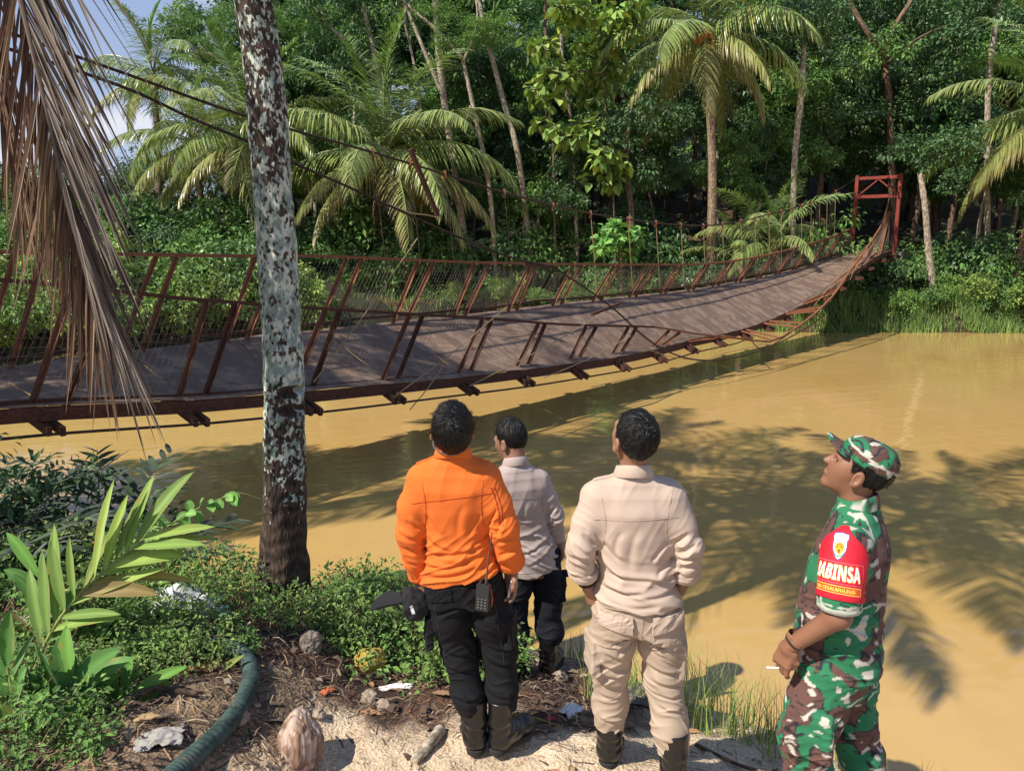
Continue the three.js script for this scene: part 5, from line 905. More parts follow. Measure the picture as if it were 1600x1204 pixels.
// ---- in tan uniform, hands at the pockets, looking up
{
  const base = groundPoint(0.605, 3.15);
  const p = person('person in pale tan shirt and cargo trousers, seen from behind with hands at the pockets', {
    base, seed: 21, skin: skinMat(0.30, 0.15, 0.09), cell: 0.0062, shirtMat: TAN, trouserMat: TANDARK, drape: 3, fold: 1.0,
    creases: [[-0.21, 1.02, 0.05, 1.0, 0.008], [-0.02, 0.985, 0.11, 1.012, 0.009], [-0.23, 0.955, -0.05, 0.945, 0.009], [-0.06, 0.925, 0.12, 0.95, 0.008], [-0.235, 1.07, -0.13, 1.0, 0.008], [0.085, 1.075, 0.0, 1.015, 0.007], [-0.21, 0.90, 0.0, 0.888, 0.006], [-0.225, 1.16, -0.15, 1.08, 0.006], [0.045, 1.16, -0.02, 1.08, 0.006], [-0.085, 1.24, -0.11, 1.04, 0.004, 0.014], [-0.15, 1.22, -0.17, 1.1, 0.004, 0.012], [-0.31, 1.20, -0.25, 1.14, 0.007], [-0.35, 1.155, -0.27, 1.10, 0.008], [-0.36, 1.10, -0.27, 1.07, 0.008], [-0.34, 1.055, -0.27, 1.03, 0.006], [0.13, 1.20, 0.07, 1.14, 0.007], [0.17, 1.155, 0.09, 1.10, 0.008], [0.18, 1.10, 0.09, 1.07, 0.008], [0.17, 1.055, 0.10, 1.03, 0.006]],
    trouserCreases: [[-0.06, 0.735, -0.17, 0.685, 0.009], [-0.05, 0.735, 0.06, 0.685, 0.009], [-0.07, 0.70, -0.15, 0.63, 0.007], [-0.04, 0.70, 0.04, 0.63, 0.007], [-0.24, 0.575, -0.10, 0.545, 0.008], [-0.23, 0.52, -0.09, 0.50, 0.008], [-0.23, 0.465, -0.10, 0.44, 0.007], [-0.01, 0.575, 0.13, 0.545, 0.008], [0.0, 0.51, 0.15, 0.485, 0.008], [0.02, 0.455, 0.15, 0.43, 0.007], [-0.22, 0.40, -0.10, 0.385, 0.005], [0.03, 0.39, 0.16, 0.37, 0.005], [-0.22, 0.27, -0.09, 0.255, 0.006], [0.04, 0.245, 0.18, 0.225, 0.006], [-0.21, 0.64, -0.12, 0.60, 0.006]],
    head: { c: [-0.100, 1.585, 0.035], pitch: 0.46, yaw: 0.38, roll: 0.02, size: 1.04 }, neck: [-0.092, 1.41, 0.015],
    torso: [[0.80, -0.057, 0.002, 0.197, 0.147], [0.88, -0.058, 0.002, 0.190, 0.142], [0.97, -0.065, 0.0, 0.168, 0.125], [1.07, -0.075, 0.005, 0.166, 0.122], [1.18, -0.085, 0.015, 0.180, 0.125], [1.28, -0.090, 0.02, 0.190, 0.120], [1.345, -0.092, 0.02, 0.182, 0.10], [1.395, -0.093, 0.018, 0.140, 0.082], [1.43, -0.093, 0.016, 0.086, 0.070], [1.46, -0.093, 0.014, 0.062, 0.060]],
    hem: [0.858, 0.0],
    arms: {
      L: { bone: [[-0.255, 1.335, 0.02, 0.047], [-0.320, 1.115, 0.06, 0.036], [-0.272, 0.915, -0.01, 0.031]], sleeve: [[-0.245, 1.33, 0.02, 0.070], [-0.288, 1.22, 0.04, 0.061], [-0.320, 1.12, 0.06, 0.055], [-0.310, 1.03, 0.03, 0.053], [-0.298, 0.98, 0.015, 0.053]], hand: { wrist: V(-0.268, 0.905, -0.01), along: V(0.30, -1, -0.15), back: V(-0.8, -0.1, 0.6), curl: [0.35, 0.4, 0.4, 0.5] } },
      R: { bone: [[0.07, 1.335, 0.02, 0.047], [0.143, 1.115, 0.06, 0.036], [0.135, 0.92, -0.01, 0.031]], sleeve: [[0.06, 1.33, 0.02, 0.070], [0.108, 1.22, 0.04, 0.061], [0.143, 1.12, 0.06, 0.055], [0.146, 1.03, 0.03, 0.053], [0.143, 0.98, 0.015, 0.053]], hand: { wrist: V(0.132, 0.91, -0.01), along: V(-0.22, -1, -0.15), back: V(0.8, -0.1, 0.6), curl: [0.35, 0.4, 0.4, 0.5] } },
    },
    pelvis: [[0.72, -0.05, 0.0, 0.182, 0.130], [0.82, -0.055, 0.005, 0.180, 0.130], [0.94, -0.06, 0.0, 0.155, 0.112]],
    legs: { L: [[-0.145, 0.80, 0.0, 0.102], [-0.16, 0.66, -0.02, 0.097], [-0.162, 0.52, -0.05, 0.085], [-0.155, 0.30, -0.09, 0.076], [-0.152, 0.19, -0.10, 0.070]], R: [[0.035, 0.80, 0.0, 0.102], [0.055, 0.66, 0.0, 0.097], [0.07, 0.50, -0.01, 0.085], [0.10, 0.27, 0.03, 0.076], [0.115, 0.16, 0.04, 0.073]] },
    boots: { L: [-0.15, -0.10, -0.25], R: [0.118, 0.05, -0.15] },
    cargo: [[-0.248, 0.60, -0.02, 0.024, 0.09, 0.08, 0.014, 0.15], [0.145, 0.60, 0.0, 0.022, 0.09, 0.08, 0.014, -0.15]],
    hair: { top: 0.012, side: 0.007, back: 0.008, seed: 8, strands: { n: 3200, len: [0.006, 0.014], lift: [0.002, 0.006], whorl: V(0.0, 0.118, 0.055) } },
  });
  const dark = threadMat(0.44, 0.33, 0.25);
  sew(p, 'yoke_seam', between(V(-0.265, 1.262, 0.3), V(0.085, 1.272, 0.3), 24), 0.0013, dark);
  sew(p, 'armhole_seam', between(V(-0.235, 1.35, 0.3), V(-0.225, 1.14, 0.3), 14, V(0.012, 0, 0)), 0.0012, dark);
  sew(p, 'armhole_seam', between(V(0.05, 1.35, 0.3), V(0.042, 1.14, 0.3), 14, V(-0.012, 0, 0)), 0.0012, dark);
  sew(p, 'trouser_seam', between(V(-0.055, 0.85, 0.3), V(-0.055, 0.74, 0.3), 10), 0.0016, dark, BACK, p.trouserF, p.trousers);
  collar(p, { c: [-0.094, 1.422, 0.016], rx: 0.064, rz: 0.062 }, TAN);
  for (const [a, b] of [[V(-0.17, 1.55, 0.0), V(-0.26, 1.55, 0.01)], [V(-0.015, 1.55, 0.0), V(0.075, 1.55, 0.01)]]) localPart('shoulder_strap', patchOn(p.shirtF, [a.clone().add(V(0, 0, -0.02)), b.clone().add(V(0, 0, -0.02)), b.clone().add(V(0, 0, 0.022)), a.clone().add(V(0, 0, 0.022))], V(0, -1, 0), 8, 4, 0.004), TAN, p.shirt);
  for (const s of [-1, 1]) localPart('sleeve_badge', patchOn(p.shirtF, [V(s * 0.8, 1.26, 0.0), V(s * 0.8, 1.26, 0.06), V(s * 0.8, 1.18, 0.06), V(s * 0.8, 1.18, 0.0)].map(q => q.add(V(0, 0, 0))), V(-s, 0, 0), 6, 6, 0.003), cloth(0.46, 0.35, 0.27), p.shirt);
  cuff(V(-0.298, 0.995, 0.018), V(0.12, 1, 0.4).negate(), 0.057, 0.055, TAN, p.shirt, 3); cuff(V(0.143, 0.993, 0.018), V(-0.02, 1, 0.4).negate(), 0.057, 0.055, TAN, p.shirt, 3);
  for (const [x, s] of [[-0.165, -1], [0.055, 1]]) {
    lay(p, 'back_pocket', [V(x - 0.062, 0.83, 0.3), V(x + 0.062, 0.83, 0.3), V(x + 0.066, 0.675, 0.3), V(x - 0.066, 0.675, 0.3)], 0.007, TANDARK, BACK, p.trouserF, p.trousers, 8, 10);
    const f2 = (a, b, c) => p.trouserF(a, b, c) - 0.007; lay(p, 'pocket_flap', [V(x - 0.068, 0.842 - s * 0.004, 0.3), V(x + 0.068, 0.842 + s * 0.004, 0.3), V(x + 0.070, 0.775 + s * 0.016, 0.3), V(x - 0.070, 0.775 - s * 0.016, 0.3)], 0.007, TAN, BACK, f2, p.trousers, 10, 6);
    localPart('cargo_flap', patchOn(p.trouserF, [V(s * 0.6 + x, 0.69, 0.08), V(s * 0.6 + x, 0.69, -0.09), V(s * 0.6 + x, 0.635, -0.09), V(s * 0.6 + x, 0.635, 0.08)], V(-s, 0, 0), 8, 5, 0.006), TANDARK, p.trousers);
  }
  ring(V(-0.278, 0.94, 0.0), V(0.3, -1, -0.3), 0.036, 0.006, threadMat(0.05, 0.03, 0.025), 'bracelet', p.root);
}
// ---- in camouflage with a red armband, in profile, looking up
const CAMO = { green: [0.02, 0.17, 0.075], brown: [0.115, 0.055, 0.045], black: [0.02, 0.02, 0.026], pale: [0.50, 0.47, 0.40] };
function camo(sx, sy, sz, seed) {
  return (x, y, z) => {
    const wx = x + 0.045 * noise3(x * 9, y * 9, z * 9 + seed), wy = y + 0.045 * noise3(x * 9 + 5, y * 9, z * 9 + seed), a = noise3(wx * sx, wy * sy, z * sz + seed), b = noise3(wx * sx + 9, wy * sy * 1.1, z * sz + seed + 5), c = noise3(wx * 7 + wy * 7, wy * 16 - wx * 6, z * 8 + seed + 11), d = noise3(wx * 12 + 3, wy * 26 + wx * 18, z * 10 + seed);
    if (c > 0.62) return CAMO.pale; if (c > 0.50 && d > -0.1) return CAMO.pale; if (d > 0.58) return CAMO.black;
    if (Math.abs(a - 0.02) < 0.055 && d > -0.35) return CAMO.black; return a > 0.02 ? CAMO.brown : CAMO.green;
  };
}
{
  const base = groundPoint(1.305, 2.83), camoMat = new THREE.MeshPhysicalMaterial({ vertexColors: true, roughness: 0.9, sheen: 0.15, sheenRoughness: 0.6 });
  const shirtCamo = camo(4.4, 5.2, 4.4, 2), trouserCamo = camo(4.8, 5.6, 4.8, 40), capCamo = camo(9, 11, 9, 70);
  const p = person('person in green camouflage uniform and cap with red armband, in profile looking up', {
    base, yaw: 1.02, seed: 33, skin: skinMat(0.25, 0.115, 0.065), shirtMat: camoMat, trouserMat: camoMat, paintShirt: shirtCamo, paintTrousers: trouserCamo, cell: 0.0056, drape: 2, fold: 0.9,
    head: { c: [0.0, 1.562, 0.005], pitch: 0.46, yaw: 0.12, roll: 0, size: 1.0 }, neck: [0.0, 1.40, 0.01],
    torso: [[0.72, 0, -0.015, 0.195, 0.165], [0.82, 0, -0.012, 0.192, 0.165], [0.93, 0, -0.015, 0.182, 0.16], [1.04, 0, -0.01, 0.180, 0.155], [1.16, 0, 0.0, 0.188, 0.150], [1.26, 0, 0.012, 0.190, 0.138], [1.33, 0, 0.018, 0.180, 0.112], [1.385, 0, 0.016, 0.140, 0.088], [1.43, 0, 0.012, 0.088, 0.074], [1.46, 0, 0.008, 0.066, 0.066]],
    hem: [0.755, 0.0],
    arms: {
      L: { bone: [[-0.175, 1.33, 0.0, 0.05], [-0.262, 1.085, 0.015, 0.043], [-0.228, 0.905, -0.145, 0.031]], sleeve: [[-0.175, 1.325, 0.01, 0.076], [-0.225, 1.22, 0.01, 0.073], [-0.245, 1.155, 0.012, 0.070], [-0.253, 1.115, 0.012, 0.068]], hand: { wrist: V(-0.226, 0.90, -0.15), along: V(0.05, -0.95, -0.32), back: V(-0.9, 0, -0.3), curl: [0.55, 0.7, 0.8, 0.9], thumbIn: 0.02 } },
      R: { bone: [[0.175, 1.33, 0.0, 0.05], [0.24, 1.08, 0.02, 0.042], [0.235, 0.85, -0.03, 0.031]], sleeve: [[0.175, 1.325, 0.01, 0.076], [0.225, 1.18, 0.01, 0.070], [0.243, 1.06, 0.02, 0.066]], hand: { wrist: V(0.234, 0.84, -0.035), along: V(0, -1, -0.1), back: V(0.9, 0, -0.3), curl: [0.5, 0.6, 0.7, 0.8] } },
    },
    pelvis: [[0.68, 0, -0.01, 0.180, 0.140], [0.80, 0, -0.01, 0.178, 0.140], [0.92, 0, -0.01, 0.155, 0.125]],
    legs: { L: [[-0.10, 0.77, -0.02, 0.112], [-0.115, 0.62, -0.06, 0.108], [-0.12, 0.47, -0.09, 0.096], [-0.12, 0.30, -0.06, 0.088], [-0.12, 0.20, -0.05, 0.075]], R: [[0.10, 0.77, 0.0, 0.112], [0.11, 0.62, 0.03, 0.106], [0.115, 0.47, 0.05, 0.094], [0.115, 0.30, 0.10, 0.086], [0.115, 0.20, 0.12, 0.075]] },
    boots: { L: [-0.12, -0.045, 0.1], R: [0.115, 0.12, -0.15] },
    cargo: [[-0.222, 0.56, -0.06, 0.026, 0.10, 0.09, 0.014, 0], [0.215, 0.56, 0.03, 0.024, 0.10, 0.09, 0.014, 0]],
    hair: { top: 0.004, side: 0.010, back: 0.016, seed: 12, strands: { n: 1600, len: [0.010, 0.02], lift: [0.002, 0.006], whorl: V(0, 0.115, 0.055) } },
  });
  // cap: pill-shaped crown and a curved brim, in head space
  const s = 1.0, cg = thingInHead => { const m = localPart('cap', thingInHead, camoMat, p.root); m.applyMatrix4(p.hm); return m; };
  const crownF = (x, y, z) => { const k = ellipsoid(0, 0.060, 0.016, 0.088, 0.086, 0.106)(x, y, z) + 0.004 * noise3(x * 18, y * 18, z * 18), flatTop = y - 0.132 - 0.10 * z; return smax(smax(k, 0.036 + 0.12 * Math.max(0, -z) - 0.35 * Math.max(0, z) - y, 0.006), flatTop, 0.02); };
  const crown = nets(crownF, [-0.13, -0.05, -0.14], [0.13, 0.18, 0.16], 0.0045, 0.01, (x, y, z) => Math.abs(crownF(x, y, z) - 0) < 1 && Math.abs(y - (0.078 - 0.12 * z)) < 0.004 ? CAMO.pale : capCamo(x, y, z)); crown.scale(s, s, s);
  const capMesh = cg(crown);
  const brimF = (x, y, z) => { const plan = smax(ellipsoid(0, 0, -0.075, 0.082, 0.4, 0.085)(x, 0, z), z + 0.055, 0.01), bend = y - 0.062 + 2.6 * x * x + 0.12 * (z + 0.1); return smax(plan, Math.abs(bend) - 0.0045, 0.003); };
  const brim = nets(brimF, [-0.1, 0.0, -0.18], [0.1, 0.1, -0.02], 0.0042, 0.008, (x, y, z) => capCamo(x + 3, y, z)); brim.scale(s, s, s); localPart('brim', brim, camoMat, capMesh);
  // eyes and brows
  for (const e of [-1, 1]) { const g = new THREE.SphereGeometry(0.0125, 12, 10); g.scale(1.1, 0.8, 0.8); const eye = localPart('eye', g, new THREE.MeshPhysicalMaterial({ color: lin(0.05, 0.03, 0.025), roughness: 0.2 }), p.root); eye.position.copy(V(e * 0.031 * s, 0.002 * s, -0.0735 * s).applyMatrix4(p.hm)); }
  // collar, plain green inside
  const collarMat = camoMat; collar(p, { c: [0.0, 1.415, 0.010], rx: 0.066, rz: 0.066 }, collarMat, shirtCamo);
  // armband: wrapped round the upper arm, drawn on its own cloth
  const cv = document.createElement('canvas'); cv.width = 700; cv.height = 640; const x = cv.getContext('2d');
  x.fillStyle = '#c8102a'; x.fillRect(0, 0, 700, 640);
  x.strokeStyle = '#e2334a'; x.lineWidth = 3; for (let k = 0; k < 60; k++) { x.globalAlpha = 0.25; x.beginPath(); x.moveTo(0, k * 11); x.lineTo(700, k * 11 + 2); x.stroke(); } x.globalAlpha = 1;
  const shield = k => { x.beginPath(); x.moveTo(262 - k, 80 - k); x.quadraticCurveTo(350, 62 - k, 438 + k, 80 - k); x.lineTo(438 + k, 112 + k * 0.3); x.lineTo(420 + k, 130); x.quadraticCurveTo(432 + k, 250, 350, 298 + k * 1.4); x.quadraticCurveTo(268 - k, 250, 280 - k, 130); x.lineTo(262 - k, 112 + k * 0.3); x.closePath(); };
  shield(9); x.fillStyle = '#4a2f78'; x.fill(); shield(0); x.fillStyle = '#f4f4f2'; x.fill();
  x.fillStyle = '#c0392b'; x.font = 'bold 26px sans-serif'; x.textAlign = 'center'; x.fillText('SILIWANGI', 350, 106); x.strokeStyle = '#2b4fa8'; x.lineWidth = 4; x.beginPath(); x.moveTo(325, 122); x.quadraticCurveTo(345, 114, 372, 124); x.stroke();
  x.fillStyle = '#3f8f4c'; x.beginPath(); x.ellipse(350, 215, 58, 66, 0, 0, 7); x.fill(); x.fillStyle = '#f4f4f2'; x.beginPath(); x.ellipse(350, 210, 53, 58, 0, 0, 7); x.fill(); x.fillStyle = '#e2a51d'; x.beginPath(); x.ellipse(350, 195, 50, 46, 0, 0, 7); x.fill(); x.beginPath(); x.ellipse(350, 228, 30, 26, 0, 0, 7); x.fill();
  x.fillStyle = '#3a220c'; for (const [a, b, w2, h2] of [[330, 188, 8, 7], [370, 188, 8, 7], [350, 222, 11, 10], [318, 170, 10, 3], [382, 170, 10, 3], [350, 165, 4, 10], [310, 200, 8, 3], [390, 200, 8, 3], [340, 172, 3, 8], [360, 172, 3, 8]]) { x.beginPath(); x.ellipse(a, b, w2, h2, 0, 0, 7); x.fill(); } x.fillStyle = '#b3261e'; x.beginPath(); x.ellipse(350, 238, 10, 6, 0, 0, 7); x.fill();
  x.strokeStyle = '#f07a86'; x.lineWidth = 4; x.strokeRect(90, 322, 520, 176);
  x.font = 'bold 172px sans-serif'; x.save(); x.translate(350, 470); x.scale(0.60, 1); x.lineWidth = 14; x.strokeStyle = '#e8b04a'; x.strokeText('BABINSA', 0, 0); x.fillStyle = '#fdf8f0'; x.fillText('BABINSA', 0, 0); x.restore();
  x.fillStyle = '#d9531e'; x.fillRect(110, 520, 480, 62); x.strokeStyle = '#f5cf5a'; x.lineWidth = 6; x.strokeRect(110, 520, 480, 62); x.fillStyle = '#f8d95c'; x.font = 'bold 40px sans-serif'; x.fillText('POS CESALMULEUD', 350, 566);
  const tex = new THREE.CanvasTexture(cv); tex.colorSpace = THREE.SRGBColorSpace;
  const axis0 = V(-0.185, 1.335, 0.01), axis1 = V(-0.262, 1.085, 0.012), lo = 0, nU = 30, nV = 18, pos = [], uv = [], idx = [];
  const ax = axis1.clone().sub(axis0), outDir = V(-0.97, 0, -0.16).normalize(); outDir.addScaledVector(ax, -outDir.dot(ax) / ax.lengthSq()).normalize(); const sideDir = V(0, 0, 0).crossVectors(ax, outDir).normalize();
  for (const lift of [0.006, 0.0]) for (let j = 0; j <= nV; j++) for (let i = 0; i <= nU; i++) {
    const v = j / nV, taper = lerp(0.30, 1, smooth(0, 0.42, v)), u = (i / nU - 0.5) * taper, a = u * 3.3, c = axis0.clone().addScaledVector(ax, -0.24 + v * 1.0), d = outDir.clone().multiplyScalar(Math.cos(a)).addScaledVector(sideDir, Math.sin(a));
    const q = hitSurface(p.shirtF, c.clone().addScaledVector(d, 0.14), d.clone().negate(), 0.2) ?? c.clone().addScaledVector(d, 0.075); q.addScaledVector(d, lift + 0.0015 * noise3(u * 12, v * 9, 3)); pos.push(q.x, q.y, q.z); uv.push(0.5 - u, 1 - v);
  }
  const w = nU + 1, half = (nV + 1) * w; for (let j = 0; j < nV; j++) for (let i = 0; i < nU; i++) { const a = j * w + i; idx.push(a, a + 1, a + w, a + 1, a + w + 1, a + w); }
  for (let i = 0; i < nU; i++) idx.push(i, i + half, i + 1, i + 1, i + half, i + 1 + half, nV * w + i, nV * w + i + 1, nV * w + i + half, nV * w + i + 1, nV * w + i + 1 + half, nV * w + i + half);
  for (let j = 0; j < nV; j++) for (const e of [0, nU]) idx.push(j * w + e, (j + 1) * w + e, j * w + e + half, (j + 1) * w + e, (j + 1) * w + e + half, j * w + e + half);
  const ag = geometry(pos, idx, null, uv); ag.computeVertexNormals(); localPart('armband', ag, new THREE.MeshPhysicalMaterial({ map: tex, roughness: 0.75, sheen: 0.2, side: THREE.DoubleSide }), p.root, 'red armband with white lettering and a shield badge');
  cuff(V(-0.252, 1.128, 0.012), V(-0.1, -1, 0.0), 0.068, 0.05, cloth(0.42, 0.45, 0.37), p.shirt, 2);
  ring(V(-0.229, 0.925, -0.135), V(0.1, -0.9, -0.6), 0.034, 0.005, threadMat(0.03, 0.02, 0.02), 'bracelet', p.root);
  const m = new THREE.Matrix4().makeRotationY(1.02).setPosition(base), w2 = q => q.clone().applyMatrix4(m);
  single('cigarette', tube([w2(V(-0.228, 0.80, -0.185)), w2(V(-0.246, 0.797, -0.228))], 0.004, 8, 2), threadMat(0.78, 0.76, 0.72), 'white cigarette held low by the person in camouflage', 'cigarette', w2(V(-0.25, 0.80, -0.22)));
}
// ---------------------------------------------------------------- near bank: the lichened palm, palms overhead, plants and litter
// lichened trunk
{
  const W = 512, H = 2048, cv = document.createElement('canvas'); cv.width = W; cv.height = H; const cx = cv.getContext('2d'), im = cx.createImageData(W, H), bc = document.createElement('canvas'); bc.width = W; bc.height = H; const bx = bc.getContext('2d'), bi = bx.createImageData(W, H), r = makeRandom(77);
  const LEN = 7.4, cutH = [at(458, 612, 4.6).y - 0.9, at(458, 640, 4.6).y - 0.9];
  for (let y = 0; y < H; y++) { const h = (1 - y / H) * LEN; for (let x = 0; x < W; x++) {
    const a = x / W * 6.2832, X = Math.cos(a) * 0.135, Z = Math.sin(a) * 0.135, o = (y * W + x) * 4;
    const n1 = fbm(X * 9, h * 5, Z * 9, 5), n2 = fbm(X * 26 + 4, h * 19, Z * 26, 5), ringN = Math.sin(h * 62 + 3 * noise3(X * 6, h * 3, Z * 6)), fibre = noise3(X * 60, h * 14, Z * 60);
    const bark = [0.235 + 0.09 * fibre + 0.05 * ringN, 0.185 + 0.075 * fibre + 0.04 * ringN, 0.15 + 0.07 * fibre + 0.035 * ringN];
    const cut = Math.min(Math.hypot((a - 1.05) / 0.52, (h - cutH[0]) / 0.036), Math.hypot((a - 1.05) / 0.52, (h - cutH[1]) / 0.036)), cover = (cut < 1.15 ? -2 : 0) + table2(h) + 0.50 * n1 + 0.62 * n2 - 0.12 * (ringN > 0.8 ? 1 : 0), l = smooth(0.0, 0.10, cover), pale = smooth(-0.1, 0.35, fbm(X * 14 + 9, h * 9, Z * 14, 3) + 0.12);
    const lich = [lerp(0.50, 0.74, pale), lerp(0.56, 0.76, pale), lerp(0.52, 0.70, pale)].map(v => v + 0.10 * n2), g = r() * 0.06 - 0.03;
    for (let i = 0; i < 3; i++) im.data[o + i] = clamp(lerp(bark[i], lich[i], l) + g, 0, 1) * 255; im.data[o + 3] = 255;
    const b = clamp(0.35 + 0.18 * ringN + 0.15 * fibre + 0.3 * l + 0.2 * n2, 0, 1) * 255; bi.data[o] = bi.data[o + 1] = bi.data[o + 2] = b; bi.data[o + 3] = 255;
  } }
  cx.putImageData(im, 0, 0); bx.putImageData(bi, 0, 0);
  const tex = new THREE.CanvasTexture(cv), bt = new THREE.CanvasTexture(bc); tex.colorSpace = THREE.SRGBColorSpace; for (const t of [tex, bt]) { t.wrapS = t.wrapT = THREE.RepeatWrapping; t.repeat.set(1, 1); }
  const mat = new THREE.MeshStandardMaterial({ map: tex, bumpMap: bt, bumpScale: 0.012, roughness: 0.95 });
  const outline = [[440, 930, 46], [443, 890, 40], [443, 860, 36], [445, 800, 33.5], [444, 700, 32], [443.5, 600, 31.5], [439, 500, 29.5], [433, 400, 31], [426, 300, 29.5], [419, 200, 31], [410, 100, 30], [395, 0, 30], [384, -80, 29.5]];
  const pts = outline.map(([x, y]) => at(x, y, 4.7)), rad = outline.map(([x, y, w]) => w * (4.7 / (Math.cos(TILT) + (602 - y) / FOCAL * Math.sin(TILT))) / FOCAL);
  pts.push(V(-1.50, 6.3, -4.75), V(-1.56, 8.3, -4.8)); rad.push(0.115, 0.105);
  pts.unshift(V(-1.475, 0.9, -4.7)); rad.unshift(0.24);
  const base = groundPoint(-1.475, 4.7), curve = new THREE.CatmullRomCurve3(pts, false, 'centripetal'), N = 320, S = 48, pos = [], uv = [], idx = [], notches = [at(458, 612, 4.6), at(458, 640, 4.6)];
  for (let i = 0; i <= N; i++) { const t = i / N, p = curve.getPoint(t), f = t * (pts.length - 1), k = Math.min(pts.length - 2, Math.floor(f)), r0 = lerp(rad[k], rad[k + 1], f - k);
    for (let j = 0; j <= S; j++) { const a = (j % S) / S * 6.2832; let q = r0 * (1 + 0.035 * noise3(Math.cos(a) * 1.2, p.y * 2.2, Math.sin(a) * 1.2) + 0.02 * Math.sin(p.y * 31 + 2 * noise3(Math.cos(a), p.y, 3))); if (p.y < 1.5) q *= 1 + 0.12 * smooth(1.5, 1.0, p.y) * noise3(Math.cos(a) * 3, p.y * 2, Math.sin(a) * 3);
      let X = p.x + Math.cos(a) * q, Z = p.z + Math.sin(a) * q; for (const n of notches) { const dx = (X - n.x) / 0.060, dy = (p.y - n.y) / 0.024, g = Z > p.z ? smooth(1.15, 0.75, Math.hypot(dx, dy)) : 0; X -= Math.cos(a) * 0.055 * g; Z -= Math.sin(a) * 0.055 * g; }
      pos.push(X, p.y, Z); uv.push(j / S, (p.y - 0.9) / LEN); } }
  for (let i = 0; i < N; i++) for (let j = 0; j < S; j++) { const a = i * (S + 1) + j; idx.push(a, a + S + 1, a + 1, a + 1, a + S + 1, a + S + 2); }
  const g = geometry(pos, idx, null, uv); g.computeVertexNormals();
  const t = palm('coconut palm with thick lichen-spotted trunk at the river edge', { seed: 31, top: V(-1.56, 8.3, -4.8), base, rad: 0.12, fronds: 15, size: 0.92, low: -0.2 });
  const old = t.children.find(c => c.name === 'trunk'); t.remove(old);
  part('trunk', g, mat, t, 'brown trunk patched with pale grey-green lichen');
}
function table2(h) { return h < 0.55 ? -0.42 : h < 1.0 ? lerp(-0.42, -0.02, (h - 0.55) / 0.45) : h < 1.5 ? lerp(-0.02, 0.16, (h - 1) / 0.5) : h < 2.5 ? 0.30 : h < 3.0 ? lerp(0.30, 0.06, (h - 2.5) / 0.5) : 0.05; }

// palms overhead and beside the viewer, that shade the water and the bank
const hung = palm('coconut palm overhead whose dead brown fronds hang down', { seed: 32, top: V(-3.3, 7.8, -5.2), base: groundPoint(-5.6, 4.6, -0.1), rad: 0.13, fronds: 13, size: 0.85, low: 0.1, bow: V(-0.5, 0, 0) });
palm('coconut palm standing on the near bank beyond the left edge', { seed: 33, top: V(-6.3, 9.0, -7.0), base: groundPoint(-7.4, 6.3, -0.1), rad: 0.13, fronds: 22, size: 0.95, low: -0.2 });
{ // leafy tree beyond the left edge: its shade lies on the water under the bridge
  const r = makeRandom(66), base = groundPoint(-11.2, 5.6, -0.1), c = V(-10.4, 7.2, -6.4), t = thing('leafy_tree', 'leafy tree on the near bank beyond the left edge', 'tree', base);
  part('trunk', tube([base.clone(), base.clone().lerp(c, 0.5).add(V(0.2, 0, 0)), c.clone().add(V(0, 0.8, 0))], [0.2, 0.15, 0.07], 8, 12), M.barkBrown, t);
  for (const [dx, dy, dz, s] of [[0, 0, 0, 0.75], [1.4, 0.6, -1.2, 0.55], [-0.6, -1.2, 1.0, 0.5]]) { const m = localPart('crown', crowns[2], M.leafSoft, t); m.userData.kind = 'stuff'; m.position.copy(c).sub(base).add(V(dx, dy, dz)); m.scale.setScalar(s); m.rotation.y = dx * 3; }
}
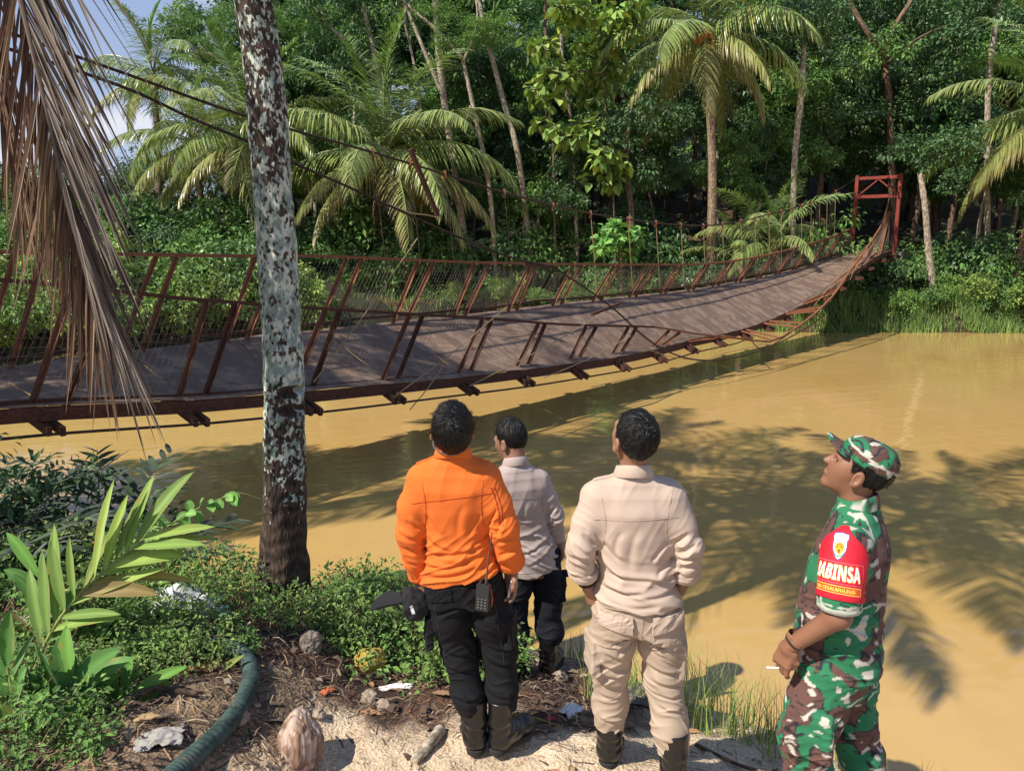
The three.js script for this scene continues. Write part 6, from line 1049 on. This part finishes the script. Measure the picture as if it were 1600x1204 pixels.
// dead fronds hanging into view
function hangingFrond(path, ahead, o) {
  const r = makeRandom(o.seed), rp = [...(o.lead ?? []), ...path.map(([x, y], i) => at(x, y, ahead))], curve = new THREE.CatmullRomCurve3(rp, false, 'centripetal'), geos = [];
  const tone = (k, side) => { const set = side < 0 ? o.tonesL ?? o.tones : o.tones, c = set[Math.floor(r() * set.length)], v = range(r, 0.65, 1.25) * k; return c.map(x => x * v); };
  const rach = tube(rp, rp.map((_, i) => lerp(0.020, 0.006, i / (rp.length - 1))), 8, 40, true, 0.1, () => [0.20, 0.15, 0.115]); rach.deleteAttribute('uv'); rach.deleteAttribute('normal');
  const pos = [], idx = [], col = [];
  for (let k = 0; k < o.n; k++) for (const side of [-1, 1]) {
    const t = clamp((k + r()) / o.n, 0, 1), b = curve.getPoint(t), T = curve.getTangent(t); const spread = side > 0 ? lerp(o.right[0], o.right[1], t) : lerp(o.left[0], o.left[1], t);
    const d = V(side * spread * range(r, 0.75, 1.2), -1, range(r, -0.35, 0.35)).addScaledVector(T, 0.4).normalize(), L = (side > 0 ? lerp(o.lenR[0], o.lenR[1], t) : lerp(o.lenL[0], o.lenL[1], t)) * range(r, 0.7, 1.1), wid = range(r, 0.013, 0.030), c = tone(1, side), seg = 6, q = b.clone(), i0 = pos.length / 3;
    const yaw = range(r, -0.9, 0.9); let s = V(Math.cos(yaw), 0, Math.sin(yaw)); const curl = V(range(r, -0.25, 0.25), 0, range(r, -0.25, 0.25)), twist = range(r, -0.5, 0.5);
    for (let i = 0; i <= seg; i++) {
      const u = i / seg, w = wid * (i === 0 ? 0.4 : Math.pow(1 - u, 0.55)) * 0.5, n = V(0, 0, 0).crossVectors(s, d).normalize(), fold = w * 0.9;
      pos.push(q.x - s.x * w, q.y - s.y * w, q.z - s.z * w, q.x + n.x * fold, q.y + n.y * fold, q.z + n.z * fold, q.x + s.x * w, q.y + s.y * w, q.z + s.z * w); const v = 1 + 0.15 * Math.sin(u * 9 + k); for (let z = 0; z < 3; z++) col.push(c[0] * v, c[1] * v, c[2] * v);
      if (i < seg) { const a = i0 + i * 3; idx.push(a, a + 1, a + 3, a + 1, a + 4, a + 3, a + 1, a + 2, a + 4, a + 2, a + 5, a + 4); }
      d.addScaledVector(curl, 0.5 / seg).add(V(0, -0.22 / seg, 0)).normalize(); s.applyAxisAngle(d, twist / seg); q.addScaledVector(d, L / seg);
    }
  }
  return mergeGeometries([rach, geometry(pos, idx, col)]);
}
const deadTones = [[0.22, 0.175, 0.14], [0.30, 0.245, 0.20], [0.12, 0.085, 0.065], [0.40, 0.33, 0.26], [0.17, 0.125, 0.10]], redTones = [[0.22, 0.12, 0.07], [0.28, 0.17, 0.10], [0.16, 0.085, 0.055], [0.34, 0.23, 0.14]];
part('dead_frond', hangingFrond([[-40, -330], [0, -150], [32, 0], [58, 110], [84, 225], [104, 320], [128, 400], [160, 470]], 4.0, { seed: 51, n: 150, lead: [V(-3.2, 7.5, -5.1), V(-2.9, 7.0, -4.6)], right: [0.92, 0.30], left: [0.50, 0.14], lenR: [1.5, 0.85], lenL: [1.05, 0.75], tones: deadTones, tonesL: redTones }), M.dryLeaf, hung, 'long grey-brown dead frond hanging from above');
part('dead_frond', hangingFrond([[-90, -260], [-40, -60], [-8, 90], [18, 200], [40, 300]], 4.25, { seed: 52, n: 60, lead: [V(-3.4, 7.5, -5.1), V(-3.3, 6.8, -4.7)], right: [0.30, 0.12], left: [0.25, 0.1], lenR: [1.0, 0.85], lenL: [0.9, 0.7], tones: redTones }), M.dryLeaf, hung, 'red-brown dead frond at the picture edge');

// ---------------------------------------------------------------- broad blades
function blade(base, dir, up, L, W, o, r) {       // one lance-shaped leaf with a channelled midrib
  const pos = [], idx = [], col = [], seg = 9, d = dir.clone().normalize(), q = base.clone(); const c0 = o.tone, n = up.clone();
  const edge = o.edge ?? c0; let s;
  for (let i = 0; i <= seg; i++) {
    const u = i / seg, w = W * Math.pow(Math.sin(Math.PI * Math.min(1, 0.04 + u * 0.95)), 0.75) * 0.5 * (i === seg ? 0.05 : 1); s = V(0, 0, 0).crossVectors(d, n).normalize(); const nn = V(0, 0, 0).crossVectors(s, d);
    for (const [e, h] of [[-1, 0.32], [-0.5, 0.1], [0, 0], [0.5, 0.1], [1, 0.32]]) { const wav = (o.wave ?? 0.04) * W * noise3(u * 6 + e * 3, base.x * 9, base.y * 9) * Math.abs(e); pos.push(q.x + s.x * w * e + nn.x * (w * h + wav), q.y + s.y * w * e + nn.y * (w * h + wav), q.z + s.z * w * e + nn.z * (w * h + wav)); const m = Math.abs(e) > 0.9 && noise3(u * 9, base.x * 7, e) > 0.35 ? 1 : 0, v = e === 0 ? 1.35 : 1 + 0.12 * noise3(u * 5, e * 4, base.y * 20); col.push(...c0.map((x, k) => lerp(x, edge[k], m) * v)); }
    if (i < seg) for (let j = 0; j < 4; j++) { const a = i * 5 + j; idx.push(a, a + 1, a + 5, a + 1, a + 6, a + 5); }
    d.y -= (o.sag ?? 0.6) / seg * (0.3 + u); d.normalize(); q.addScaledVector(d, L / seg);
  }
  const g = geometry(pos, idx, col); g.computeVertexNormals(); return g;
}
const gingerTones = [[0.23, 0.36, 0.055], [0.30, 0.42, 0.075], [0.17, 0.28, 0.045], [0.36, 0.42, 0.09]], lushTones = [[0.10, 0.26, 0.035], [0.14, 0.32, 0.04], [0.08, 0.21, 0.03]], agedTones = [[0.36, 0.27, 0.05], [0.28, 0.20, 0.06], [0.22, 0.27, 0.05]];
M.blade = new THREE.MeshPhysicalMaterial({ vertexColors: true, roughness: 0.97, clearcoat: 0.3, clearcoatRoughness: 0.45, transmission: 0.3, thickness: 0, side: THREE.DoubleSide });
M.stem = new THREE.MeshStandardMaterial({ color: lin(0.24, 0.27, 0.08), roughness: 0.7 });
function gingerPlant(label, o) {
  const r = makeRandom(o.seed), sp = o.stem.map(([x, y], i) => at(x, y, o.ahead + (o.away ?? 0) * i)), base = sp[0].clone(), t = thing('ginger_plant', label, 'plant', base, 'ginger plants on the near bank'); delete t.userData.group;
  part('stem', tube(sp, sp.map((_, i) => lerp(0.011, 0.004, i / sp.length)), 7, 30), M.stem, t);
  const curve = new THREE.CatmullRomCurve3(sp, false, 'centripetal');
  for (let k = 0; k < o.leaves; k++) {
    const u = lerp(o.from, 1, k / (o.leaves - 1)), p = curve.getPoint(u), T = curve.getTangent(u), side = k % 2 ? 1 : -1, fan = V(0, 0, 0).crossVectors(T, V(0, 0, 1)).normalize();
    const d = T.clone().multiplyScalar(lerp(0.5, 1.2, u)).addScaledVector(fan, side * range(r, 0.45, 0.85)).add(V(0, 0.05, range(r, -0.35, 0.45))), old = o.aged && r() < o.aged;
    const tone = (old ? agedTones : o.tones)[Math.floor(r() * 3)];
    part('leaf', blade(p, d, V(range(r, -0.5, 0.2), range(r, 0.5, 1), range(r, 0.3, 1)).normalize(), range(r, o.len[0], o.len[1]) * (1 - 0.25 * Math.abs(u - 0.7)), range(r, o.wid[0], o.wid[1]), { tone, edge: r() < 0.5 ? agedTones[0] : tone, sag: range(r, 0.2, 0.8) }, r), M.blade, t);
  }
}
gingerPlant('tall arching ginger plant with pale yellow-green leaves in the sun', { seed: 1, ahead: 3.45, away: 0.05, stem: [[36, 1130], [56, 1040], [84, 980], [126, 925], [172, 884], [222, 842]], from: 0.28, leaves: 22, len: [0.36, 0.54], wid: [0.05, 0.08], tones: gingerTones, aged: 0.2 });
gingerPlant('low ginger shoot with broad fresh green leaves in front of the tall one', { seed: 2, ahead: 3.05, away: 0.03, stem: [[70, 1215], [88, 1150], [100, 1100], [112, 1062]], from: 0.45, leaves: 9, len: [0.24, 0.36], wid: [0.075, 0.11], tones: lushTones });
gingerPlant('yellowing ginger stem lying low beside the green hose', { seed: 3, ahead: 3.5, away: 0.02, stem: [[150, 1110], [220, 1085], [290, 1068], [350, 1062]], from: 0.25, leaves: 11, len: [0.16, 0.26], wid: [0.03, 0.05], tones: agedTones, aged: 0.6 });
gingerPlant('shaded ginger stem at the bottom left corner', { seed: 4, ahead: 3.0, away: 0.02, stem: [[8, 1230], [25, 1150], [20, 1090], [10, 1040]], from: 0.3, leaves: 8, len: [0.22, 0.34], wid: [0.06, 0.09], tones: lushTones, aged: 0.3 });
gingerPlant('upright ginger stem with dark leaves behind the tall arching one', { seed: 5, ahead: 3.7, away: 0.02, stem: [[30, 1060], [62, 1000], [72, 950], [60, 900]], from: 0.3, leaves: 9, len: [0.22, 0.32], wid: [0.06, 0.08], tones: lushTones, aged: 0.25 });
gingerPlant('ginger shoot with torn leaves at the foot of the hose', { seed: 6, ahead: 3.15, away: 0.03, stem: [[150, 1215], [170, 1160], [185, 1120], [200, 1090]], from: 0.4, leaves: 8, len: [0.2, 0.32], wid: [0.06, 0.085], tones: lushTones, aged: 0.4 });
gingerPlant('bright leaning ginger shoot at the very bottom left', { seed: 7, ahead: 2.95, away: 0.03, stem: [[30, 1240], [50, 1190], [75, 1160], [110, 1140]], from: 0.3, leaves: 8, len: [0.22, 0.34], wid: [0.07, 0.10], tones: lushTones });
// creeping stem with round leaves over the water
{
  const r = makeRandom(17), sp = [at(190, 880, 4.6), at(240, 840, 4.65), at(285, 806, 4.7), at(330, 785, 4.75), at(372, 770, 4.8), at(408, 780, 4.85)], t = thing('creeper', 'arching creeper stem with bright oval leaves left of the lichened trunk', 'plant', sp[0].clone());
  part('stem', tube(sp, [0.006, 0.005, 0.004, 0.0035, 0.003, 0.002], 6, 30), M.stem, t); const curve = new THREE.CatmullRomCurve3(sp);
  for (let k = 0; k < 22; k++) { const u = 0.1 + 0.68 * k / 21, p = curve.getPoint(u), d = V(range(r, -0.2, 0.7), range(r, -0.7, 0.5), range(r, -0.3, 1)); part('leaf', blade(p, d, V(range(r, -0.4, 0.4), 1, range(r, 0, 0.8)).normalize(), range(r, 0.07, 0.11), range(r, 0.05, 0.07), { tone: [[0.16, 0.36, 0.06], [0.20, 0.42, 0.08], [0.13, 0.30, 0.05]][k % 3], sag: 0.7, wave: 0.1 }, r), M.blade, t); }
}
// dark spiny-leaved clump at the left, over the water
{
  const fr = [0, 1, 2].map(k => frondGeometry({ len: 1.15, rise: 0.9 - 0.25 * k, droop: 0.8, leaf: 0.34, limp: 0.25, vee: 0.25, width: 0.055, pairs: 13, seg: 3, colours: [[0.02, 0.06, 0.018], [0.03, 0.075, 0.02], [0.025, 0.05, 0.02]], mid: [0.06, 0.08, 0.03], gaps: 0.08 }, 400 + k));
  const spots = [[-3.75, 5.3, 'dark palm-like clump nearest the bridge beam at the left edge'], [-3.0, 5.35, 'dark feathery clump reaching out over the bright water'], [-3.45, 4.75, 'dark shaded clump above the ginger leaves']];
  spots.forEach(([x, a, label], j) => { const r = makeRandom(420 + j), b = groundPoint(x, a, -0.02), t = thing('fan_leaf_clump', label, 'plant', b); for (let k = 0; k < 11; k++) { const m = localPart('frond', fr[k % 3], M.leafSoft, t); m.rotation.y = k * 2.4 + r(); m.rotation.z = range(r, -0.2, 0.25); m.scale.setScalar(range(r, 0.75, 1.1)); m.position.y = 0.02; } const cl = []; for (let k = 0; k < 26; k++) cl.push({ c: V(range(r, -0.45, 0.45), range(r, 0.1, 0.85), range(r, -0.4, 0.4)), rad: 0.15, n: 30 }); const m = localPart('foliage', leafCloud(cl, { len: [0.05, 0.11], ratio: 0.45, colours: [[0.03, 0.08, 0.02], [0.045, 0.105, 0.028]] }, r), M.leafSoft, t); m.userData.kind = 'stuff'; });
}
// low weeds and small bushes
const weedGeos = [0, 1, 2, 3].map(k => { const r = makeRandom(440 + k), cl = []; for (let i = 0; i < 46; i++) { const a = r() * 6.283, q = 0.30 * Math.sqrt(r()); cl.push({ c: V(Math.cos(a) * q, range(r, 0.03, 0.34 - 0.5 * q), Math.sin(a) * q), rad: 0.07, n: 26 }); } return leafCloud(cl, { len: [0.018, 0.042], ratio: 0.5, colours: [[[0.13, 0.26, 0.04], [0.18, 0.32, 0.05], [0.09, 0.19, 0.03]], [[0.16, 0.28, 0.05], [0.21, 0.33, 0.06], [0.12, 0.22, 0.04]], [[0.09, 0.20, 0.03], [0.12, 0.25, 0.04]], [[0.19, 0.27, 0.06], [0.14, 0.24, 0.045]]][k], hang: 0.4 }, r); });
const twigGeo = (() => { const r = makeRandom(460); return mergeGeometries(Array.from({ length: 12 }, (_, k) => { const a = k * 2.4, q = range(r, 0.1, 0.28); return tube([V(0, -0.03, 0), V(Math.cos(a) * q * 0.5, 0.12, Math.sin(a) * q * 0.5), V(Math.cos(a) * q, range(r, 0.15, 0.33), Math.sin(a) * q)], [0.004, 0.003, 0.0015], 4, 4); })); })();
const weedSpots = [];
{
  const r = makeRandom(470);
  const list = [[-0.62, 4.35, 1.15], [-0.35, 4.25, 1.0], [-0.85, 4.6, 1.05], [-0.5, 4.75, 1.0], [-0.2, 4.55, 0.95], [-0.75, 5.0, 1.0], [-1.1, 4.95, 1.0], [-0.25, 4.95, 0.9], [-1.15, 5.35, 0.9], [-0.7, 5.35, 0.85], [-0.15, 5.2, 0.7], [-1.8, 4.55, 0.9], [-2.05, 4.85, 1.0], [-2.3, 4.4, 1.05], [-2.5, 4.85, 1.0], [-2.85, 4.5, 1.1], [-2.35, 3.95, 0.9], [-1.9, 4.1, 0.85], [-2.9, 3.95, 1.0], [-1.3, 4.3, 0.55], [-1.62, 4.15, 0.7], [-2.0, 3.6, 0.6], [-1.55, 3.75, 0.5], [-0.98, 4.25, 0.6], [-3.4, 4.4, 1.2], [-3.3, 5.1, 1.1]];
  for (const [px, py, s] of [[20, 1010, 0.9], [110, 1020, 0.8], [200, 1030, 0.75], [270, 1045, 0.6], [60, 1085, 0.85], [150, 1095, 0.6], [10, 1150, 0.9], [120, 1160, 0.55], [30, 1215, 0.8], [300, 1025, 0.6], [240, 1005, 0.8], [520, 990, 0.95], [610, 1000, 1.0], [660, 1030, 0.9], [560, 960, 1.0], [640, 960, 1.05]]) list.push([...onGround(px, py), s]);
  list.forEach(([x, a, s0], k) => { const s = s0 * 1.25; const b = groundPoint(x, a, -0.02), shade_ = x < -1.6 ? 'small-leaved weed bush on the bank left of the lichened trunk' : 'small-leaved green weed bush between the lichened trunk and the orange shirt', t = thing('weed_bush', shade_, 'bush', b, x < -1.6 ? 'weed bushes left of the trunk' : 'weed bushes right of the trunk'); localPart('stem', twigGeo, M.barkBrown, t).scale.setScalar(s); const m = localPart('foliage', weedGeos[k % 4], M.leafSoft, t); m.userData.kind = 'stuff'; m.rotation.y = r() * 6.28; m.scale.set(s * 1.05, s * range(r, 0.75, 1.2), s * 1.05); weedSpots.push([x, a]); });
}
// grass tufts
function tuft(label, x, a, n, spread, h, seed, o = {}) { const r = makeRandom(seed), b = groundPoint(x, a), g = grassBlades([[x, a, n, spread, h]], { colours: o.colours ?? [[0.24, 0.36, 0.06], [0.30, 0.42, 0.08], [0.18, 0.28, 0.05], [0.38, 0.40, 0.12]], width: o.width ?? 0.0034, lean: o.lean ?? 0.7 }, r); return single('grass_tuft', g, M.leafSoft, label, 'grass', b); }
tuft('tall bright grass tuft at the water edge right of the tan trousers', 1.12, 4.02, 190, 0.26, 0.52, 1); tuft('bright grass tuft nearest the camouflage trousers', 1.36, 3.78, 130, 0.20, 0.44, 2); tuft('thin dark grass between tan trousers and bright tuft', 0.92, 4.25, 90, 0.16, 0.42, 3, { colours: [[0.09, 0.17, 0.03], [0.13, 0.22, 0.04]] }); tuft('grass seen between the legs of the tan trousers', 0.62, 4.2, 120, 0.2, 0.36, 4); tuft('sparse grass beside the boots at the water edge', 0.42, 4.75, 40, 0.14, 0.3, 5, { colours: [[0.12, 0.18, 0.04], [0.2, 0.24, 0.07]] }); tuft('long green grass right of the lichened trunk', -1.05, 5.15, 170, 0.24, 0.5, 6, { colours: [[0.09, 0.20, 0.03], [0.13, 0.26, 0.04]] }); tuft('feathery grass leaning over the water behind the weeds', -0.75, 5.6, 110, 0.28, 0.46, 7, { colours: [[0.10, 0.20, 0.03], [0.15, 0.27, 0.05]] }); tuft('straggly grass at the bottom right water edge', 2.05, 3.35, 60, 0.25, 0.26, 8, { colours: [[0.20, 0.24, 0.07], [0.26, 0.27, 0.10]] }); tuft('dry grass wisps behind the camouflage legs', 1.62, 3.55, 60, 0.2, 0.3, 9, { colours: [[0.30, 0.27, 0.12], [0.22, 0.24, 0.07]] });
// ---------------------------------------------------------------- litter
function lump(rx, ry, rz, seed, rough, paint, cell = 0.008) { const f = (x, y, z) => ellipsoid(0, 0, 0, rx, ry, rz)(x, y, z) + rough * (noise3(x * 9 / rx * 0.1, y * 9 / ry * 0.1, z * 9 / rz * 0.1 + seed) + 0.5 * noise3(x * 40, y * 40, z * 40 + seed)); return nets(f, [-rx * 1.4, -ry * 1.4, -rz * 1.4], [rx * 1.4, ry * 1.4, rz * 1.4], cell, 0.02, paint); }
const painted = new THREE.MeshStandardMaterial({ vertexColors: true, roughness: 0.9 });
function rest(g, name, label, category, x, a, up, turn = [0, 0, 0], mat = painted) { const m = new THREE.Mesh(g, mat); m.name = numbered(name); m.userData = { label, category }; m.position.copy(groundPoint(x, a, up)); m.rotation.set(...turn); m.castShadow = m.receiveShadow = true; scene.add(m); return m; }
{
  const husk = (x, y, z) => { const n = noise3(x * 30, y * 5, z * 30), m = fbm(x * 10, y * 10, z * 10, 3), k = 0.8 + 0.35 * n + 0.3 * m; return m > -0.05 ? [0.46 * k, 0.34 * k, 0.27 * k] : [0.30 * k, 0.18 * k, 0.12 * k]; };
  rest(nets((x, y, z) => { const a = Math.atan2(z, x), k = 1 + 0.10 * Math.cos(3 * a + 0.6) - 0.35 * smooth(0.02, 0.16, y); return ellipsoid(0, 0, 0, 0.098 * k, 0.15, 0.098 * k)(x, y, z) + 0.004 * noise3(x * 50, y * 7, z * 50) + 0.006 * noise3(x * 12, y * 12, z * 12); }, [-0.14, -0.18, -0.14], [0.14, 0.18, 0.14], 0.006, 0.02, husk), 'coconut_husk', 'large split brown coconut husk on the sand in front', 'coconut', ...onGround(470, 1188), 0.075, [-0.5, 0.4, 0.15]);
  rest(lump(0.10, 0.075, 0.085, 4, 0.006, (x, y, z) => { const k = 0.85 + 0.4 * fbm(x * 20, y * 20, z * 20, 3); return [0.42 * k, 0.30 * k, 0.06 * k]; }), 'old_coconut', 'yellow old coconut tucked under the green weeds', 'coconut', ...onGround(578, 1050), 0.05, [0, 0, 0.2]);
  const stone = (x, y, z) => { const k = 0.8 + 0.5 * fbm(x * 18, y * 18, z * 18, 4); return [0.23 * k, 0.19 * k, 0.155 * k]; };
  rest(lump(0.06, 0.075, 0.05, 7, 0.012, stone), 'tree_stump', 'short dark stump left of the weeds', 'stump', ...onGround(487, 1015), 0.045, [0, 0.3, 0.1]);
  const r = makeRandom(88);
  for (const [x, a, s, l] of [[-0.76, 3.74, 0.05, 'pale knotted root lump below the yellow coconut'], [-0.67, 3.66, 0.042, 'round earthy clod near the yellow coconut'], [0.30, 4.42, 0.05, 'brown clod beside the black boots at the water edge'], [-1.25, 3.2, 0.055, 'flat stone beside the green hose'], [-0.95, 3.45, 0.035, 'small stone behind the split husk'], [1.0, 3.2, 0.02, 'pebble on the sand right of the tan trousers']]) rest(lump(s, s * 0.65, s * 0.85, x * 10, s * 0.15, (X, Y, Z) => { const k = 0.8 + 0.5 * fbm(X * 30, Y * 30, Z * 30 + x, 3); return [0.36 * k, 0.28 * k, 0.21 * k]; }, s / 9), 'stone', l, 'stone', x, a, s * 0.4, [0, r() * 6, 0]);
  // crumpled sheets: sacks, bags and cloth
  const crumple = (w, d, h, seed, n = 26) => { const pos = [], idx = []; for (const low of [0, 1]) for (let j = 0; j <= n; j++) for (let i = 0; i <= n; i++) { const u = i / n - 0.5, v = j / n - 0.5, e = 1 - 0.25 * Math.abs(noise3(u * 2.5, v * 2.5, seed)), x = u * w * e + 0.04 * w * noise3(u * 3, v * 3, seed + 3), z = v * d * e + 0.05 * d * noise3(u * 3, v * 3, seed + 6), q = Math.pow(1 - Math.min(1, Math.hypot(u, v) * 1.7), 0.6); pos.push(x, h * (q || 0) * (0.7 + 0.5 * noise3(u * 3, v * 3, seed + 9)) + 0.3 * h * (1 - Math.abs(noise3(u * 4.5, v * 4.5, seed))) - low * 0.004, z); } const w1 = n + 1, half = w1 * w1; for (let j = 0; j < n; j++) for (let i = 0; i < n; i++) { const a = j * w1 + i; idx.push(a, a + w1, a + 1, a + 1, a + w1, a + w1 + 1, a + half, a + half + 1, a + half + w1, a + half + 1, a + half + w1 + 1, a + half + w1); } for (let i = 0; i < n; i++) for (const [a, b] of [[i, i + 1], [n * w1 + i + 1, n * w1 + i], [(i + 1) * w1, i * w1], [i * w1 + n, (i + 1) * w1 + n]]) idx.push(a, b, a + half, b, b + half, a + half); const g = geometry(pos, idx); g.computeVertexNormals(); return g; };
  const plastic = (a, b, c, rr = 0.4) => new THREE.MeshPhysicalMaterial({ color: lin(a, b, c), roughness: rr, side: THREE.DoubleSide });
  rest(crumple(0.46, 0.26, 0.13, 1), 'sack', 'crumpled white woven sack among the weeds left of the trunk', 'sack', ...onGround(282, 962), 0.03, [0.1, 0.2, -0.15], plastic(0.5, 0.51, 0.54, 0.7));
  rest(crumple(0.2, 0.12, 0.06, 2), 'plastic_bag', 'blue and white plastic bag beside the white sack', 'bag', ...onGround(332, 975), 0.03, [0, 0.6, 0], plastic(0.32, 0.42, 0.6));
  rest(crumple(0.20, 0.05, 0.02, 3), 'plastic_strip', 'torn white plastic strip on the dark soil left of the black trousers', 'plastic', ...onGround(618, 1078), 0.012, [0, 0.2, 0], plastic(0.72, 0.72, 0.72));
  rest(crumple(0.13, 0.09, 0.035, 4), 'plastic_bag', 'torn white plastic bag between the black boots and tan trousers', 'bag', ...onGround(893, 1118), 0.012, [0, 0.7, 0], plastic(0.75, 0.75, 0.74));
  rest(crumple(0.16, 0.08, 0.03, 5), 'rag', 'beige rag lying against the tan trousers', 'rag', ...onGround(948, 1118), 0.012, [0, -0.5, 0], cloth(0.42, 0.34, 0.25, { side: THREE.DoubleSide }));
  rest(crumple(0.5, 0.24, 0.06, 6), 'rag', 'grey muddy cloth on the ground behind the tan trousers', 'rag', ...onGround(1005, 1095), 0.01, [0, -0.3, 0], cloth(0.17, 0.145, 0.125, { side: THREE.DoubleSide }));
  rest(crumple(0.06, 0.035, 0.022, 7), 'plastic_scrap', 'small red plastic scrap on the sand', 'plastic', ...onGround(860, 1130), 0.01, [0, 0.4, 0], plastic(0.45, 0.05, 0.06));
  rest(crumple(0.20, 0.14, 0.03, 8), 'paper_scrap', 'grey paper scrap beside the hose at the bottom', 'paper', ...onGround(250, 1165), 0.012, [0, 0.4, 0], plastic(0.33, 0.31, 0.28, 0.8));
  rest(crumple(0.10, 0.08, 0.02, 9), 'plastic_scrap', 'clear plastic scrap at the foot of the bright grass', 'plastic', ...onGround(1165, 1122), 0.012, [0, 1.4, 0], plastic(0.55, 0.6, 0.6));
  rest(crumple(0.09, 0.05, 0.02, 10), 'plastic_scrap', 'orange and red wrapper on the dark soil', 'plastic', ...onGround(510, 1085), 0.012, [0, 0.9, 0], plastic(0.48, 0.14, 0.05));
  // green hose
  const hp = [[300, 985], [335, 1015], [374, 1030], [392, 1058], [386, 1100], [352, 1150], [300, 1204], [262, 1240]].map(([x, y]) => groundPoint(...onGround(x, y), 0.036));
  const hg = tube(hp, 0.043, 18, 200, true, 0.05); { const p = hg.attributes.position; for (let i = 0; i < p.count; i++) p.setY(i, p.getY(i) + 0.0025 * Math.sin(Math.floor(i / 19) * 1.6) + 0.002 * noise3(p.getX(i) * 40, p.getY(i) * 40, p.getZ(i) * 40)); hg.computeVertexNormals(); }
  single('hose', hg, new THREE.MeshStandardMaterial({ map: rustTexture([0.16, 0.23, 0.22], [0.24, 0.32, 0.30], [0.36, 0.33, 0.28], 91), roughness: 0.75 }), 'thick dark green hose bending over the soil', 'hose', hp[3].clone());
  // poles, sticks and wood
  const pole = (pts, r0, r1, mat, name, label, cat) => { const q = pts.map(([x, a, u]) => groundPoint(x, a, u)); single(name, tube(q, q.map((_, i) => lerp(r0, r1, i / (q.length - 1))), 9, 20, true, 0.08), mat, label, cat, q[0].clone()); };
  pole([[-2.9, 3.75, 0.1], [-2.4, 3.95, 0.1], [-1.95, 4.12, 0.07]], 0.035, 0.03, M.barkPale, 'bamboo_pole', 'dry bamboo pole lying among the weeds behind the ginger', 'pole');
  pole([[-2.7, 3.55, 0.04], [-2.2, 3.75, 0.07], [-1.8, 3.8, 0.03]], 0.022, 0.014, M.barkBrown, 'stick', 'thin brown stick below the bamboo pole', 'stick');
  pole([[...onGround(180, 1120), 0.03], [...onGround(240, 1095), 0.05], [...onGround(310, 1100), 0.03]], 0.018, 0.012, M.barkDark, 'stick', 'dark stick left of the green hose', 'stick');
  pole([[0.95, 3.6, 0.02], [1.15, 3.4, 0.03], [1.4, 3.42, 0.02]], 0.011, 0.007, M.barkBrown, 'stick', 'bent stick on the sand beside the camouflage trousers', 'stick');
  pole([[-0.45, 3.18, 0.012], [-0.38, 3.3, 0.02], [-0.35, 3.42, 0.012]], 0.022, 0.03, M.barkPale, 'driftwood', 'grey forked piece of wood on the sand before the black boots', 'wood');
  pole([[0.02, 3.65, 0.03], [0.12, 3.6, 0.05], [0.25, 3.54, 0.02]], 0.004, 0.003, M.stem, 'stalk', 'dry bent stalk right of the black boots', 'stalk');
  // scattered fibres, twigs and dead leaves, far too many to count
  const pos = [], idx = [], col = [], q = makeRandom(123);
  for (let k = 0; k < 5200; k++) {
    const x = range(q, -2.9, 1.9), a = range(q, 2.9, 4.9); if (a > edgeAhead(x) - 0.35) continue; const dense = x < -1.0 || (a > 3.5 && x < 0.6); if (!dense && q() < 0.72) continue;
    const L = range(q, 0.015, dense ? 0.11 : 0.05), an = q() * 6.283, w = range(q, 0.0010, 0.0032) * (q() < 0.06 ? 5 : 1), p = groundPoint(x, a, 0.004 + 0.012 * q()), e = groundPoint(x + Math.cos(an) * L, a + Math.sin(an) * L, 0.004 + 0.02 * q()), m = p.clone().lerp(e, 0.5).add(V(0, 0.006 + 0.15 * L * q(), 0)), s = V(-Math.sin(an), 0, -Math.cos(an)).multiplyScalar(w), b = pos.length / 3, v = range(q, 0.5, 1.3), c = q() < 0.3 ? [0.42, 0.33, 0.22] : q() < 0.5 ? [0.22, 0.13, 0.08] : [0.12, 0.075, 0.05];
    for (const z of [p, m, e]) { pos.push(z.x - s.x, z.y, z.z - s.z, z.x + s.x, z.y + w * 0.6, z.z + s.z); for (let i = 0; i < 2; i++) col.push(c[0] * v, c[1] * v, c[2] * v); } for (let i = 0; i < 2; i++) { const z = b + i * 2; idx.push(z, z + 1, z + 2, z + 1, z + 3, z + 2); }
  }
  setting('litter', geometry(pos, idx, col), M.dryLeaf, 'stuff', 'dry husk fibres and twigs strewn over the soil', 'litter');
  const dl = makeRandom(131);
  for (let k = 0; k < 26; k++) { const x = range(dl, -1.8, 1.2), a = range(dl, 3.0, 4.3), b = groundPoint(x, a, 0.012), an = dl() * 6.28; const g = blade(b, V(Math.cos(an), 0.15, Math.sin(an)), V(0.2, 1, 0.1).normalize(), range(dl, 0.06, 0.12), range(dl, 0.025, 0.045), { tone: [[0.34, 0.18, 0.08], [0.26, 0.15, 0.08], [0.40, 0.27, 0.13]][k % 3], sag: 0.5, wave: 0.15 }, dl); single('fallen_leaf', g, M.dryLeaf, 'curled brown fallen leaf on the bank', 'leaf', b, 'fallen leaves on the bank'); }
}
renderer.render(scene, camera);
